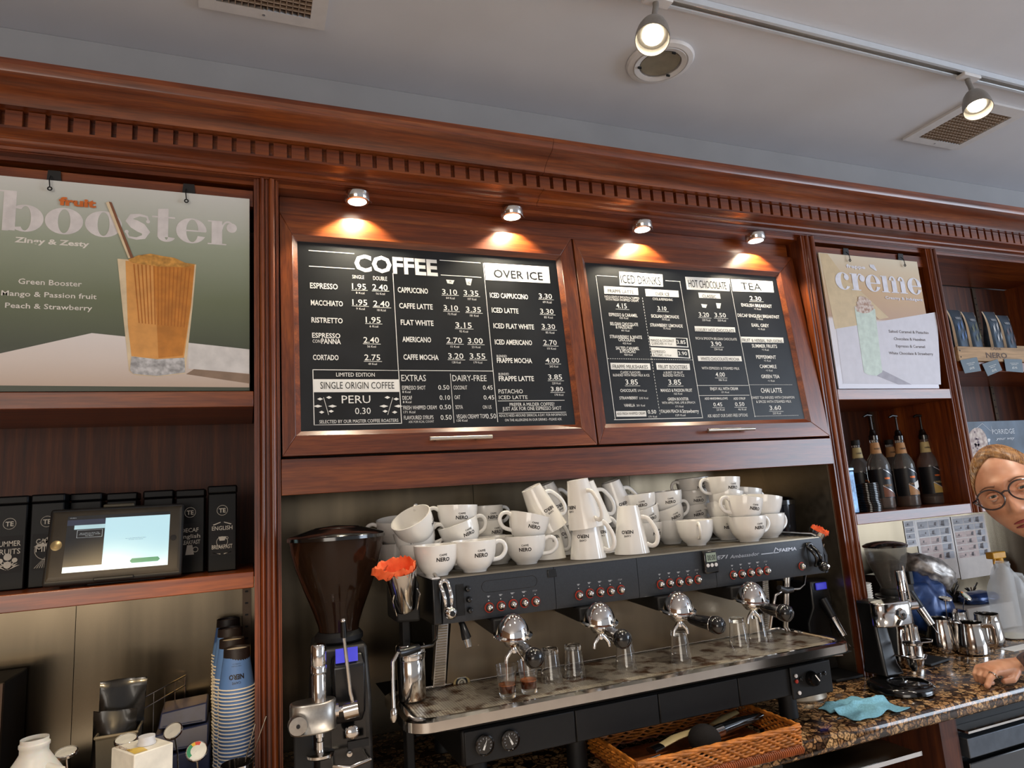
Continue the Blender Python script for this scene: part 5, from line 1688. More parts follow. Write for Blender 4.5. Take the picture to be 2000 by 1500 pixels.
# ================================================================ LEFT BAY: tins and tablet
TIN = mat('black_tin', sr(9, 9, 11), 0.42, 0.0, coat=0.0, var=0.1, spec=0.22)
LBL = mat('tin_label', sr(22, 20, 22), 0.5, var=0.05, spec=0.25)
TW, TH = 0.068, 0.214
zt = 1.4105
tins = [(-0.565, 0.105, ['SUMMER', 'FRUITS'], 'tin of SUMMER FRUITS tea, leftmost on the shelf', 'fruit'),
        (-0.470, 0.110, ['CAMO', 'MILE'], 'tin of CAMOMILE tea with a pyramid drawing, left of the tablet', 'tri'),
        (-0.380, 0.150, [], 'plain black tin behind the left part of the tablet', ''),
        (-0.296, 0.155, [], 'plain black tin behind the middle of the tablet', ''),
        (-0.215, 0.130, [], 'black tin behind the right part of the tablet', ''),
        (-0.142, 0.118, ['DECAF', 'English', 'BREAKFAST'], 'tin of DECAF English BREAKFAST tea, half behind the tablet', 'pot'),
        (-0.046, 0.085, ['ENGLISH', '', '', 'BREAKFAST'], 'tin of ENGLISH BREAKFAST tea, rightmost on the shelf by the upright', 'cup')]
for (cx, y0, words_, lab, art), px_ in zip(tins, (18, 91, 165, 236, 308, 371, 434)):
    y0 += 0.02
    cx = wY(px_, 1040, y0).x
    t = thing('tea_tin', 'black ' + lab, 'tin', (cx, y0 + TW / 2, zt), (0, 0, 0), 'black tea tins on the left shelf')
    H = TH + random.uniform(-0.004, 0.004)
    obj('body', B().box(cx - TW / 2, cx + TW / 2, y0, y0 + TW, zt, zt + H - 0.020), TIN, t, bev=0.003)
    obj('lid', B().box(cx - TW / 2 - 0.0012, cx + TW / 2 + 0.0012, y0 - 0.0012, y0 + TW + 0.0012, zt + H - 0.0198, zt + H), TIN, t, bev=0.004)
    if not words_: continue
    F = lambda u, v, l=0.0006: V((cx + u, y0 - l, zt + v))
    lp = B(); lp.face([F(-0.027, 0.040), F(0.027, 0.040), F(0.027, 0.124), F(-0.027, 0.124)])
    lb_ = obj('label_patch', lp, LBL, t)
    w = B()
    w.torus(F(0, 0.152), 0.0125, 0.0006, V((0, 1, 0)), 24, 5)
    put_text(w, 'TE', lambda a_, c_: F(-0.008 + a_, 0.1465 + c_, 0.001), 0.016, 0.011, 0.02)
    n = len(words_)
    hh = 0.0125 if n == 2 else 0.0105
    y_ = 0.113 - hh
    for s in words_:
        if s:
            ww = 0.048 if len(s) > 5 else 0.040
            put_text(w, s, lambda a_, c_: F(-ww / 2 + a_, y_ + c_, 0.0012), ww, hh, 0.01)
        y_ -= hh * 1.45 if n != 4 else 0.0155
    if art == 'fruit':
        for a0 in range(-4, 5):
            an = pi / 2 + a0 * 0.3
            w.face([F(0.004 * cos(an + 1.5), 0.050 + 0.004 * sin(an + 1.5), 0.0012), F(0.004 * cos(an - 1.5), 0.050 + 0.004 * sin(an - 1.5), 0.0012), F(0.026 * cos(an), 0.050 + 0.018 * sin(an), 0.0012)])
        for x, z, r in ((0, 0.076, 0.008), (-0.014, 0.068, 0.0055), (0.014, 0.068, 0.0055), (0, 0.058, 0.008)):
            w.face([F(x + r * cos(q * pi / 8), z + r * sin(q * pi / 8), 0.0016) for q in range(16)])
    if art == 'tri':
        w.face([F(-0.024, 0.094, 0.0012), F(0.024, 0.094, 0.0012), F(0.010, 0.121, 0.0012)])
        w.torus(F(0, 0.086), 0.022, 0.0008, V((0, 1, 0)), 30, 5)
        for q in range(9): w.face([F(-0.022 + q * 0.005, 0.045, 0.0012), F(-0.0205 + q * 0.005, 0.045, 0.0012), F(-0.0005, 0.070, 0.0012)])
    if art == 'pot':
        w.face([F(-0.010, 0.046, 0.0012), F(0.010, 0.046, 0.0012), F(0.006, 0.070, 0.0012), F(-0.006, 0.070, 0.0012)])
        w.torus(F(0.013, 0.058), 0.006, 0.001, V((0, 1, 0)), 16, 5)
    if art == 'cup':
        w.face([F(-0.009, 0.086, 0.0012), F(0.009, 0.086, 0.0012), F(0.006, 0.076, 0.0012), F(-0.006, 0.076, 0.0012)])
        w.torus(F(0, 0.073), 0.013, 0.0007, V((0, 1, 0)), 20, 5)
        w.torus(F(0.011, 0.082), 0.003, 0.0006, V((0, 1, 0)), 12, 5)
        for s_ in (-1, 1):
            for z0_ in (0.048, 0.117):
                w.face([F(s_ * 0.022, z0_, 0.0012), F(s_ * 0.004, z0_ + (0.006 if z0_ > 0.1 else -0.006), 0.0012), F(s_ * 0.004, z0_ + (0.004 if z0_ > 0.1 else -0.004), 0.0012), F(s_ * 0.020, z0_ - 0.002, 0.0012)])
    tag(obj('label_print', w, mat('tin_print', sr(196, 190, 178), 0.5), lb_), kind='stuff')

# tablet
tb = thing('tablet', 'tablet computer in a black rugged case, screen lit, leaning on the left shelf', 'tablet', (-0.280, 0.015, 1.4105))
tilt_ = radians(-17)
MR = Matrix.Translation(V((-0.282, 0.016, 1.4160))) @ Matrix.Rotation(tilt_, 4, 'X') @ Matrix.Rotation(radians(1.5), 4, 'Z')
W2, HH = 0.139, 0.178
obj('case', B().box(-W2, W2, -0.006, 0.016, 0.002, HH, M=MR), mat('rugged_case', sr(30, 29, 28), 0.55, var=0.1), tb, bev=0.006)
obj('case_rim', B().rings([[MR @ V(p) for p in ((-W2 + 0.006, -0.0065, 0.010), (W2 - 0.004, -0.0065, 0.010), (W2 - 0.004, -0.0065, HH - 0.008), (-W2 + 0.006, -0.0065, HH - 0.008))],
                              [MR @ V(p) for p in ((-W2 + 0.012, -0.0105, 0.018), (W2 - 0.010, -0.0105, 0.018), (W2 - 0.010, -0.0105, HH - 0.016), (-W2 + 0.012, -0.0105, HH - 0.016))]], True), mat('rugged_rim', sr(62, 55, 44), 0.45, 0.1), tb, bev=0.001)
S0, S1, Z0, Z1 = -0.102, 0.109, 0.026, HH - 0.022
SP = lambda u, v, l: MR @ V((S0 + (S1 - S0) * u, -0.0106 - l, Z0 + (Z1 - Z0) * v))
scr = B(); scr.face([SP(0, 0, 0.0002), SP(1, 0, 0.0002), SP(1, 1, 0.0002), SP(0, 1, 0.0002)])
so = obj('screen', scr, mat('screen_glow', sr(178, 214, 224), 0.2, emit=0.55, ecol=sr(178, 220, 232), var=0.0), tb)


def spoly(name, pts, m, l=0.0005):
    b = B(); b.face([SP(u, v, l) for u, v in pts]); return obj(name, b, m, so)


dk = mat('screen_dark', sr(32, 34, 38), 0.3, emit=0.05, ecol=sr(40, 44, 52))
spoly('status_bar', [(0, 0.94), (1, 0.94), (1, 1), (0, 1)], dk)
spoly('side_menu', [(0, 0.10), (0.36, 0.10), (0.36, 0.94), (0, 0.94)], dk, 0.0006)
spoly('menu_header', [(0.0, 0.83), (0.36, 0.83), (0.36, 0.93), (0, 0.93)], mat('screen_slate', sr(58, 66, 88), 0.3, emit=0.1), 0.0009)
spoly('search_field', [(0.07, 0.755), (0.36, 0.755), (0.36, 0.83), (0.07, 0.83)], mat('screen_pale', sr(170, 206, 214), 0.3, emit=0.5), 0.0011)
spoly('green_button', [(0.645, 0.085), (0.90, 0.085), (0.92, 0.12), (0.90, 0.165), (0.645, 0.165), (0.625, 0.12)], mat('screen_green', sr(14, 140, 110), 0.3, emit=0.3), 0.0009)
fb = B()
for a_, b2_, c_, d_ in ((0.10, 0.60, 0.34, 0.604), (0.10, 0.735, 0.34, 0.739), (0.10, 0.60, 0.103, 0.739), (0.337, 0.60, 0.34, 0.739)): fb.face([SP(a_, b2_, 0.0012), SP(c_, b2_, 0.0012), SP(c_, d_, 0.0012), SP(a_, d_, 0.0012)])
for s, x, y, ww in (('No orders to show. Try', 0.13, 0.675, 0.18), ('changing section or change', 0.12, 0.652, 0.20), ('the filters.', 0.18, 0.625, 0.08), ('Orders', 0.02, 0.96, 0.06), ('In Progress', 0.09, 0.78, 0.08)):
    put_text(fb, s, lambda a_, c_: SP(x + a_ / (S1 - S0), y + c_ / (Z1 - Z0), 0.0014), ww * (S1 - S0), 0.0018)
obj('screen_lettering', fb, mat('screen_white', sr(210, 220, 226), 0.3, emit=0.3), so)
fb = B()
for s, x, y, ww in (('No order selected. Please select', 0.57, 0.53, 0.20), ('an order from the list', 0.60, 0.505, 0.14), ('Orders', 0.10, 0.03, 0.05), ('Menu', 0.36, 0.03, 0.04), ('Store', 0.62, 0.03, 0.04), ('More', 0.86, 0.03, 0.04)):
    put_text(fb, s, lambda a_, c_: SP(x + a_ / (S1 - S0), y + c_ / (Z1 - Z0), 0.0014), ww * (S1 - S0), 0.0016)
obj('small_lettering', fb, mat('screen_grey', sr(90, 110, 120), 0.4), so)
obj('home_button', B().lathe([(0.0068, 0), (0.0068, 0.001), (0.0, 0.001)], 20, M=MR.to_3x3() @ MF, c=MR @ V((0.1185, -0.0105, 0.090))), BLKG, tb)
obj('camera_bump', B().lathe([(0.0125, 0), (0.0115, 0.003), (0.006, 0.004), (0.0, 0.004)], 20, M=MR.to_3x3() @ MF, c=MR @ V((-0.119, -0.0075, 0.090))), mat('brass_disc', sr(160, 140, 100), 0.25, 0.9), tb)
obj('top_latch', B().box(-0.035, 0.030, -0.004, 0.010, HH - 0.001, HH + 0.007, M=MR), mat('latch', sr(70, 64, 50), 0.5), tb, bev=0.003)
obj('bottom_latch', B().box(-0.040, 0.040, -0.0125, -0.0062, 0.003, 0.010, M=MR), MATS['rugged_case'], tb, bev=0.002)
obj('stand_leg', B().rings([[V((-0.34, 0.045, 1.4115)), V((-0.18, 0.045, 1.4115)), V((-0.18, 0.075, 1.4115)), V((-0.34, 0.075, 1.4115))], [V((-0.30, 0.065, 1.52)), V((-0.22, 0.065, 1.52)), V((-0.22, 0.072, 1.52)), V((-0.30, 0.072, 1.52))]], True), MATS['rugged_case'], tb)

# ================================================================ LEFT WORKTOP
# paper cup stacks, upside down
CB = mat('cup_blue', sr(84, 120, 178), 0.55, var=0.03)
CBB = mat('cup_brown', sr(34, 26, 26), 0.5)
CWT = mat('cup_white', sr(232, 224, 210), 0.55, var=0.02)
H = 0.092
wl = mesh_of('wall', B().lathe([(0.0405, 0.0015), (0.0306, H - 0.020), (0.0300, H - 0.020), (0.0385, 0.0015)], 32, caps=False), CB)
wb = mesh_of('band', B().lathe([(0.03055, H - 0.0199), (0.0296, H), (0.0282, H), (0.0280, H - 0.006), (0.001, H - 0.006), (0.001, H - 0.0199)], 32, caps=False), CBB)
wr = mesh_of('rim', B().lathe([(0.0405, 0.0), (0.0428, 0.0008), (0.0430, 0.0024), (0.0405, 0.0032), (0.0392, 0.0016), (0.0405, 0.0)], 32, caps=False), CWT)
wf = mesh_of('base_disc', B().lathe([(0.001, H - 0.0055), (0.0278, H - 0.0055), (0.0278, H - 0.0050), (0.001, H - 0.0050)], 28), CWT)
lg = B()
Rz = lambda z: 0.0405 + (0.0306 - 0.0405) * z / (H - 0.02) + 0.0002
for az in (-pi / 2, pi / 4 + 0.3, -pi * 1.22):
    def f_(a_, c_, z=0, w=0, az=az):
        th = az - (a_ - w / 2) / Rz(z); return V((Rz(z - c_) * cos(th), Rz(z - c_) * sin(th), z - c_))
    put_text(lg, 'NERO', lambda a_, c_: f_(a_, c_, 0.035, 0.034), 0.034, 0.011, 0.05)
    put_text(lg, 'CAFFÈ', lambda a_, c_: f_(a_, c_, 0.019, 0.020), 0.020, 0.005, 0.02)
    put_text(lg, 'THE ITALIAN', lambda a_, c_: f_(a_, c_, 0.055, 0.022), 0.022, 0.0024, 0.0)
    put_text(lg, 'COFFEE CO', lambda a_, c_: f_(a_, c_, 0.060, 0.018), 0.018, 0.0024, 0.0)
lgm = mesh_of('logo', lg, INK)
pw = thing('paper_cup', 'x', 'cup')
for n, m in (('wall', wl), ('band', wb), ('rim', wr), ('base_disc', wf), ('logo', lgm)):
    o = D.objects.new(n, m); COL.objects.link(o); o.parent = pw
    if n == 'logo': o['kind'] = 'stuff'
first = True
for (px, py, Y), name in zip(((470, 1263, 0.075), (453, 1247, 0.150), (449, 1226, 0.235), (446, 1208, 0.315)), ('nearest', 'second', 'third', 'rearmost')):
    p = wY(px, py, Y)
    p.x = min(p.x, -0.0225)
    zt_ = p.z
    n = int((zt_ - H - ZT - 0.001) / 0.0081)
    for k in range(n + 1):
        z = zt_ - H - k * 0.0081
        loc = (p.x + 0.0006 * sin(k * 1.7), Y + 0.0005 * cos(k * 2.3), z)
        lab = ('top cup of the %s stack of upside-down blue paper cups by the upright' if k == 0 else 'upside-down blue paper cup nested in the %s stack, only its rim showing') % name
        grp = 'top paper cups of the stacks' if k == 0 else 'nested cups of the %s paper cup stack' % name
        if first:
            pw.location = loc; pw['label'] = lab; pw['group'] = grp; first = False
        else:
            r = dup(pw, loc, (0, 0, random.uniform(-0.3, 0.3)), lab, grp)
# milk jug builder
def milk_jug(loc, s, label, rot=0.0, level=0.0, m=None):
    t = thing('milk_jug', label, 'milk bottle', loc, (0, 0, rot))
    m = m or mat('milky_plastic', sr(226, 220, 208), 0.35, trans=0.15, var=0.02, sss=0.3)
    def sq(r, z, e=0.55):
        return [V(((abs(cos(a)) ** e) * (1 if cos(a) >= 0 else -1) * r, (abs(sin(a)) ** e) * (1 if sin(a) >= 0 else -1) * r, z)) for a in [2 * pi * i / 32 for i in range(32)]]
    prof = [(0.046, 0.0, 0.6), (0.052, 0.004, 0.6), (0.052, 0.15, 0.6), (0.050, 0.165, 0.65), (0.044, 0.185, 0.75), (0.034, 0.205, 0.9), (0.024, 0.222, 1.0), (0.0205, 0.228, 1.0), (0.0205, 0.236, 1.0), (0.022, 0.238, 1), (0.022, 0.242, 1), (0.0200, 0.244, 1), (0.0200, 0.250, 1.0)]
    rs = [[p * s for p in sq(r, z, e)] for r, z, e in prof]
    b = B().rings(rs, False)
    me = mesh_of('bottle', b, m)
    o = D.objects.new('bottle', me); COL.objects.link(o); o.parent = t
    h = B().path([(V((0.028, 0, 0.205)) * s, 0.008 * s), (V((0.052, 0, 0.200)) * s, 0.0095 * s), (V((0.060, 0, 0.175)) * s, 0.010 * s), (V((0.058, 0, 0.145)) * s, 0.010 * s), (V((0.048, 0, 0.125)) * s, 0.010 * s)], 14)
    o = D.objects.new('jug_handle', mesh_of('jug_handle', h, m)); COL.objects.link(o); o.parent = t
    if level:
        rs = [[V((p.x * 0.985, p.y * 0.985, p.z)) * s for p in sq(r, z, e)] for r, z, e in [q for q in prof if q[1] < level * 0.25]]
        rs[0] = [p + V((0, 0, 0.002)) for p in rs[0]]
        o = D.objects.new('milk', mesh_of('milk', B().rings(rs, True), mat('milk', sr(236, 226, 200), 0.4, sss=0.3, var=0.01))); COL.objects.link(o); o.parent = t
    return t


p = wY(68, 1442, -0.22)
milk_jug((p.x, -0.22, ZT + 0.001), (p.z - ZT) / 0.25, 'uncapped white plastic milk bottle at the bottom left corner of the worktop', radians(-35))


def thermometer(pd, ps, label, rad, tilt_n, coloured=True, base_z=None, pit=True, pr=0.04, ph=0.10):
    """dial thermometer standing in a small steel pitcher; pd dial centre"""
    t = thing('milk_thermometer', label, 'thermometer', pd)
    n = V(tilt_n).normalized()
    q = n.to_track_quat('Z', 'Y').to_matrix()
    obj('dial_case', B().lathe([(0.001, -0.006), (rad * 0.8, -0.006), (rad, -0.003), (rad, 0.002), (rad * 0.93, 0.0035), (rad * 0.92, 0.0015), (0.001, 0.0015)], 28, M=q, c=pd, caps=False), POLI, t)
    fb = B(); fb.face([pd + q @ V((rad * 0.9 * cos(a * pi / 12), rad * 0.9 * sin(a * pi / 12), 0.0018)) for a in range(24)])
    fc = obj('dial_face', fb, mat('dial_white', sr(222, 216, 200), 0.4), t)
    if coloured:
        for a0, a1, c, nm in ((2.2, 3.9, sr(40, 140, 90), 'green_zone'), (1.75, 2.2, sr(230, 180, 40), 'yellow_zone'), (1.1, 1.75, sr(214, 70, 40), 'red_zone')):
            z = B()
            for k in range(6):
                e0, e1 = a0 + (a1 - a0) * k / 6, a0 + (a1 - a0) * (k + 1) / 6
                z.face([pd + q @ V((r_ * rad * cos(e), r_ * rad * sin(e), 0.0021)) for r_, e in ((0.55, e0), (0.88, e0), (0.88, e1), (0.55, e1))])
            obj(nm, z, mat(nm, c, 0.4), fc)
    nb = B(); e = 4.0
    nb.face([pd + q @ V(v_) for v_ in ((0.001, 0.001, 0.0026), (-0.001, -0.001, 0.0026), (rad * 0.75 * cos(e), rad * 0.75 * sin(e), 0.0026))])
    obj('needle', nb, INK, fc)
    obj('probe', B().path([(pd - n * 0.006, 0.002), (pd - n * 0.02 + (ps - pd) * 0.2, 0.0018), (ps, 0.0016)], 8), POLI, t)
    return t


def pitcher(loc, r, h, label, yaw=0.0, s=1.0):
    t = thing('milk_pitcher', label, 'pitcher', loc, (0, 0, yaw))
    b = B()
    rs = []
    for rr, z, sp in ((0.88, 0.0, 0), (0.96, 0.004, 0), (1.0, 0.02, 0), (1.0, 0.35 * h / 0.1 * 0.1, 0), (0.90, 0.72 * h, 0), (0.84, 0.88 * h, 0.02), (0.86, h, 0.16)):
        rs.append([V((rr * r * cos(a) * (1 + sp * max(0, cos(a - pi)) ** 8 * 1.6), rr * r * sin(a), z)) for a in [2 * pi * i / 32 for i in range(32)]])
    inner = [[V((p.x * 0.965, p.y * 0.965, p.z + (0.0005 if i_ == 6 else 0))) for p in ring] for i_, ring in enumerate(rs)][::-1]
    inner[-1] = [V((p.x, p.y, 0.003)) for p in inner[-1]]
    b.rings(rs + inner, True)
    for n, m_ in (('wall', mesh_of('wall', b, POLI)),):
        o = D.objects.new(n, m_); COL.objects.link(o); o.parent = t
    hb = B()
    hb.path([(V((r * 0.84, 0, h * 0.90)), 0.0032), (V((r * 1.30, 0, h * 0.92)), 0.0036), (V((r * 1.42, 0, h * 0.82)), 0.0036), (V((r * 1.42, 0, h * 0.40)), 0.0036), (V((r * 1.36, 0, h * 0.32)), 0.0034), (V((r * 1.02, 0, h * 0.30)), 0.003)], 10, flat=2.6)
    o = D.objects.new('pitcher_handle', mesh_of('pitcher_handle', hb, POLI)); COL.objects.link(o); o.parent = t
    return t


cmv = lambda p: (CAM - p).normalized()
for (dx, dy, Y), lab, r, tn, col_ in (((384, 1467, -0.16), 'dial thermometer with green, yellow and red scale facing the room', 0.0210, (0.05, -1, 0.9), True),
                                      ((338, 1428, -0.06), 'smaller dial thermometer seen from the side, above the green one', 0.0195, (-0.35, -0.75, 0.9), False),
                                      ((246, 1445, -0.12), 'dial thermometer seen edge-on before the plastic bin', 0.0215, (0.0, -0.25, 1.0), False),
                                      ((129, 1470, -0.10), 'dial thermometer seen edge-on beside the white milk bottle', 0.0210, (-0.05, -0.25, 1.0), False)):
    p = wY(dx, dy, Y)
    base = V((p.x + 0.012, p.y + 0.035, ZT + 0.02))
    thermometer(p, base, lab, r, tn, col_)
    pitcher(V((p.x + 0.012, p.y + 0.035, ZT + 0.001)), 0.040, 0.105, 'steel milk pitcher holding the ' + lab.split(',')[0].replace('with green', 'with the green'), radians(200 + dx % 50))
# milk carton
p = wZ(268, 1470, 1.125)
cx, cy = p.x, -0.215
t = thing('milk_carton', 'white and yellow drink carton with white screw cap, bottom left among the thermometers', 'carton', (cx, cy, ZT + 0.001))
MC = Matrix.Translation(V((cx, cy, 0))) @ Matrix.Rotation(radians(33), 4, 'Z')
CZ = 1.118
obj('carton_box', B().box(-0.037, 0.037, -0.045, 0.045, ZT + 0.001, CZ, M=MC), mat('carton_white', sr(240, 232, 214), 0.45), t, bev=0.002)
yb = B(); yb.face([MC @ V(v_) for v_ in ((-0.034, -0.040, CZ + 0.0005), (-0.010, -0.042, CZ + 0.0005), (-0.006, -0.010, CZ + 0.0005), (-0.030, 0.002, CZ + 0.0005))]); yb.face([MC @ V(v_) for v_ in ((0.012, 0.020, CZ + 0.0005), (0.034, 0.026, CZ + 0.0005), (0.034, 0.042, CZ + 0.0005), (0.016, 0.042, CZ + 0.0005))])
obj('yellow_print', yb, mat('carton_yellow', sr(226, 190, 90), 0.5), t)
yb = B(); put_text(yb, 'ZERO SUGAR', lambda a_, c_: MC @ V((-0.033 + c_, 0.040 - a_, CZ + 0.0006)), 0.055, 0.009, 0.0)
obj('lettering', yb, mat('carton_brown', sr(120, 70, 40), 0.5), t)
obj('screw_cap', B().lathe([(0.001, CZ + 0.0006), (0.0165, CZ + 0.0006), (0.0165, CZ + 0.004), (0.0150, CZ + 0.006), (0.0148, CZ + 0.016), (0.001, CZ + 0.0165)], 28, c=MC @ V((0.006, -0.004, 0))), WPL, t)
# translucent bin with black pouches
p0, p1 = wY(186, 1440, 0.05), wY(268, 1430, 0.05)
t = thing('plastic_bin', 'translucent grey plastic bin standing in front of the steel splashback', 'bin', ((p0.x + p1.x) / 2, 0.10, ZT + 0.001))
bx0, bx1, bz = p0.x, p1.x, p0.z
PLG = mat('frosted_plastic', sr(150, 140, 118), 0.35, trans=0.55, var=0.05)
bb = B()
o_ = [(bx0 + 0.008, 0.058), (bx1 - 0.008, 0.058), (bx1 - 0.008, 0.152), (bx0 + 0.008, 0.152)]
u_ = [(bx0, 0.05), (bx1, 0.05), (bx1, 0.16), (bx0, 0.16)]
i_ = [(bx0 + 0.0025, 0.0525), (bx1 - 0.0025, 0.0525), (bx1 - 0.0025, 0.1575), (bx0 + 0.0025, 0.1575)]
l_ = [(bx0 + 0.0105, 0.0605), (bx1 - 0.0105, 0.0605), (bx1 - 0.0105, 0.1495), (bx0 + 0.0105, 0.1495)]
bb.rings([[V((x, y, z)) for x, y in q] for q, z in ((o_, ZT + 0.001), (u_, bz), (i_, bz), (l_, ZT + 0.004))], True)
obj('bin_wall', bb, PLG, t)
obj('bin_rim', B().path([(V((x, y, bz - 0.003)), 0.0035) for x, y in u_ + [u_[0]]], 8), mat('rim_plastic', sr(140, 128, 104), 0.4), t)
FOIL = mat('black_foil', sr(26, 25, 24), 0.3, 0.2, coat=0.4, var=0.1)
def pouch(name, lab, cx, cy, z0, w, h, rot, lean, m, seed, thick=0.018, cat='pouch'):
    t = thing(name, lab, cat, (cx, cy, z0))
    M_ = Matrix.Translation(V((cx, cy, z0))) @ Matrix.Rotation(rot, 4, 'Z') @ Matrix.Rotation(lean, 4, 'Y')
    rnd = random.Random(seed)
    rs = []
    n = 9
    for k in range(11):
        v_ = k / 10
        th = thick * sin(pi * min(1, v_ * 0.86 + 0.10)) ** 0.7 * (1 - v_ ** 6) + 0.0008
        ring = []
        for s_ in (-1, 1):
            for i in range(n):
                u = (i / (n - 1)) * 2 - 1
                if s_ > 0: u = -u
                prof_ = max(0, 1 - u ** 4) * th * 0.5
                ring.append(M_ @ V((u * w / 2 * (1 - 0.04 * sin(pi * v_)), s_ * prof_ + rnd.uniform(-1, 1) * 0.0016 + 0.004 * sin(3 * u + v_ * 5 + seed), v_ * h + rnd.uniform(-1, 1) * 0.001)))
        rs.append(ring)
    obj('foil', B().rings(rs, True), m, t, sharp=70)
    return t, M_
pouch('foil_pouch', 'crinkled black foil pouch standing at the back of the plastic bin', (bx0 + bx1) / 2 - 0.006, 0.125, 0.99, 0.098, 0.192, 0.1, 0.04, FOIL, 3)
pouch('foil_pouch', 'crinkled black foil pouch slumped at the front of the plastic bin', (bx0 + bx1) / 2 - 0.016, 0.085, 0.96, 0.092, 0.165, -0.15, 0.05, FOIL, 8, 0.03)
# dark blue packs and wire rack behind the thermometers
NAVY = mat('navy_card', sr(34, 44, 82), 0.5, var=0.12)
for i, (x0, x1, y0_, y1_, z0, z1, lab) in enumerate(((-0.222, -0.085, 0.16, 0.30, ZT + 0.001, 0.985, 'lower dark blue pack of napkins left of the paper cup stacks'), (-0.215, -0.090, 0.18, 0.30, 0.986, 1.035, 'middle dark blue pack of napkins left of the paper cup stacks'),
                                                     (-0.205, -0.095, 0.20, 0.31, 1.036, 1.080, 'upper dark blue pack of napkins left of the paper cup stacks'))):
    t = thing('napkin_pack', lab, 'pack', ((x0 + x1) / 2, (y0_ + y1_) / 2, z0))
    obj('wrapper', B().rings([[V((x0, y0_, z0)), V((x1, y0_, z0)), V((x1, y1_, z0)), V((x0, y1_, z0))], [V((x0 + 0.004, y0_ + 0.022, z1 - 0.012)), V((x1, y0_ + 0.02, z1 - 0.002)), V((x1, y1_, z1)), V((x0 + 0.004, y1_, z1 - 0.004))]], True), NAVY, t, bev=0.003)
    obj('paper_edge', B().box(x0 + 0.01, x1 - 0.01, y0_ - 0.0006, y0_ - 0.0001, z0 + 0.006, z0 + 0.0075), mat('pack_stripe', sr(70, 78, 110), 0.5), t)
t = thing('wire_rack', 'small steel wire rack standing before the splashback, above the blue packs', 'rack', (-0.24, 0.20, ZT))
for z in (1.02, 1.10, 1.125):
    obj('wire', B().path([(V(q), 0.0018) for q in ((-0.236, 0.155, z), (-0.155, 0.335, z + 0.004))], 8), POLI, t)
for k in range(5):
    x = -0.236 + 0.081 * k / 4; y = 0.155 + 0.18 * k / 4
    obj('wire', B().path([(V((x, y, ZT + 0.001)), 0.0018 if k in (0, 4) else 0.0010), (V((x, y, 1.125)), 0.0018 if k in (0, 4) else 0.0010)], 8), POLI, t)
# dark ribbed crate at the far left
t = thing('black_crate', 'tall black ribbed plastic crate at the far left edge of the worktop', 'crate', (-0.62, 0.20, ZT + 0.001))
obj('crate_body', B().box(-0.80, -0.515, 0.12, 0.33, ZT + 0.001, 1.205), BLKM, t, bev=0.004)
for k in range(16):
    z = 0.90 + k * 0.018
    obj('slat', B().box(-0.795, -0.518, 0.115, 0.1195, z, z + 0.010), mat('crate_slat', sr(34, 29, 27), 0.5), t)
obj('corner_post', B().box(-0.5165, -0.508, 0.112, 0.125, ZT + 0.001, 1.21), mat('post_bronze', sr(70, 52, 40), 0.4, 0.5), t)
t = thing('blue_cloth', 'folded dark blue cloth lying behind the milk bottle, left of the plastic bin', 'cloth', (-0.36, 0.17, ZT + 0.001))
rs = []
for k in range(9):
    v_ = k / 8
    rs.append([V((-0.46 + 0.20 * u + 0.01 * sin(v_ * 6), 0.10 + 0.16 * v_, ZT + 0.002 + (0.10 * sin(pi * v_) ** 0.7 * (0.6 + 0.4 * u) + 0.006 * sin(9 * u + 4 * v_)) * (1 if 0 < k < 8 else 0))) for u in [i / 12 for i in range(13)]])
o = obj('folded_fabric', B().rings(rs, False, close=False), NAVY, t, sharp=80)
o.modifiers.new('thick', 'SOLIDIFY').thickness = 0.003
t = thing('steel_beaker', 'narrow steel beaker holding two thin metal rods, in front of the paper cups', 'beaker', (-0.035, -0.10, ZT + 0.001))
p = wY(463, 1490, -0.10)
c = (p.x, -0.10, 0)
t.location = (p.x, -0.10, ZT + 0.001)
obj('beaker_wall', B().lathe([(0.001, ZT + 0.001), (0.028, ZT + 0.001), (0.034, p.z), (0.033, p.z), (0.027, ZT + 0.003), (0.001, ZT + 0.003)], 30, c=c, caps=False), POLI, t)
for a_, b2_, lab in (((478, 1490, -0.12), (496, 1424, -0.14), 'left of two thin metal rods leaning in the steel beaker'), ((486, 1496, -0.10), (517, 1408, -0.13), 'right of two thin metal rods leaning in the steel beaker')):
    q0, q1 = wY(*a_), wY(*b2_)
    r = thing('metal_rod', lab, 'rod', q0)
    d = (q1 - q0).normalized()
    obj('shaft', B().path([(q0 - d * 0.05, 0.0014), (q1, 0.0014)], 8), POLI, r)
    obj('tip', B().path([(q1 + d * 0.0002, 0.0022), (q1 + d * 0.012, 0.0018)], 8), POLI, r)

# ================================================================ LEFT GRINDER
gx, gy = 0.205, -0.075
t = thing('coffee_grinder', 'big black coffee grinder with a wide bean hopper at the left end of the bay', 'grinder', (gx, gy, ZT + 0.001))
obj('hopper', B().lathe([(0.046, 1.262), (0.048, 1.275), (0.060, 1.310), (0.080, 1.360), (0.098, 1.410), (0.108, 1.450), (0.111, 1.474), (0.109, 1.474), (0.096, 1.412), (0.078, 1.362), (0.058, 1.312), (0.045, 1.276), (0.044, 1.262)], 48, c=(gx, gy, 0), caps=False),
    mat('smoked_plastic', sr(84, 58, 42), 0.08, trans=0.8, var=0.03, ior=1.3), t)
obj('hopper_lid', B().lathe([(0.116, 1.4745), (0.116, 1.482), (0.112, 1.486), (0.090, 1.492), (0.062, 1.500), (0.058, 1.498), (0.052, 1.503), (0.001, 1.507)], 48, c=(gx, gy, 0)), BLKG, t)
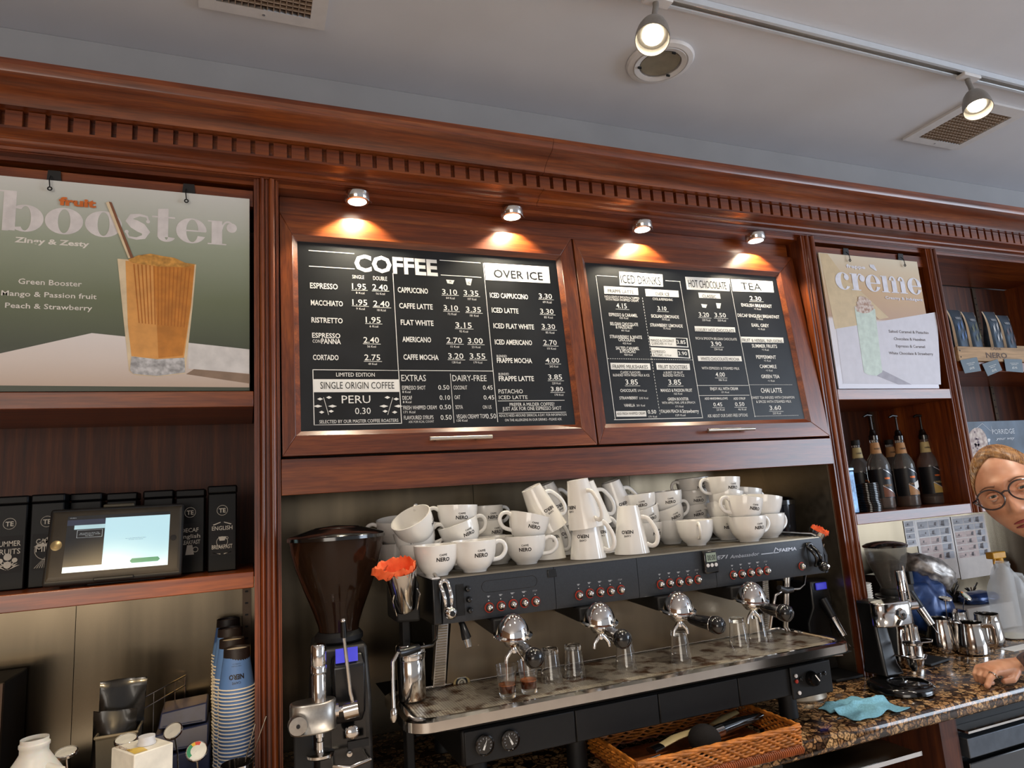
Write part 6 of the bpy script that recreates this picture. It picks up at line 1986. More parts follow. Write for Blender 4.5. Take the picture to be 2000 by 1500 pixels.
obj('hopper_collar', B().lathe([(0.001, 1.236), (0.050, 1.236), (0.056, 1.242), (0.056, 1.252), (0.048, 1.2615), (0.001, 1.2615)], 36, c=(gx, gy, 0)), BLKM, t)
bn = thing('coffee_beans', 'dark roasted coffee beans filling the lower part of the left hopper', 'beans', (gx, gy, 1.263))
bn['kind'] = 'stuff'
BEAN = mat('beans', sr(44, 24, 14), 0.4, var=0.4, scale=160, bump=0.8)
rnd = random.Random(4)
bnb = B().lathe([(0.001, 1.2635), (0.0435, 1.2635), (0.0445, 1.277), (0.057, 1.312), (0.066, 1.334), (0.045, 1.340), (0.001, 1.345)], 36, c=(gx, gy, 0))
bo_ = obj('bean_mass', bnb, BEAN, bn); bo_['kind'] = 'stuff'
obj('body', B().rings([[V((gx + sx * w_, gy + y, z)) for sx, y in ((-1, -0.07), (1, -0.07), (1, 0.12), (-1, 0.12))] for w_, z in ((0.062, ZT + 0.012), (0.062, 1.12), (0.055, 1.235))], True), mat('grinder_body', sr(70, 68, 66), 0.4, 0.6, var=0.1), t, bev=0.008)
obj('base_plate', B().box(gx - 0.075, gx + 0.075, gy - 0.066, gy + 0.13, ZT + 0.001, ZT + 0.0115), BLKM, t, bev=0.004)
obj('front_panel', B().rings([[V((gx + sx * 0.038 + 0.008, gy + y, z)) for sx, y in ((-1, -0.075), (1, -0.075), (1, -0.0705), (-1, -0.0705))] for z in (1.02, 1.215)], True), BLKG, t)
obj('dosing_head', B().rings([[V((gx + 0.008 + sx * w_, y, z)) for sx, y in ((-1, gy - yy), (1, gy - yy), (1, gy - 0.0755), (-1, gy - 0.0755))] for w_, yy, z in ((0.030, 0.085, 1.075), (0.034, 0.105, 1.10), (0.036, 0.108, 1.20), (0.032, 0.090, 1.222))], True), BLK, t, bev=0.006)
q0, q1 = wY(655, 1272, gy - 0.1085), wY(699, 1290, gy - 0.1085)
obj('display', B().box(q0.x, q1.x, gy - 0.1095, gy - 0.1083, q1.z, q0.z + 0.004), mat('blue_lcd', sr(74, 74, 196), 0.3, emit=0.5, ecol=sr(70, 70, 210)), t)
obj('fork', B().path([(V((gx - 0.028, gy - 0.08, 1.010)), 0.004), (V((gx - 0.032, gy - 0.13, 1.006)), 0.004), (V((gx + 0.00, gy - 0.145, 1.003)), 0.004), (V((gx + 0.044, gy - 0.13, 1.006)), 0.004), (V((gx + 0.040, gy - 0.08, 1.010)), 0.004)], 10), POLI, t)
obj('fork_bolt', B().lathe([(0.006, 0), (0.006, 0.004), (0, 0.005)], 12, M=MF, c=(gx + 0.008, gy - 0.0755, 1.008)), POLI, t)
obj('adjust_knob', B().lathe([(0.015, 0), (0.015, 0.010), (0.010, 0.014), (0, 0.015)], 20, M=MF, c=(gx + 0.010, gy - 0.106, 1.062)), POLI, t)
for z in (1.13, 1.155, 1.10):
    obj('side_screw', B().lathe([(0.0032, 0), (0.0032, 0.003), (0, 0.0035)], 10, M=MF, c=(gx + 0.040, gy - 0.085, z)), POLI, t)
obj('spout_pipe', B().box(gx - 0.0, gx + 0.045, gy - 0.118, gy - 0.108, 1.030, 1.045), BLKM, t)

# tamping press, left
def press(x, y, zt_, zh, zd, zb, label, dark=False, s=1.0, base=True):
    t = thing('tamping_press', label, 'tamper', (x, y, ZT + 0.001))
    obj('column', B().lathe([(0.0150 * s, zh), (0.0150 * s, zt_ - 0.065), (0.0142 * s, zt_ - 0.063), (0.0142 * s, zt_ - 0.060), (0.0165 * s, zt_ - 0.058), (0.0165 * s, zt_ - 0.045), (0.0150 * s, zt_ - 0.043), (0.0160 * s, zt_ - 0.041), (0.0160 * s, zt_ - 0.004), (0.0135 * s, zt_), (0.001, zt_)], 28, c=(x, y, 0)), CHROME, t)
    pts = []
    for k in range(28):
        a = 2 * pi * k / 28
        pts.append((x - 0.012 + 0.048 * s * (abs(cos(a)) ** 0.8) * (1 if cos(a) > 0 else -1), y + 0.014 + 0.030 * s * (abs(sin(a)) ** 0.8) * (1 if sin(a) > 0 else -1)))
    hh_ = 0.062 * s
    obj('head', B().rings([[V((px_, py_, z)) for px_, py_ in pts] for z in (zh - hh_, zh - hh_ + 0.004, zh - 0.006, zh)], True), ALU if not dark else POLI, t, bev=0.004, sharp=30)
    obj('side_knob', B().lathe([(0.020 * s, 0), (0.020 * s, 0.012), (0.018 * s, 0.016), (0.001, 0.0165)], 26, M=MF, c=(x - 0.046 * s, y - 0.016 * s, zh - hh_ * 0.55)), POLI if dark else ALU, t)
    obj('knob_screw', B().lathe([(0.004, 0), (0.004, 0.002), (0.001, 0.0022)], 10, M=MF, c=(x - 0.046 * s, y - 0.033 * s, zh - hh_ * 0.55)), BLKM, t)
    obj('rod', B().lathe([(0.0085 * s, zd + 0.003), (0.0085 * s, zd + 0.022), (0.0065 * s, zd + 0.024), (0.0065 * s, zh - hh_ - 0.010), (0.010 * s, zh - hh_ - 0.008), (0.010 * s, zh - hh_)], 20, c=(x, y, 0)), CHROME, t)
    obj('tamper_disc', B().lathe([(0.001, zd - 0.008), (0.026 * s, zd - 0.008), (0.029 * s, zd - 0.005), (0.029 * s, zd), (0.024 * s, zd + 0.002), (0.001, zd + 0.003)], 32, c=(x, y, 0)), POLI, t)
    return t


a0 = wY(622, 1258, -0.215); a1 = wY(622, 1372, -0.215); a2 = wY(627, 1470, -0.215)
t = press(a0.x, -0.215, a0.z, a1.z + 0.002, a2.z, 0, 'chrome and grey tamping press with tall lever in front of the left grinder')
lx = a0.x
zk = a1.z - 0.030
obj('pivot', B().path([(V((lx + 0.030, -0.20, zk + 0.005)), 0.016), (V((lx + 0.040, -0.20, zk + 0.005)), 0.016), (V((lx + 0.0405, -0.20, zk + 0.005)), 0.007), (V((lx + 0.058, -0.20, zk + 0.005)), 0.007)], 18), CHROME, t)
obj('lever_boss', B().path([(V((lx + 0.052, -0.208, zk + 0.002)), 0.018), (V((lx + 0.082, -0.214, zk + 0.006)), 0.018)], 22), POLI, t)
l0, l1 = wY(684, 1352, -0.215), wY(672, 1245, -0.22)
obj('lever_rod', B().path([(V((lx + 0.070, -0.212, zk + 0.018)), 0.0045), (l0, 0.0045), (l1, 0.0040)], 12), POLI, t)
l2 = wY(670, 1214, -0.222)
obj('lever_grip', B().path([(l1, 0.0075), (l1.lerp(l2, 0.5), 0.0068), (l2, 0.0060)], 12), BLKG, t)
obj('lever_tip', B().sphere(l2 + V((0, 0, 0.002)), 0.0062, 12, 8), CHROME, t)
obj('upright', B().box(lx - 0.050, lx - 0.010, -0.180, -0.155, ZT + 0.001, zk - 0.028), BLKM, t, bev=0.003)
obj('base', B().box(lx - 0.060, lx + 0.050, -0.26, -0.145, ZT + 0.001, ZT + 0.012), BLKM, t, bev=0.004)

# ================================================================ BASKET with knives
bc = [wZ(1240, 1487, 0.945), wZ(1563, 1418, 0.945), wZ(1462, 1384, 0.945), wZ(1176, 1440, 0.945)]
c0 = (bc[0] + bc[1]) / 2; ang = atan2(bc[1].y - bc[0].y, bc[1].x - bc[0].x)
Lb = (bc[1] - bc[0]).length; Wb = 0.235
t = thing('wicker_basket', 'long shallow orange-brown wicker tray on the granite edge under the machine', 'basket', (c0.x, c0.y + Wb / 2, ZT + 0.001))
MB_ = Matrix.Translation(V((c0.x, c0.y, ZT + 0.001))) @ Matrix.Rotation(ang * 0.35, 4, 'Z')
WIC = mat('wicker', sr(194, 118, 44), 0.42, var=0.22, scale=50, coat=0.25)
WICD = mat('wicker_dark', sr(138, 72, 28), 0.5, var=0.25, scale=50)
hw = Lb / 2
fl = B()
fl.box(-hw + 0.01, hw - 0.01, 0.012, Wb - 0.008, 0.004, 0.009, M=MB_)
obj('floor_mat', fl, WICD, t)
def weave(a, b_, ny, nm):
    """strands of one side, going over and under the stakes"""
    a, b_ = V(a), V(b_); d = b_ - a; L_ = d.length; d.normalize(); n = V((d.y, -d.x, 0))
    N = max(6, int(L_ / 0.012))
    for k in range(ny):
        z = 0.019 + k * 0.0062
        flare = 0.10 * z
        pts = []
        for i in range(N + 1):
            s_ = i / N
            off = 0.0026 * (1 if (i + k) % 2 else -1) + flare
            pts.append((MB_ @ (a + d * L_ * s_ + n * off + V((0, 0, z + 0.0016 * sin(i * 1.9 + k * 2)))), 0.0029))
        obj('strand', B().path(pts, 5), WIC if k > 0 else WICD, t)
weave((-hw, 0, 0), (hw, 0, 0), 7, 'front')
weave((hw, 0, 0), (hw, Wb, 0), 7, 'right')
weave((hw, Wb, 0), (-hw, Wb, 0), 7, 'back')
weave((-hw, Wb, 0), (-hw, 0, 0), 7, 'left')
bw = B()
for k in range(int(Lb / 0.006)):
    x = -hw + 0.006 + k * 0.006
    bw.torus(MB_ @ V((x, -0.001, 0.010)), 0.0085, 0.0026, MB_.to_3x3() @ V((1, 0.25, 0)), 10, 5)
tag(obj('bound_foot', bw, mat('wicker_foot', sr(150, 74, 26), 0.45, var=0.2), t), kind='stuff')
for j in range(3):
    pts = []
    N = 60
    for side, (a, b_) in enumerate((((-hw, 0), (hw, 0)), ((hw, 0), (hw, Wb)), ((hw, Wb), (-hw, Wb)), ((-hw, Wb), (-hw, 0)))):
        for i in range(15):
            s_ = i / 15
            x, y = a[0] + (b_[0] - a[0]) * s_, a[1] + (b_[1] - a[1]) * s_
            x *= 1.014; y = y + (-0.006 if side == 0 else 0.006 if side == 2 else 0)
            ph = (side * 15 + i) * 1.35 + j * 2.1
            pts.append((MB_ @ V((x, y + 0.0035 * cos(ph), 0.0625 + 0.0035 * sin(ph))), 0.0034))
    pts.append(pts[0])
    obj('rim_braid', B().path(pts, 6), WIC, t)
# contents
def LB(x, y, z): return MB_ @ V((x, y, z))
kn = thing('bread_knife', 'flat spatula with cream handle and black collar at the left in the wicker tray', 'spatula', LB(-0.12, 0.12, 0.02))
obj('handle', B().path([(LB(-0.10, 0.105, 0.045), 0.012), (LB(-0.05, 0.12, 0.050), 0.014), (LB(0.02, 0.135, 0.052), 0.013), (LB(0.05, 0.142, 0.05), 0.008)], 12, flat=0.4), mat('cream_plastic', sr(196, 176, 128), 0.4), kn)
obj('collar', B().path([(LB(-0.135, 0.095, 0.043), 0.017), (LB(-0.102, 0.104, 0.045), 0.015)], 12, flat=0.4), BLKG, kn)
obj('edge', B().path([(LB(-0.150, 0.086, 0.030), 0.002), (LB(-0.115, 0.090, 0.032), 0.002)], 8), CHROME, kn)
kn = thing('serving_tongs', 'second cream handled utensil lying at the back right of the wicker tray', 'utensil', LB(0.10, 0.15, 0.02))
obj('handle', B().path([(LB(0.085, 0.150, 0.048), 0.012), (LB(0.13, 0.165, 0.054), 0.013), (LB(0.185, 0.180, 0.056), 0.010)], 12, flat=0.4), MATS['cream_plastic'], kn)
kn = thing('counter_brush', 'round black brush head with steel ferrule and long black handle in the wicker tray', 'brush', LB(0.02, 0.09, 0.02))
obj('bristles', B().sphere(LB(0.012, 0.085, 0.046), 0.040, 24, 16, sz=0.85), mat('bristles', sr(26, 22, 20), 0.9, bump=0.8, scale=400, stretch=(1, 1, 6)), kn)
obj('ferrule', B().path([(LB(0.046, 0.095, 0.052), 0.014), (LB(0.075, 0.102, 0.052), 0.0155)], 16), POLI, kn)
obj('handle', B().path([(LB(0.0755, 0.1021, 0.052), 0.0150), (LB(0.14, 0.118, 0.053), 0.0135), (LB(0.20, 0.133, 0.050), 0.0105), (LB(0.235, 0.142, 0.050), 0.009)], 16), BLKG, kn)
kn = thing('flat_scraper', 'dull flat metal scraper lying on the floor of the wicker tray', 'scraper', LB(-0.06, 0.06, 0.02))
obj('blade', B().box(-0.075, 0.02, 0.040, 0.085, 0.012, 0.014, M=MB_), STEELD, kn)
obj('grip', B().box(-0.125, -0.0755, 0.048, 0.078, 0.011, 0.022, M=MB_), BLKM, kn, bev=0.003)
# blue cleaning cloth
c4 = [wZ(1598, 1388, ZT), wZ(1680, 1412, ZT), wZ(1778, 1385, ZT), wZ(1662, 1362, ZT)]
t = thing('cleaning_cloth', 'crumpled light blue cleaning cloth on the granite by the right press', 'cloth', (c4[0] + c4[2]) / 2)
rs = []
rnd = random.Random(12)
N = 26
for i in range(N):
    v_ = i / (N - 1)
    row = []
    for j in range(N + 10):
        u = j / (N + 9)
        p = (c4[0].lerp(c4[1], u)).lerp(c4[3].lerp(c4[2], u), v_)
        edge = min(u, 1 - u, v_, 1 - v_)
        z = 0.003 + 0.010 * (0.5 + 0.5 * sin(7 * u + 3 * v_ + 1)) * min(1, edge * 6 + 0.25) + 0.016 * math.exp(-((u - 0.42 - 0.15 * v_) / 0.06) ** 2) + 0.010 * math.exp(-((v_ - 0.25 - 0.3 * u) / 0.08) ** 2) + rnd.uniform(0, 0.0008)
        w_ = 0.007 * sin(13 * (u + v_))
        row.append(V((p.x + w_ * (1 if edge < 0.05 else 0.3), p.y + w_ * 0.6, ZT + z)))
    rs.append(row)
o = obj('fabric', B().rings(rs, False, close=False), mat('blue_cloth', sr(128, 186, 208), 0.9, var=0.12, scale=220, bump=0.4), t, sharp=90)
o.modifiers.new('thick', 'SOLIDIFY').thickness = 0.0012
# round white-grey base behind the machine's right end
p = wZ(1606, 1335, ZT)
t = thing('scale_bowl', 'upturned pale grey metal bowl on the granite behind the right end of the machine', 'bowl', (p.x, 0.0, ZT + 0.001))
obj('bowl_shell', B().lathe([(0.080, ZT + 0.001), (0.082, ZT + 0.006), (0.074, ZT + 0.026), (0.056, ZT + 0.042), (0.030, ZT + 0.050), (0.001, ZT + 0.052)], 36, c=(1.60, -0.03, 0)), mat('pale_metal', sr(176, 166, 150), 0.35, 0.7), t)
# ================================================================ RIGHT BAYS
# syrup bottles
SYG = mat('bottle_glass', sr(225, 225, 220), 0.03, trans=0.92, ior=1.4, var=0.0)
KR = mat('kraft_neck', sr(188, 140, 92), 0.6, var=0.08)
KR2 = mat('cream_neck', sr(196, 176, 124), 0.6, var=0.06)
BLB = mat('bottle_label', sr(20, 20, 24), 0.4, var=0.05)
COPP = mat('copper_print', sr(220, 110, 40), 0.35, 0.4)


def cyl_patch(b, R, a0, a1, zf0, zf1, n=16, d=0.0006):
    """patch of a cylinder wall between angles, bottom/top heights as functions of t"""
    for i in range(n):
        t0, t1 = i / n, (i + 1) / n
        p, q = a0 + (a1 - a0) * t0, a0 + (a1 - a0) * t1
        r = R + d
        b.face([V((r * cos(p), r * sin(p), zf0(t0))), V((r * cos(q), r * sin(q), zf0(t1))), V((r * cos(q), r * sin(q), zf1(t1))), V((r * cos(p), r * sin(p), zf1(t0)))])


def bottle(x, y, word, label, neck, tri, pump=True, r=0.038, h=0.255, sticker=False, fill=0.5):
    z0 = 1.4105
    t = thing('syrup_bottle', label, 'bottle', (x, y, z0), (0, 0, -0.32), 'syrup bottles on the right shelf')
    k = h / 0.255
    pf = [(0.001, 0.002), (r * 0.9, 0.0), (r, 0.006), (r, 0.150 * k), (r * 0.97, 0.165 * k), (r * 0.80, 0.185 * k), (r * 0.52, 0.203 * k), (0.0165, 0.216 * k), (0.0150, 0.250 * k), (0.0150, 0.256 * k)]
    def add(name, b, m):
        o = D.objects.new(name, mesh_of(name, b, m)); COL.objects.link(o); o.parent = t; return o
    add('glass_body', B().lathe(pf, 32), SYG)
    add('syrup', B().lathe([(0.001, 0.004), (r * 0.93, 0.005), (r * 0.93, 0.150 * k * fill), (0.001, 0.150 * k * fill)], 28), mat('syrup', sr(150, 92, 50), 0.1, trans=0.6, var=0.0))
    add('neck_wrap', B().lathe([(0.0205, 0.203 * k), (0.0160, 0.246 * k), (0.0155, 0.246 * k), (0.0200, 0.203 * k)], 28, caps=False), neck)
    nb = B()
    def fn(a_, c_, w_=0.026):
        th = -pi / 2 - 0.05 + (a_ - w_ / 2) / 0.0195; R_ = 0.0195 - 0.10 * c_; return V((R_ * cos(th), R_ * sin(th), 0.220 * k + c_))
    put_text(nb, word, fn, 0.026, 0.0062, 0.02)
    add('neck_lettering', nb, INK)
    lb_ = B(); cyl_patch(lb_, r, -pi * 1.02, 0.02 * pi, lambda q: 0.040 * k, lambda q: 0.146 * k, 24)
    lo = add('label_sheet', lb_, BLB)
    def sub(name, b, m):
        o = D.objects.new(name, mesh_of(name, b, m)); COL.objects.link(o); o.parent = lo; return o
    b = B(); cyl_patch(b, r, -pi * 0.62, -pi * 0.12, lambda q: 0.043 * k, lambda q: (0.043 + 0.040 * (1 - q)) * k, 14, 0.0010)
    sub('label_triangle', b, tri)
    b = B(); cyl_patch(b, r, -pi * 0.62, -pi * 0.12, lambda q: (0.0415 + 0.042 * (1 - q)) * k, lambda q: (0.0445 + 0.042 * (1 - q)) * k, 14, 0.0013)
    cyl_patch(b, r, -pi * 0.55, -pi * 0.05, lambda q: (0.143 - 0.038 * q) * k, lambda q: (0.146 - 0.038 * q) * k, 14, 0.0013)
    sub('silver_stripe', b, mat('silver', sr(190, 190, 196), 0.3, 0.6))
    b = B()
    def fw(w_, z_):
        def g(a_, c_):
            th = -pi / 2 + 0.12 + (a_ - w_ / 2) / (r + 0.001); return V(((r + 0.001) * cos(th), (r + 0.001) * sin(th), z_ + c_))
        return g
    put_text(b, 'NERO', fw(0.022, 0.108 * k), 0.022, 0.007, 0.04)
    sub('brand_lettering', b, COPP)
    b = B()
    put_text(b, word, fw(0.036, 0.082 * k), 0.036, 0.0075, 0.01)
    sub('flavour_lettering', b, KR2 if word == 'VANILLA' else KR)
    if sticker:
        b = B()
        P_ = lambda a_, c_: V(((r + 0.0016) * cos(-pi / 2 + 0.50 + a_ / r), (r + 0.0016) * sin(-pi / 2 + 0.50 + a_ / r), 0.080 * k + c_))
        for i in range(6):
            u0, u1 = -0.014 + i * 0.028 / 6, -0.014 + (i + 1) * 0.028 / 6
            b.face([P_(u0, -0.012 - u0 * 0.35 * -1), P_(u1, -0.012 + u1 * 0.35), P_(u1, 0.014 + u1 * 0.35), P_(u0, 0.014 + u0 * 0.35)])
        sub('date_sticker', b, WHT)
    if pump:
        zt_ = 0.257 * k
        add('pump_collar', B().lathe([(0.001, zt_), (0.017, zt_), (0.0175, zt_ + 0.016), (0.014, zt_ + 0.020), (0.011, zt_ + 0.034), (0.008, zt_ + 0.040), (0.001, zt_ + 0.041)], 20), BLKG)
        add('pump_stem', B().path([(V((0, 0, zt_ + 0.040)), 0.0042), (V((0, 0, zt_ + 0.095)), 0.0036)], 10), BLK)
        add('pump_nozzle', B().path([(V((0.004, 0, zt_ + 0.096)), 0.0058), (V((-0.018, -0.006, zt_ + 0.099)), 0.0052), (V((-0.034, -0.010, zt_ + 0.092)), 0.0036)], 10), BLK)
    else:
        add('cap', B().lathe([(0.001, 0.257 * k), (0.0165, 0.257 * k), (0.0165, 0.277 * k), (0.001, 0.278 * k)], 20), BLKM)
    return t


for px, py, Y, *a in ((1717, 926, 0.13, 'HAZELNUT', 'syrup bottle labelled HAZELNUT with a black pump, left of the front three', KR, mat('tri_brown', sr(120, 70, 44), 0.5), True, 0.041, 0.262, False, 0.7),
                      (1767, 926, 0.14, 'CARAMEL', 'syrup bottle labelled CARAMEL with a white sticker, middle of the front three', KR, mat('tri_tan', sr(178, 128, 78), 0.5), True, 0.040, 0.258, True, 0.35),
                      (1814, 917, 0.15, 'VANILLA', 'syrup bottle labelled VANILLA with a yellow triangle, right of the front three', KR2, mat('tri_yellow', sr(190, 158, 84), 0.5), True, 0.040, 0.258, False, 0.2),
                      (1676, 900, 0.22, 'CARAMEL', 'capped syrup bottle at the far left behind the stack of lids', KR2, mat('tri_tan', sr(178, 128, 78), 0.5), False, 0.040, 0.250, False, 0.5),
                      (1742, 900, 0.27, 'CARAMEL', 'capped syrup bottle hidden behind the caramel bottle', KR, mat('tri_tan', sr(178, 128, 78), 0.5), False, 0.038, 0.250, False, 0.4)):
    p = wY(px, py, Y)
    bottle(p.x, Y, *a)
# stack of black lids
p = wY(1694, 960, 0.045)
for k in range(17):
    z = 1.4106 + k * 0.0061
    t = thing('cup_lid', 'black plastic cup lid in the tall stack left of the HAZELNUT bottle' if k < 16 else 'topmost black plastic lid of the stack left of the HAZELNUT bottle', 'lid', (p.x + 0.0015 * sin(k * 0.6) - k * 0.0004, 0.045 + 0.001 * cos(k), z), (0, 0, 0), 'black lids in a stack')
    if k == 0:
        lm0 = mesh_of('lid_rim', B().lathe([(0.0400, 0.0), (0.0412, 0.0012), (0.0412, 0.0040), (0.0395, 0.0052), (0.0380, 0.0052), (0.0385, 0.0)], 30, caps=False), BLKG)
        lm1 = mesh_of('lid_top', B().lathe([(0.001, 0.0046), (0.0384, 0.0046), (0.0384, 0.0054), (0.001, 0.0056)], 30), BLKG)
    for n, m in (('lid_rim', lm0), ('lid_top', lm1)):
        o = D.objects.new(n, m); COL.objects.link(o); o.parent = t
p = wY(1668, 930, 0.03)
t = thing('blue_tin', 'pale blue patterned tin beside the upright, left of the stack of lids', 'tin', (p.x, 0.06, 1.4105))
obj('tin_body', B().box(2.0, 2.028, 0.022, 0.11, 1.4105, 1.560), mat('tin_blue', sr(112, 150, 186), 0.3, 0.3, var=0.2, scale=40, col2=sr(60, 84, 110)), t, bev=0.004)
obj('tin_lid', B().box(1.999, 2.029, 0.021, 0.111, 1.5603, 1.572), mat('tin_lid_blue', sr(150, 180, 208), 0.3, 0.4), t, bev=0.003)
# third bay: crate of coffee bags, porridge poster
KW = mat('crate_wood', sr(184, 150, 112), 0.7, var=0.2, scale=14, stretch=(0.4, 6, 6))
t = thing('wooden_crate', 'rough pale wooden crate stencilled CAFFE NERO holding coffee bags on the upper right shelf', 'crate', (2.9, 0.10, 1.9655))
cx0 = max(2.648, wY(1868, 690, -0.005).x)
obj('front_plank', B().box(cx0, 3.40, -0.006, 0.006, 1.966, 2.026), KW, t, bev=0.002)
obj('back_plank', B().box(cx0, 3.40, 0.154, 0.166, 1.966, 2.08), KW, t, bev=0.002)
obj('side_plank', B().box(cx0 + 0.001, cx0 + 0.011, 0.0065, 0.153, 1.966, 2.024), KW, t, bev=0.002)
obj('base_plank', B().box(cx0 + 0.012, 3.389, 0.007, 0.153, 1.966, 1.974), KW, t)
obj('corner_batten', B().box(2.6375, cx0 - 0.001, 0.12, 0.15, 1.966, 2.085), KW, t, bev=0.002)
b = B()
pl = Plane(V((0, -0.006, 0)), UX, UZ, 1840, 580, 8.333)
pl.text(b, 'NERO', 722, 990, 1062, 90, 0.01)
pl.text(b, 'CAFFE', 790, 862, 962, 38, 0.0)
obj('stencil_lettering', b, mat('stencil', sr(92, 74, 66), 0.7), t)
for x in (cx0 + 0.012,):
    for z in (1.982, 2.008):
        obj('nail', B().lathe([(0.003, 0), (0.003, 0.001), (0, 0.001)], 8, M=MF, c=(x, -0.006, z)), BLKM, t)
BAG = mat('bag_foil', sr(62, 74, 86), 0.32, 0.5, var=0.1)
KED = mat('bag_edge', sr(206, 184, 156), 0.5)
for i, (xl, xr, ytop, col, lab) in enumerate(((112, 270, 200, sr(96, 132, 190), 'coffee bag with blue zigzag print, first in the crate from the left'), (310, 545, 235, sr(112, 112, 70), 'coffee bag with olive zigzag print, second in the crate'),
                                              (655, 880, 232, sr(214, 214, 214), 'coffee bag with white zigzag print, third in the crate'), (880, 1030, 290, sr(110, 84, 84), 'coffee bag with dark red zigzag print, partly behind the third'),
                                              )):
    Yb = 0.05 if i != 3 else 0.085
    p = wY(1840 + (xl + xr) / 2 / 8.333, 580 + ytop / 8.333, Yb)
    w_ = 0.088
    z0 = 1.9745
    H_ = p.z - z0
    yb = Yb + 0.012
    xc = p.x + (0.006 if i != 3 else 0.02)
    t = thing('coffee_bag', lab, 'coffee bag', (xc, yb, z0))
    rs = []
    n = 9
    def bagpt(u, v_, s_):
        th = 0.030 * (1 - v_ ** 2.2) ** 0.8 + 0.0012
        hw_ = w_ / 2 * (0.97 - 0.10 * sin(pi * v_) - 0.04 * v_)
        return V((xc + u * hw_, yb + s_ * th * (1 - 0.55 * u ** 4) * (1 if s_ < 0 else 0.9) + 0.004 * v_ * sin(6 * v_), z0 + v_ * H_))
    for k in range(13):
        v_ = k / 12
        ring = [bagpt(-1 + 2 * j / n, v_, -1) for j in range(n + 1)] + [bagpt(1 - 2 * j / n, v_, 1) for j in range(n + 1)]
        rs.append(ring)
    bb_ = obj('bag_foil', B().rings(rs, True), BAG, t, sharp=50)
    ed = B()
    for s_ in (-1, 1):
        for j in range(12):
            v0, v1 = j / 12, (j + 1) / 12
            ed.face([bagpt(s_ * 1.005, v0, -1.06), bagpt(s_ * 0.86, v0, -1.06), bagpt(s_ * 0.86, v1, -1.06), bagpt(s_ * 1.005, v1, -1.06)])
    obj('bag_edge', ed, KED, t)
    zz = B()
    for (u0, v0, sc) in ((-0.55, 0.60, 1), (0.05, 0.64, 1), (-0.30, 0.42, 1), (0.30, 0.46, 1)):
        pts = [(0, 0), (0.12, 0.12), (0.20, 0.02), (0.34, 0.16), (0.34, 0.11), (0.19, -0.05), (0.11, 0.05), (0.0, -0.06)]
        for a_, c_ in ((0, 1), (1, 2), (2, 3)):
            q = [pts[a_], pts[a_ + 1], pts[7 - a_ - 1], pts[7 - a_]]
            zz.face([bagpt(u0 + u_, v0 + v_, -1.10) + V((0, -0.0008, 0)) for u_, v_ in q])
    obj('zigzag_print', zz, mat('zig%d' % i, col, 0.45), t)
    zz = B()
    put_text(zz, 'NERO', lambda a_, c_: bagpt((-0.018 + a_) / (w_ / 2), 0.80 + c_ / H_, -1.1) + V((0, -0.001, 0)), 0.036, 0.010, 0.03)
    obj('bag_lettering', zz, GREYP, t)
TAG = mat('slate_tag', sr(82, 98, 108), 0.5, var=0.05)
for (pts, lab, s_) in ((((290, 1030), (560, 980), (632, 1205), (365, 1245)), 'slate grey price tag clipped to the shelf edge below the crate, left one', '£4.95'),
                       (((648, 1092), (896, 1012), (974, 1192), (740, 1290)), 'slate grey price tag on the shelf edge, middle one, most tilted', '£5.95'),
                       (((1004, 1010), (1290, 1015), (1318, 1232), (1038, 1208)), 'slate grey price tag on the shelf edge, right one, nearly level', '£5.95')):
    pl = Plane(V((0, -0.0085, 0)), UX, UZ, 1840, 580, 8.333)
    q = [pl.at(*pl.uv(*p), 0) for p in pts]
    t = thing('price_tag', lab, 'price tag', (q[0] + q[2]) / 2)
    obj('card', B().prism(q, (0, -0.0015, 0)), TAG, t)
    ux_ = (q[1] - q[0]); uy_ = (q[0] - q[3])
    b = B()
    for tx, u0, v0, w0, h0 in ((s_, 0.36, 0.20, 0.28, 0.17), ('SIGNATURE COFFEE', 0.28, 0.62, 0.48, 0.07), ('BEANS 250G', 0.36, 0.50, 0.30, 0.07)):
        L_ = ux_.length; H_ = uy_.length
        put_text(b, tx, lambda a_, c_: q[3] + ux_ * (u0 + a_ / L_) + uy_ * (v0 + c_ / H_) + V((0, -0.0021, 0)), w0 * L_, h0 * H_)
    obj('tag_lettering', b, WHT, t)
pl = Plane(V((0, 0.10, 0)), UX, UZ, 1640, 800, 5.5556)
x0_ = wY(1885, 825, 0.10).x; x1_ = 3.20
zt_ = wY(1890, 824, 0.10).z
t = thing('porridge_sign', 'slate blue sign reading PORRIDGE with a bowl of oats, standing on the right shelf', 'sign', ((x0_ + x1_) / 2, 0.103, 1.4105))
obj('sign_board', B().box(2.66, x1_, 0.10, 0.106, 1.4105, zt_), mat('sign_slate', sr(84, 100, 118), 0.5, var=0.3, scale=7), t)
b = B(); pl.poly(b, [(1490 + 118 * cos(q * pi / 14), 400 + 205 * sin(q * pi / 14)) for q in range(28)], 0.0006)
obj('bowl_print', b, mat('porridge', sr(206, 192, 180), 0.6, var=0.35, scale=60, col2=sr(150, 130, 124)), t)
rnd = random.Random(9)
b = B()
for i in range(26):
    a_, r_ = rnd.uniform(0, 6.28), rnd.uniform(0.1, 0.85)
    cx_, cy_ = 1490 + 118 * r_ * cos(a_), 400 + 200 * r_ * sin(a_)
    s_ = rnd.uniform(7, 15)
    pl.poly(b, [(cx_ + s_ * cos(q * 1.26 + i), cy_ + s_ * 1.2 * sin(q * 1.26 + i)) for q in range(5)], 0.0009)
tag(obj('raisin_print', b, mat('raisin', sr(104, 84, 92), 0.6), t), kind='stuff')
b = B()
pl.text(b, 'PORRIDGE', 1656, 268, 1902, 56, 0.0)
pl.text(b, 'your way', 1694, 330, 1900, 30, 0.01, 0.35)
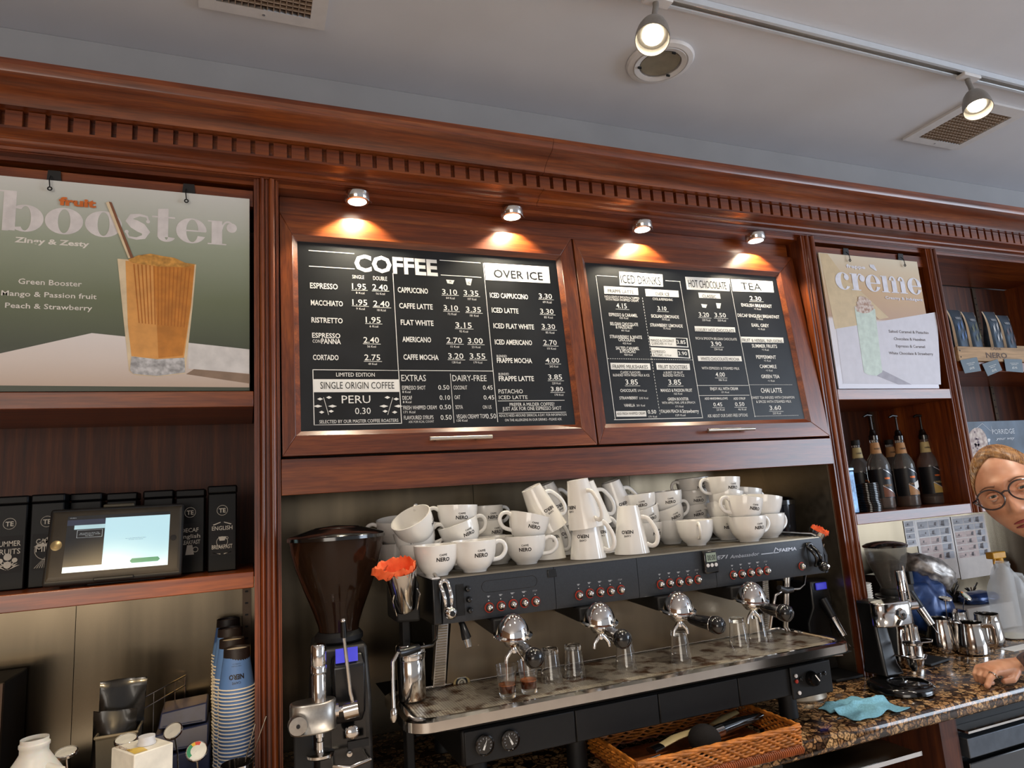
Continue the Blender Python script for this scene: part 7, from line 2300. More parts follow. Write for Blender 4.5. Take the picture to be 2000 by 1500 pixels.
pl.poly(b, [(1602, 318), (1618, 312), (1634, 322), (1628, 345), (1618, 360), (1606, 345)], 0.0008)
pl.line(b, 1618, 355, 1630, 392, 0.003)
pl.line(b, 1545, 150, 1640, 235, 0.0016); pl.line(b, 1545, 150, 1480, 205, 0.0016); pl.line(b, 1640, 180, 1660, 240, 0.0016)
obj('sign_lettering', b, mat('chalk_white', sr(206, 210, 216), 0.6), t)
t = thing('white_packet', 'white paper packet lying on the right shelf in front of the porridge sign', 'packet', (2.72, 0.04, 1.4105))
obj('packet', B().box(2.640, 2.86, 0.012, 0.07, 1.4105, 1.437), mat('white_paper', sr(222, 220, 226), 0.6), t, bev=0.003)

# instruction sheets on the splashback
pl = Plane(V((0, 0.353, 0)), UX, UZ, 1640, 1000, 5.5556)
GRB = mat('sheet_white', sr(196, 184, 174), 0.35, var=0.04, coat=0.3)
GR1, GR2 = mat('sheet_cell', sr(170, 170, 176), 0.4), mat('sheet_cell_pink', sr(196, 172, 164), 0.4)
for (q, nm, cols, rows, x_a, x_b, lab) in ((((812, 90), (1205, 45), (1298, 720), (908, 772)), 's', 3, 5, 0.06, 0.95, 'laminated recipe sheet with coffee photos on the splashback, left one of the large pair'),
                                      (((1212, 45), (1575, 22), (1678, 690), (1306, 722)), 's', 3, 6, 0.04, 0.95, 'laminated recipe sheet on the splashback, right one of the large pair'),
                                      (((690, 95), (806, 88), (850, 375), (730, 380)), 's', 1, 4, 0.05, 0.9, 'narrow laminated sheet with red print behind the right press hopper')):
    uv = [pl.uv(*p) for p in q]
    u0 = (uv[0][0] + uv[3][0]) / 2; u1 = (uv[1][0] + uv[2][0]) / 2; v0 = (uv[2][1] + uv[3][1]) / 2; v1 = (uv[0][1] + uv[1][1]) / 2
    v1 = min(v1, 1.368)
    t = thing('recipe_sheet', lab, 'sheet', (u0, 0.353, v0))
    obj('laminate', B().box(u0, u1 - 0.001, 0.3525, 0.3540, v0, v1), GRB, t)
    g = B(); g2 = B(); im = B()
    W_, H_ = u1 - u0, v1 - v0
    Vf = 0.32 if cols > 1 else 0.05
    cw, ch = W_ * (x_b - x_a) / cols, H_ * (1 - Vf - 0.03) / rows
    for i in range(rows):
        for j in range(cols):
            xa = u0 + W_ * x_a + j * cw; zb = v1 - H_ * 0.03 - (i + 1) * ch
            tgt = g if (j == cols - 1 or i < 2) else g2
            tgt.face([V((xa + 0.002, 0.3521, zb + 0.002)), V((xa + cw - 0.002, 0.3521, zb + 0.002)), V((xa + cw - 0.002, 0.3521, zb + ch - 0.002)), V((xa + 0.002, 0.3521, zb + ch - 0.002))])
            m_ = 0.005 + 0.004 * ((i * 3 + j) % 3)
            xc_, zc_ = xa + cw * (0.35 + 0.3 * ((i + j) % 2)), zb + ch * 0.5
            im.face([V((xc_ - m_, 0.3518, zc_ - m_ * 0.6)), V((xc_ + m_ * 0.7, 0.3518, zc_ - m_)), V((xc_ + m_, 0.3518, zc_ + m_)), V((xc_ - m_ * 0.5, 0.3518, zc_ + m_ * 0.8))])
            for l_ in range(2):
                im.face([V((xa + 0.005, 0.3518, zb + 0.006 + l_ * 0.005)), V((xa + cw * 0.6, 0.3518, zb + 0.006 + l_ * 0.005)), V((xa + cw * 0.6, 0.3518, zb + 0.0075 + l_ * 0.005)), V((xa + 0.005, 0.3518, zb + 0.0075 + l_ * 0.005))])
    tag(obj('grey_cells', g, GR1, t), kind='stuff')
    if g2.bm.faces: tag(obj('pink_cells', g2, GR2, t), kind='stuff')
    tag(obj('photo_print', im, mat('sheet_dark', sr(74, 56, 52), 0.4), t), kind='stuff')

# ================================================================ RIGHT WORKTOP
# right press grinder: black stand, hopper with beans, chrome press head
gx, gy = 1.872, -0.175
t = thing('press_grinder', 'black and chrome press grinder with bean hopper and round base, right of the machine', 'grinder', (gx, gy, ZT + 0.001))
hp = wY(1727, 1062, -0.06)
HX, HYY = hp.x, -0.06
zh1 = wY(1727, 1068, -0.06).z; zh0 = wY(1732, 1150, -0.06).z
dH = zh1 - zh0
obj('hopper', B().lathe([(0.030, zh0), (0.034, zh0 + 0.1 * dH), (0.046, zh0 + 0.34 * dH), (0.058, zh0 + 0.62 * dH), (0.065, zh0 + 0.88 * dH), (0.066, zh1), (0.0645, zh1), (0.056, zh0 + 0.62 * dH), (0.044, zh0 + 0.34 * dH), (0.032, zh0 + 0.1 * dH), (0.029, zh0)], 36, c=(HX, HYY, 0), caps=False),
    mat('hopper_grey', sr(96, 94, 90), 0.04, alpha=0.32, var=0.0), t)
obj('hopper_lid', B().lathe([(0.069, zh1 + 0.0004), (0.0695, zh1 + 0.006), (0.055, zh1 + 0.013), (0.030, zh1 + 0.018), (0.001, zh1 + 0.020)], 36, c=(HX, HYY, 0)), BLKG, t)
bn = thing('coffee_beans', 'dark roasted coffee beans half filling the right hopper', 'beans', (HX, HYY, zh0), (0, 0, 0))
bn['kind'] = 'stuff'
rnd = random.Random(6)
prof = [(0.001, zh0 + 0.002), (0.0285, zh0 + 0.003), (0.0310, zh0 + 0.1 * dH), (0.043, zh0 + 0.34 * dH), (0.0545, zh0 + 0.60 * dH), (0.040, zh0 + 0.66 * dH), (0.001, zh0 + 0.70 * dH)]
bo_ = obj('bean_mass', B().lathe(prof, 30, c=(HX, HYY, 0)), BEAN, bn); bo_['kind'] = 'stuff'
obj('hopper_neck', B().lathe([(0.001, zh0 - 0.02), (0.033, zh0 - 0.02), (0.036, zh0 - 0.010), (0.033, zh0 - 0.0005), (0.001, zh0 - 0.0005)], 28, c=(HX, HYY, 0)), BLKM, t)
obj('hopper_latch', B().box(HX + 0.030, HX + 0.048, HYY - 0.052, HYY - 0.038, zh0 + 0.012, zh0 + 0.055), BLKM, t, bev=0.003)
sxc = wY(1722, 1290, -0.07).x
obj('barrel', B().lathe([(0.045, 1.135), (0.046, zh0 - 0.03), (0.052, zh0 - 0.026), (0.052, zh0 - 0.020), (0.001, zh0 - 0.0202)], 30, c=(HX, HYY, 0)), BLK, t)
st = [[V((sxc + sx * w_, y, z)) for sx, y in ((-1, y0_), (1, y0_), (1, y1_), (-1, y1_))] for w_, y0_, y1_, z in ((0.042, -0.118, -0.026, ZT + 0.026), (0.032, -0.105, -0.028, ZT + 0.06), (0.027, -0.090, -0.028, 1.05), (0.032, -0.09, -0.026, 1.134))]
obj('stand', B().rings(st, True), BLK, t, bev=0.008)
bs = []
for r_, z in ((0.082, ZT + 0.001), (0.092, ZT + 0.006), (0.092, ZT + 0.018), (0.082, ZT + 0.026)):
    ring = []
    for k in range(40):
        a = 2 * pi * k / 40
        x, y = r_ * cos(a), r_ * sin(a) * 1.05
        y = y * (1.0 if y < 0 else 1.15)
        ring.append(V((gx + x * 1.0 + 0.006, -0.170 + y * 0.92, z)))
    bs.append(ring)
obj('round_base', B().rings(bs, True), BLKG, t, sharp=60)
obj('base_ring', B().torus((gx + 0.016, -0.185, ZT + 0.0275), 0.058, 0.003, seg=36), BLKG, t)
q0 = wY(1756, 1112, -0.185); q1 = wY(1770, 1168, -0.185)
CX, CY_ = wY(1763, 1165, -0.145).x, -0.145
zcol0, zcol1 = wY(1768, 1170, CY_).z, wY(1756, 1114, CY_).z
obj('column', B().lathe([(0.0115, zcol0), (0.0115, zcol0 + 0.022), (0.0105, zcol0 + 0.023), (0.0130, zcol0 + 0.025), (0.0130, zcol0 + 0.038), (0.0125, zcol0 + 0.040), (0.0130, zcol1 - 0.003), (0.011, zcol1), (0.001, zcol1)], 26, c=(CX, CY_, 0)), CHROME, t)
zha, zhb = wY(1760, 1172, CY_).z, wY(1750, 1222, CY_).z
pts = [(CX - 0.018 + (0.098 if cos(a) < 0 else 0.046) * (abs(cos(a)) ** 0.85) * (1 if cos(a) > 0 else -1), CY_ + 0.018 + 0.038 * (abs(sin(a)) ** 0.8) * (1 if sin(a) > 0 else -1)) for a in [2 * pi * k / 32 for k in range(32)]]
obj('press_head', B().rings([[V((x, y, z)) for x, y in pts] for z in (zhb, zhb + 0.004, zha - 0.006, zha)], True), POLI, t, bev=0.005, sharp=30)
obj('head_knob', B().lathe([(0.020, 0), (0.020, 0.008), (0.016, 0.014), (0.001, 0.0145)], 8, M=MF, c=(CX - 0.044, CY_ - 0.016, (zha + zhb) / 2)), CHROME, t)
obj('knob_screw', B().lathe([(0.005, 0), (0.005, 0.002), (0.001, 0.0022)], 12, M=MF, c=(CX - 0.044, CY_ - 0.0308, (zha + zhb) / 2)), BLKM, t)
obj('lever_boss', B().path([(V((CX + 0.026, CY_ + 0.006, zha - 0.022)), 0.014), (V((CX + 0.052, CY_, zha - 0.022)), 0.014)], 22), CHROME, t)
l1 = wY(1762, 1105, CY_)
obj('lever_rod', B().path([(V((CX + 0.034, CY_ + 0.002, zha - 0.012)), 0.0042), (l1, 0.0038)], 12), POLI, t)
obj('press_rod', B().lathe([(0.0062, zhb - 0.055), (0.0062, zhb - 0.014), (0.0105, zhb - 0.012), (0.0105, zhb - 0.0002)], 18, c=(CX + 0.010, CY_, 0)), CHROME, t)
obj('tamper_disc', B().lathe([(0.001, zhb - 0.066), (0.026, zhb - 0.066), (0.0285, zhb - 0.063), (0.0285, zhb - 0.058), (0.010, zhb - 0.0552), (0.001, zhb - 0.0552)], 30, c=(CX + 0.010, CY_, 0)), POLI, t)
obj('portafilter_fork', B().path([(V((CX - 0.022, CY_ + 0.05, zhb - 0.100)), 0.006), (V((CX - 0.020, CY_ - 0.02, zhb - 0.102)), 0.006), (V((CX + 0.010, CY_ - 0.034, zhb - 0.102)), 0.006), (V((CX + 0.045, CY_ - 0.010, zhb - 0.100)), 0.006)], 12, flat=0.45), POLI, t)
# steel dosing cup standing in the fork gap
obj('dosing_cone', B().lathe([(0.001, zhb - 0.148), (0.012, zhb - 0.146), (0.022, zhb - 0.125), (0.026, zhb - 0.106), (0.024, zhb - 0.106), (0.011, zhb - 0.143), (0.001, zhb - 0.144)], 24, c=(CX + 0.012, CY_ + 0.005, 0), caps=False), POLI, t)


# slim doserless grinders with chrome chute: one behind the machine end, one behind the right press
def slim_grinder(x, y, ztop, label, chute=True, lcd=True, yaw=0.0, hopper=True, ht=0.0):
    t = thing('coffee_grinder', label, 'grinder', (x, y, ZT + 0.001), (0, 0, yaw))
    def add(n, b, m, bev=0):
        o = D.objects.new(n, mesh_of(n, b, m)); COL.objects.link(o); o.parent = t
        if bev:
            md = o.modifiers.new('bevel', 'BEVEL'); md.width = bev; md.segments = 2; md.limit_method = 'ANGLE'
        return o
    H_ = ztop - ZT
    add('body', B().rings([[V((sx * w_, y_, z)) for sx, y_ in ((-1, a_), (1, a_), (1, b_), (-1, b_))] for w_, a_, b_, z in ((0.055, -0.035, 0.10, 0.010), (0.050, -0.030, 0.10, H_ * 0.55), (0.045, -0.055, 0.09, H_ * 0.72), (0.042, -0.055, 0.08, H_))], True), BLK, 0.006)
    add('base_plate', B().box(-0.060, 0.060, -0.13, 0.11, 0.0, 0.0098), BLKM, 0.003)
    if lcd:
        add('display', B().box(-0.024, 0.024, -0.062, -0.0565, H_ - 0.030, H_ - 0.006), mat('blue_lcd2', sr(60, 60, 190), 0.3, emit=0.35, ecol=sr(60, 60, 210)), 0.003)
    if chute:
        add('chute', B().path([(V((0.0, -0.058, H_ * 0.80)), 0.017), (V((0.006, -0.085, H_ * 0.62)), 0.015)], 16), BLK)
        add('chrome_chute', B().path([(V((0.006, -0.0855, H_ * 0.615)), 0.0150), (V((0.014, -0.112, H_ * 0.43)), 0.0135)], 18), POLI)
        add('chute_lip', B().path([(V((0.016, -0.112, H_ * 0.42)), 0.0014), (V((0.026, -0.122, H_ * 0.33)), 0.0014), (V((0.040, -0.124, H_ * 0.31)), 0.0014)], 8), POLI)
        add('fork', B().path([(V((-0.03, -0.05, H_ * 0.24)), 0.003), (V((-0.03, -0.095, H_ * 0.24)), 0.003), (V((0.0, -0.11, H_ * 0.24)), 0.003), (V((0.03, -0.095, H_ * 0.24)), 0.003), (V((0.03, -0.05, H_ * 0.24)), 0.003)], 8), POLI)
    if hopper:
        Q_ = (ht - ZT - H_) / 0.142
        add('hopper', B().lathe([(r_ * 1.2, H_ + z_ * Q_) for r_, z_ in ((0.030, 0), (0.036, 0.02), (0.056, 0.075), (0.062, 0.125), (0.061, 0.125), (0.034, 0.02), (0.029, 0))], 30, caps=False, c=(-0.055, 0.06, 0)), mat('dark_smoke', sr(30, 32, 38), 0.1, trans=0.35, var=0.0))
        add('hopper_lid', B().lathe([(0.078, H_ + 0.1255 * Q_), (0.078, H_ + 0.133 * Q_), (0.060, H_ + 0.138 * Q_), (0.001, H_ + 0.142 * Q_)], 30, c=(-0.055, 0.06, 0)), BLKG)
    return t


p = wY(1584, 1140, 0.10)
slim_grinder(p.x + 0.015, 0.13, p.z + 0.010, 'black grinder with blue display and chrome chute behind the right end of the machine', yaw=0.0, ht=wY(1530, 966, 0.2).z)
hp2 = wY(1530, 975, 0.20)
p = wZ(1815, 1288, ZT)
q = wY(1750, 1120, 0.06)
slim_grinder(q.x + 0.02, 0.10, q.z - 0.01, 'black grinder with chrome chute between the right press and the milk pitchers', lcd=False, yaw=0.15, hopper=False)
obj('rear_cap', B().lathe([(0.052, q.z - 0.008), (0.056, q.z), (0.050, q.z + 0.006), (0.001, q.z + 0.008)], 28, c=(q.x + 0.02, 0.10, 0)), BLKM, None)
_c = D.objects['rear_cap']; tag(_c, 'round black collar on top of the grinder behind the right press', 'collar')
# white cup stack next to the upright
p = wY(1684, 1160, 0.10)
t = thing('white_cup_stack', 'tall stack of nested white cups just right of the upright, behind the press hopper', 'cups', (p.x + 0.02, 0.12, ZT + 0.001))
wc = B()
prf = []
for k in range(34):
    z = ZT + 0.001 + k * 0.0082
    prf += [(0.033, z), (0.0365, z + 0.001), (0.0365, z + 0.003), (0.033, z + 0.004)]
wc.lathe(prf, 26, c=(p.x + 0.02, 0.12, 0))
tag(obj('nested_cups', wc, CWT, t), kind='stuff'); t['kind'] = 'stuff'

# milk pitchers
for (px, py, r, h, yaw, lab, s_) in ((1798, 1306, 0.040, 0.135, 200, 'tapered steel milk pitcher standing just right of the press grinder', 1),
                                     (1862, 1276, 0.048, 0.118, -70, 'steel milk pitcher with handle to the room, left one of the group', 1),
                                     (1893, 1262, 0.046, 0.122, -150, 'steel milk pitcher behind the left one of the group', 1),
                                     (1922, 1280, 0.053, 0.108, -62, 'widest steel milk pitcher, front middle of the group, handle to the room', 1),
                                     (1955, 1262, 0.047, 0.112, 60, 'steel milk pitcher at the right of the group beside the big milk bottle', 1)):
    p = wZ(px, py, ZT)
    pitcher(V((p.x, p.y + r * 0.75, ZT + 0.001)), r, h, lab, radians(yaw))
for (px, py, Y), bx, lab, tn in (((1846, 1169, 0.07), 0.0, 'dial thermometer seen edge-on above the left steel pitchers', (0.0, -0.15, 1)), ((1886, 1164, 0.09), 0.01, 'dial thermometer with green rim above the pitchers, facing right', (0.25, -0.7, 0.75))):
    p = wY(px, py, Y)
    thermometer(p, V((p.x + bx, p.y + 0.01, ZT + 0.03)), lab, 0.023, tn, tn[2] < 0.9)
# big milk bottle, spray bottle, blue and silver bags, utensil pots
p = wZ(1975, 1266, ZT)
zt_ = wY(1960, 1101, 0.03).z
milk_jug((2.80, 0.075, ZT + 0.001), (zt_ - ZT) / 0.25, 'large half full plastic milk bottle at the right edge of the worktop', radians(-25), 0.6, mat('milky_clear', sr(236, 238, 238), 0.3, alpha=0.36, var=0.01))
p = wY(1958, 1084, 0.20)
t = thing('spray_bottle', 'spray bottle with yellow trigger head behind the large milk bottle', 'spray bottle', (p.x, 0.22, ZT + 0.001))
obj('bottle', B().lathe([(0.001, ZT + 0.001), (0.040, ZT + 0.001), (0.042, ZT + 0.01), (0.042, p.z - 0.09), (0.030, p.z - 0.055), (0.014, p.z - 0.035), (0.001, p.z - 0.034)], 26, c=(p.x, 0.22, 0)), MATS['milky_clear'], t)
YEL = mat('yellow_plastic', sr(222, 160, 40), 0.4)
obj('trigger_head', B().rings([[V((p.x + x, y, z)) for x, y in ((-0.055, 0.203), (0.024, 0.200), (0.024, 0.240), (-0.055, 0.236))] for z in (p.z - 0.014, p.z + 0.014)], True), YEL, t, bev=0.004)
obj('spray_collar', B().lathe([(0.016, p.z - 0.034), (0.018, p.z - 0.030), (0.016, p.z - 0.0105), (0.001, p.z - 0.0105)], 20, c=(p.x, 0.22, 0)), YEL, t)
obj('trigger', B().path([(V((p.x - 0.022, 0.22, p.z - 0.010)), 0.005), (V((p.x - 0.034, 0.22, p.z - 0.035)), 0.004)], 8), YEL, t)
t = thing('white_bottle', 'white plastic bottle behind the spray bottle at the right edge', 'bottle', (3.33, 0.26, ZT + 0.001))
obj('bottle', B().lathe([(0.001, ZT + 0.001), (0.045, ZT + 0.001), (0.045, 1.08), (0.030, 1.11), (0.016, 1.12), (0.016, 1.14), (0.001, 1.14)], 26, c=(3.33, 0.26, 0)), CWT, t)
SILV = mat('silver_foil', sr(206, 198, 190), 0.42, 0.45, var=0.3, scale=30, bump=1.0)
BLUEF = mat('blue_foil', sr(34, 62, 112), 0.35, 0.3, coat=0.2, var=0.15)
p0 = wY(1812, 1150, 0.22)
def crumple(name, lab, cat, c, sx, sy, sz, m, seed, lean=0.0):
    t = thing(name, lab, cat, c)
    rnd = random.Random(seed)
    bmx = bmesh.new()
    bmesh.ops.create_icosphere(bmx, subdivisions=4, radius=1.0)
    ph = [(V((rnd.uniform(-1, 1), rnd.uniform(-1, 1), rnd.uniform(-1, 1))).normalized(), rnd.uniform(2, 6), rnd.uniform(0, 6)) for _ in range(14)]
    M_ = Matrix.Rotation(lean, 3, 'Y')
    for v_ in bmx.verts:
        n = v_.co.normalized()
        d = 1 + sum(0.045 * abs(sin(f_ * n.dot(a_) * 2 + b_)) for a_, f_, b_ in ph) - 0.25
        z = n.z * d
        v_.co = M_ @ V((n.x * d * sx, n.y * d * sy, max(z, -0.8) * sz))
    mz = min(v_.co.z for v_ in bmx.verts)
    for v_ in bmx.verts: v_.co += V(c) - V((0, 0, mz))
    for f_ in bmx.faces: f_.smooth = True
    me = D.meshes.new('foil')
    bmesh.ops.translate(bmx, verts=bmx.verts, vec=-V(c))
    bmx.to_mesh(me); bmx.free(); me.materials.append(m)
    o = D.objects.new('foil', me); COL.objects.link(o); o.parent = t
    return t
crumple('foil_bag', 'large dark blue foil bag lying behind the milk pitchers, under a silver bag', 'bag', V((2.50, 0.235, ZT + 0.001)), 0.135, 0.085, 0.115, BLUEF, 2, 0.35)
crumple('foil_bag', 'crumpled silver foil bag on top of the blue bag beside the recipe sheets', 'bag', V((2.60, 0.25, 1.055)), 0.11, 0.07, 0.055, SILV, 5, 0.45)
crumple('blue_cloth', 'dark blue folded cloth lying behind the pitchers, right of the thermometers', 'cloth', V((2.86, 0.24, 0.985)), 0.085, 0.05, 0.024, BLUEF, 8, 0.0)
t = thing('storage_box', 'pale plastic box behind the milk pitchers carrying the blue cloth', 'box', (2.83, 0.24, ZT + 0.001))
obj('box_shell', B().box(2.70, 2.98, 0.18, 0.33, ZT + 0.001, 0.984), mat('pale_box', sr(176, 168, 160), 0.4, var=0.04), t, bev=0.005)
for (px, py, Y), lab, n_, seed in (((1868, 1160, 0.30), 'dark pot full of thin utensils below the left recipe sheet', 7, 3), ((1905, 1160, 0.30), 'second dark pot of utensils below the right recipe sheet', 7, 4)):
    p = wY(px, py, Y)
    t = thing('utensil_pot', lab, 'pot', (p.x, 0.315, 0.985))
    obj('pot_wall', B().lathe([(0.001, 0.9855), (0.024, 0.9855), (0.028, p.z), (0.026, p.z), (0.022, 0.9875), (0.001, 0.9875)], 20, c=(p.x, 0.315, 0), caps=False), BLKM, t)
    rnd = random.Random(seed)
    for k in range(n_):
        a = rnd.uniform(0, 6.28)
        dx, dy = 0.035 * cos(a), 0.016 * sin(a)
        obj('utensil', B().path([(V((p.x - dx * 0.4, 0.315 - dy * 0.4, 0.992)), 0.0022), (V((p.x + dx, 0.312 + dy, p.z + rnd.uniform(0.02, 0.05))), 0.0030)], 6), (POLI, BLK)[k % 2], t)
t = thing('paper_slip', 'white paper slip lying on the granite below the large milk bottle', 'paper', wZ(1990, 1262, ZT))
p = wZ(1992, 1264, ZT)
obj('slip', B().box(p.x - 0.08, p.x + 0.10, p.y - 0.03, p.y + 0.02, ZT + 0.0006, ZT + 0.0016), WHT, t)

# ================================================================ PERSON
per = thing('person', 'person with tied-back fair hair and dark glasses leaning in from the right edge', 'person', (2.05, -0.76, 0))
SKIN = D.materials.new('skin'); SKIN.use_nodes = True
nt = SKIN.node_tree; bs_ = nt.nodes['Principled BSDF']
tc = nt.nodes.new('ShaderNodeTexCoord'); nz = nt.nodes.new('ShaderNodeTexNoise'); nz.inputs['Scale'].default_value = 22
rp = nt.nodes.new('ShaderNodeValToRGB'); rp.color_ramp.elements[0].color = (*sr(188, 132, 102), 1); rp.color_ramp.elements[1].color = (*sr(210, 158, 128), 1)
rp.color_ramp.elements[0].position = 0.35; rp.color_ramp.elements[1].position = 0.65
nt.links.new(tc.outputs['Object'], nz.inputs['Vector']); nt.links.new(nz.outputs['Fac'], rp.inputs[0]); nt.links.new(rp.outputs[0], bs_.inputs['Base Color'])
bs_.inputs['Roughness'].default_value = 0.42; bs_.inputs['Subsurface Weight'].default_value = 0.25
bs_.inputs['Subsurface Radius'].default_value = (0.012, 0.005, 0.003); bs_.inputs['Subsurface Scale'].default_value = 0.6
MATS['skin'] = SKIN
# head frame: z up the head, -y out of the face, x to the image right
_rd = ray(1968, 963).normalized()
_rr = (RT - _rd * RT.dot(_rd)).normalized(); _ru = _rr.cross(_rd).normalized(); _ru = _ru if _ru.z > 0 else -_ru
hz = (_ru * cos(radians(21)) - _rr * sin(radians(21)) + _rd * 0.06).normalized()
hy = (_rd + _rr * 0.14 + _ru * 0.02); hy = (hy - hz * hy.dot(hz)).normalized()
hx = hy.cross(hz).normalized()
HM = Matrix((hx, hy, hz)).transposed()
eye_mid = CAM + ray(1968, 963) * 1.58
HC = eye_mid - HM @ V((0, -0.086, 0.0))
def g(x, s): return math.exp(-(x / s) ** 2)
def headpt(n):
    x, y, z = n.x, n.y, n.z
    p = V((x * 0.0725, y * 0.094, z * 0.118))
    if p.z < -0.02:       # jaw taper
        k = min(1, (-0.02 - p.z) / 0.10)
        p.x *= 1 - 0.38 * k ** 1.3
        p.y = p.y * (1 - 0.30 * k) - (0.020 * k if y < 0.3 else 0)
    if y < 0:
        f = -y
        px_, pz_ = p.x, p.z
        d = 0.0
        d += 0.0065 * g(pz_ - 0.026, 0.012) * g(px_, 0.05)                       # brow
        for s in (-1, 1):
            d -= 0.0135 * g(px_ - s * 0.031, 0.017) * g(pz_ - 0.002, 0.013)      # sockets
            d += 0.0050 * g(px_ - s * 0.036, 0.018) * g(pz_ + 0.030, 0.016)      # cheeks
            d += 0.0050 * g(px_ - s * 0.012, 0.0055) * g(pz_ + 0.041, 0.006)     # nostril wings
        ridge = 0.023 * max(0, min(1, (0.012 - pz_) / 0.048)) if pz_ > -0.045 else 0.023 * g(pz_ + 0.045, 0.006)
        d += (0.005 * g(pz_ - 0.005, 0.014) + ridge) * g(px_, 0.0095 + 0.004 * max(0, -pz_ / 0.045))
        d += 0.0050 * g(pz_ + 0.066, 0.0055) * g(px_, 0.021)                     # upper lip
        d += 0.0055 * g(pz_ + 0.079, 0.0055) * g(px_, 0.018)                     # lower lip
        d -= 0.0035 * g(pz_ + 0.0725, 0.0025) * g(px_, 0.024)
        d += 0.0080 * g(pz_ + 0.105, 0.013) * g(px_, 0.020)                      # chin
        p.y -= d * min(1, f * 2.2)
    return p
def head_mesh():
    bm = bmesh.new()
    rings = 110; seg = 120
    rows = []
    for i in range(1, rings):
        th = pi * i / rings
        rows.append([bm.verts.new(HC + HM @ headpt(V((sin(th) * cos(2 * pi * j / seg), sin(th) * sin(2 * pi * j / seg), cos(th))))) for j in range(seg)])
    top = bm.verts.new(HC + HM @ headpt(V((0, 0, 1)))); bot = bm.verts.new(HC + HM @ headpt(V((0, 0, -1))))
    for a, b_ in zip(rows, rows[1:]):
        for j in range(seg): bm.faces.new((a[j], b_[j], b_[(j + 1) % seg], a[(j + 1) % seg]))
    for j in range(seg):
        bm.faces.new((top, rows[0][j], rows[0][(j + 1) % seg])); bm.faces.new((bot, rows[-1][(j + 1) % seg], rows[-1][j]))
    return bm
bm = head_mesh()
bb2 = B(); bb2.bm = bm
# ears
for s in (-1, 1):
    bb2.sphere(HC + HM @ V((s * 0.066, 0.022, -0.012)), 0.029, 14, 10, M=HM @ Matrix.Diagonal((0.28, 0.55, 1.0)))
neck0 = HC + HM @ V((0, 0.020, -0.075)); shc = V((1.93, -0.875, 1.29))
bb2.path([(neck0, 0.052), (neck0.lerp(shc + V((0, 0, 0.05)), 0.5), 0.050), (shc + V((0, 0, 0.03)), 0.060)], 24)
RS, LS = shc + V((-0.065, 0.140, -0.01)), shc + V((0.075, -0.135, 0.0))
bb2.path([(RS, 0.048), (shc + V((0, 0, 0.0)), 0.075), (LS, 0.048)], 20)
bb2.path([(shc + V((0, 0, 0.03)), 0.07), (shc + V((0.01, 0, -0.10)), 0.125), (shc + V((0.02, -0.01, -0.26)), 0.115), (shc + V((0.03, -0.02, -0.42)), 0.12), (shc + V((0.03, -0.02, -0.55)), 0.13)], 28)
for s in (-1, 1):     # hips, legs and feet, standing on the floor
    hp_ = V((shc.x + 0.03, shc.y - 0.02 + s * 0.075, 0.82))
    bb2.path([(hp_, 0.085), (hp_ + V((0, 0, -0.20)), 0.075), (V((hp_.x, hp_.y, 0.46)), 0.056), (V((hp_.x, hp_.y, 0.30)), 0.052), (V((hp_.x, hp_.y, 0.09)), 0.038), (V((hp_.x, hp_.y, 0.045)), 0.040)], 18)
    bb2.path([(V((hp_.x + 0.04, hp_.y, 0.040)), 0.036), (V((hp_.x - 0.08, hp_.y, 0.032)), 0.030), (V((hp_.x - 0.15, hp_.y, 0.025)), 0.022)], 14)
# left arm hangs
bb2.path([(LS, 0.046), (LS + V((0.03, -0.03, -0.28)), 0.038), (LS + V((0.01, 0.02, -0.52)), 0.026), (LS + V((0.0, 0.03, -0.60)), 0.030), (LS + V((0.0, 0.035, -0.68)), 0.020)], 18)
# right arm to the counter; the fist
EL = V((2.14, -0.56, 1.07)); WR = wY(1992, 1318, -0.285)
WR = V((WR.x + 0.02, -0.285, max(WR.z, 0.926)))
bb2.path([(RS, 0.047), (RS.lerp(EL, 0.5), 0.042), (EL, 0.036), (EL.lerp(WR, 0.35), 0.036), (EL.lerp(WR, 0.8), 0.026), (WR, 0.0235)], 20)
KN = wZ(1927, 1311, 0.922)     # knuckles
hd = (KN - WR).normalized()
side = hd.cross(V((0, 0, 1))).normalized()      # across the knuckles
if side.y > 0: side = -side
up_ = side.cross(hd); up_ = up_ if up_.z > 0 else -up_
pc = WR.lerp(KN, 0.55)
palm_len = (KN - WR).length
rsx = []
for s_, w_, h_, dz in ((0.0, 0.024, 0.020, 0), (0.30, 0.031, 0.021, 0.001), (0.65, 0.038, 0.021, 0.003), (0.95, 0.039, 0.018, 0.003), (1.08, 0.034, 0.013, 0.0)):
    c = WR + hd * (palm_len * s_) + V((0, 0, dz))
    rsx.append([c + side * (w_ * cos(2 * pi * k / 20)) + up_ * (h_ * sin(2 * pi * k / 20)) for k in range(20)])
bb2.rings(rsx, True)
zf = ZT + 0.011
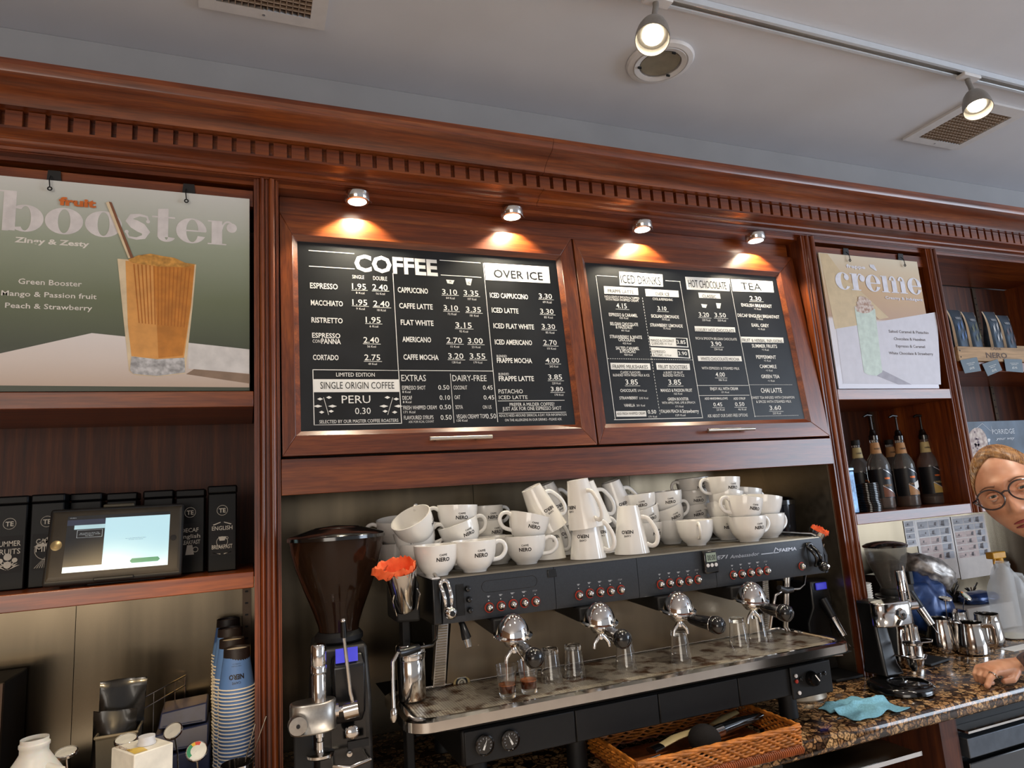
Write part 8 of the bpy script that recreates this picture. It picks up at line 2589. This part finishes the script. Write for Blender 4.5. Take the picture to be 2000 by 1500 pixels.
for i, (o_, l1_, l2_, r_) in enumerate(((-0.029, 0.026, 0.018, 0.0092), (-0.010, 0.032, 0.022, 0.0098), (0.010, 0.034, 0.024, 0.0100), (0.029, 0.036, 0.026, 0.0096))):
    k0 = KN + side * o_ + up_ * 0.004
    m1 = k0 + hd * (l1_ * 0.55) - V((0, 0, 0.016))
    m2 = m1 - hd * 0.004 - V((0, 0, 0.014)); m2.z = zf
    m3 = m2 - hd * l2_ * 0.9; m3.z = zf
    if i == 3:      # index finger lies a little straighter along the stone
        m1 = k0 + hd * 0.026 - V((0, 0, 0.016)); m2 = m1 + hd * 0.014 - V((0, 0, 0.012)); m3 = m2 + hd * 0.008; m2.z = m3.z = zf
    bb2.path([(k0 - hd * 0.012, r_ * 1.12), (k0, r_ * 1.15), (m1, r_), (m2, r_ * 0.95), (m3, r_ * 0.8)], 12)
    if i == 3: RINGP = (k0.lerp(m1, 0.45), (m1 - k0).normalized())
th0 = WR + hd * (palm_len * 0.42) + side * 0.026 - V((0, 0, 0.008))
th1 = th0 + hd * 0.026 + side * 0.006; th1.z = zf + 0.006
th2 = th1 + hd * 0.022 - side * 0.008; th2.z = zf + 0.003
bb2.path([(th0 - hd * 0.01 - side * 0.012, 0.014), (th0, 0.0145), (th1, 0.0115), (th2, 0.0098), (th2 + hd * 0.010, 0.007)], 12)
bmesh.ops.remove_doubles(bm, verts=bm.verts, dist=1e-6)
body = obj('body', bm, SKIN, per)
rm = body.modifiers.new('remesh', 'REMESH'); rm.mode = 'VOXEL'; rm.voxel_size = 0.0034; rm.use_smooth_shade = True
smm = body.modifiers.new('smooth', 'SMOOTH'); smm.factor = 0.5; smm.iterations = 3
# eyes, brows, lips
for s in (-1, 1):
    ec = HC + HM @ V((s * 0.031, -0.0725, 0.002))
    eb = obj('eyeball', B().sphere(ec, 0.0115, 24, 16), mat('eye_white', sr(214, 204, 198), 0.2, coat=0.5), per)
    gaze = (CAM - ec).normalized()
    q = gaze.to_track_quat('Z', 'Y').to_matrix()
    obj('iris', B().lathe([(0.0, 0.0119), (0.003, 0.0117), (0.0056, 0.0106), (0.0056, 0.0102)], 18, M=q, c=ec, caps=False), mat('iris', sr(70, 76, 70), 0.15, coat=0.8), eb)
    obj('pupil', B().lathe([(0.0, 0.0122), (0.0024, 0.0119)], 14, M=q, c=ec, caps=False), INK, eb)
    for nm, z0_, dz_, rr in (('upper_eyelid', 0.0058, 0.0035, 0.0036), ('lower_eyelid', -0.0062, -0.0020, 0.0030)):
        obj(nm, B().path([(HC + HM @ V((s * 0.031 + x * 0.0145, -0.0835 + 0.006 * x * x, 0.002 + z0_ * (1 - x * x) + 0.001)), rr * (1 - 0.5 * abs(x))) for x in [-1 + 0.25 * k for k in range(9)]], 8), SKIN, per)
    obj('eyebrow', B().path([(HC + HM @ V((s * (0.016 + 0.034 * k / 8), -0.0965 + 0.013 * (k / 8) ** 2, 0.0225 + 0.005 * sin(pi * k / 8 * 0.9) - 0.002 * k / 8)), 0.0052 * (1 - 0.55 * (k / 8))) for k in range(9)], 8, flat=0.5), mat('brow', sr(120, 82, 60), 0.8, bump=0.5, scale=300), per)
LIP = mat('lips', sr(150, 70, 70), 0.4, sss=0.1)
for nm, zc_, bow in (('upper_lip', -0.0685, 0.002), ('lower_lip', -0.0775, -0.002)):
    def surf(x, z):
        best = None
        n = V((x / 0.0725 * 1.15, 0, z / 0.118)); yy = sqrt(max(0.0, 1 - n.x ** 2 - n.z ** 2)); n.y = -yy
        return headpt(n)
    pts = []
    for k in range(13):
        x = -1 + k / 6
        p = surf(x * 0.023, zc_)
        pts.append((HC + HM @ V((x * 0.0225, p.y + 0.0005, zc_ + bow * (1 - x * x) * 0.6)), 0.0042 * (1 - 0.75 * x * x) + 0.0006))
    obj(nm, B().path(pts, 10, flat=0.8), LIP, per)
# glasses: dark round frames
gl = B(); FRM = mat('glasses_frame', sr(36, 22, 26), 0.25, coat=0.5)
gz = -0.004
for s in (-1, 1):
    gl.torus(HC + HM @ V((s * 0.0345, -0.106, gz)), 0.0228, 0.0019, HM @ V((s * 0.10, -1, 0)), 36, 8, sx=1.22)
    gl.path([(HC + HM @ V((s * 0.058, -0.105, gz + 0.010)), 0.0024), (HC + HM @ V((s * 0.074, -0.085, gz + 0.008)), 0.0022), (HC + HM @ V((s * 0.080, 0.0, gz + 0.002)), 0.0020)], 8)
gl.path([(HC + HM @ V((-0.0095, -0.109, gz + 0.006)), 0.0022), (HC + HM @ V((0, -0.1125, gz + 0.009)), 0.0022), (HC + HM @ V((0.0095, -0.109, gz + 0.006)), 0.0022)], 8)
go = obj('glasses', gl, FRM, per)
for s in (-1, 1):
    q = (HM @ V((s * 0.10, -1, 0))).to_track_quat('Z', 'Y').to_matrix()
    lnn = B(); lnn.lathe([(0.0, 0.0), (0.0215, 0.0), (0.0215, 0.0008), (0.0, 0.0008)], 28, M=q, c=HC + HM @ V((s * 0.0335, -0.108, gz)))
    obj('lens', lnn, mat('lens_glass', (1, 1, 1), 0.0, trans=1.0, ior=1.1, var=0.0), go)
# hair: pulled straight back
HAIR = mat('hair', sr(168, 122, 70), 0.42, var=0.35, scale=120, stretch=(1, 0.12, 1), bump=0.5, col2=sr(98, 62, 32))
hb_ = bmesh.new()
rows = []
seg, rings = 64, 34
def hairline(j):
    a = 2 * pi * j / seg
    f = -sin(a)          # 1 at the face side
    if f > 0: return 0.93 - 0.0 + 0.0 + (1 - f) * 0.55
    return 1.55 + (-f) * 0.55
for i in range(rings + 1):
    row = []
    for j in range(seg):
        a = 2 * pi * j / seg
        f = -sin(a)
        lim = (0.70 + 0.80 * (1 - f) ** 0.75) if f > 0 else (1.50 + 0.62 * (-f) ** 0.8)
        th = lim * i / rings
        n = V((sin(th) * cos(a), sin(th) * sin(a), cos(th)))
        p = headpt(n)
        k = 1.0 + 0.060 * min(1, (1 - i / rings) * 4.5 + 0.12) + 0.008 * sin(a * 23 + i * 0.3)
        row.append(hb_.verts.new(HC + HM @ (V((p.x, p.y, p.z)) * k)))
    rows.append(row)
for a, b_ in zip(rows, rows[1:]):
    for j in range(seg): hb_.faces.new((a[j], b_[j], b_[(j + 1) % seg], a[(j + 1) % seg]))
hs_ = B(); hs_.bm = hb_
rnd = random.Random(2)
for i in range(240):
    a = rnd.uniform(0, 2 * pi)
    f = -sin(a)
    lim = (0.70 + 0.80 * (1 - f) ** 0.75) if f > 0 else (1.50 + 0.5 * (-f) ** 0.8)
    pts = []
    n0 = V((sin(lim) * cos(a), sin(lim) * sin(a), cos(lim)))
    n1 = V((0, 0.80, 0.45)).normalized()
    for k in range(7):
        t_ = k / 6
        n = n0.lerp(n1, t_ * 0.9).normalized()
        p = headpt(n) * (1.022 + 0.040 * min(1, t_ * 3) + rnd.uniform(0, 0.012))
        pts.append((HC + HM @ p, 0.0014 * (1 - 0.5 * t_) if t_ > 0 else 0.0004))
    hs_.path(pts, 4)
hs_.sphere(HC + HM @ V((0, 0.118, 0.045)), 0.038, 18, 12)
obj('hair', hs_, HAIR, per, sharp=80)
# clothing: black t-shirt and trousers, shoes
sh_ = B()
sh_.path([(shc + V((0, 0, 0.055)), 0.066), (shc + V((0, 0, 0.03)), 0.088), (shc + V((0.01, 0, -0.10)), 0.136), (shc + V((0.02, -0.01, -0.26)), 0.126), (shc + V((0.03, -0.02, -0.42)), 0.131), (shc + V((0.03, -0.02, -0.52)), 0.142)], 32)
for S_, d_ in ((RS, (EL - RS).normalized()), (LS, V((0.1, -0.1, -1)).normalized())):
    sh_.path([(shc, 0.082), (S_, 0.058), (S_ + d_ * 0.14, 0.054)], 22)
SHIRT = mat('black_cotton', sr(24, 24, 27), 0.85, var=0.1, scale=60, bump=0.3)
obj('shirt', sh_, SHIRT, per, sharp=70)
tr_ = B()
for s in (-1, 1):
    hp_ = V((shc.x + 0.03, shc.y - 0.02 + s * 0.075, 0.84))
    tr_.path([(hp_, 0.097), (hp_ + V((0, 0, -0.20)), 0.086), (V((hp_.x, hp_.y, 0.46)), 0.068), (V((hp_.x, hp_.y, 0.10)), 0.056)], 20)
obj('trousers', tr_, SHIRT, per, sharp=70)
for s in (-1, 1):
    hy_ = shc.y - 0.02 + s * 0.075; hx_ = shc.x + 0.03
    obj('shoe', B().rings([[V((hx_ - 0.06 + 0.135 * cos(a), hy_ + 0.05 * sin(a), z)) * 1.0 for a in [2 * pi * k / 20 for k in range(20)]] for z in (0.001, 0.02)] + [[V((hx_ - 0.045 + 0.115 * cos(a), hy_ + 0.046 * sin(a), 0.05)) for a in [2 * pi * k / 20 for k in range(20)]], [V((hx_ - 0.005 + 0.05 * cos(a), hy_ + 0.04 * sin(a), 0.085)) for a in [2 * pi * k / 20 for k in range(20)]]], True), BLKM, per)
# tattooed sleeve of the right forearm
TAT = mat('tattoo', sr(112, 92, 92), 0.5, var=0.4, scale=48, col2=sr(46, 62, 74), detail=2)
nt = TAT.node_tree
tt = B(); A0 = WR + (EL - WR) * 0.06
tt.path([(A0, 0.0262), (EL.lerp(WR, 0.8), 0.0285), (EL.lerp(WR, 0.5), 0.0345), (EL.lerp(WR, 0.2), 0.0385), (EL, 0.0385)], 22, caps=False)
obj('tattoo_sleeve', tt, TAT, per, sharp=70)
obj('finger_ring', B().torus(RINGP[0], 0.0112, 0.0018, RINGP[1], 22, 8), CHROME, per)
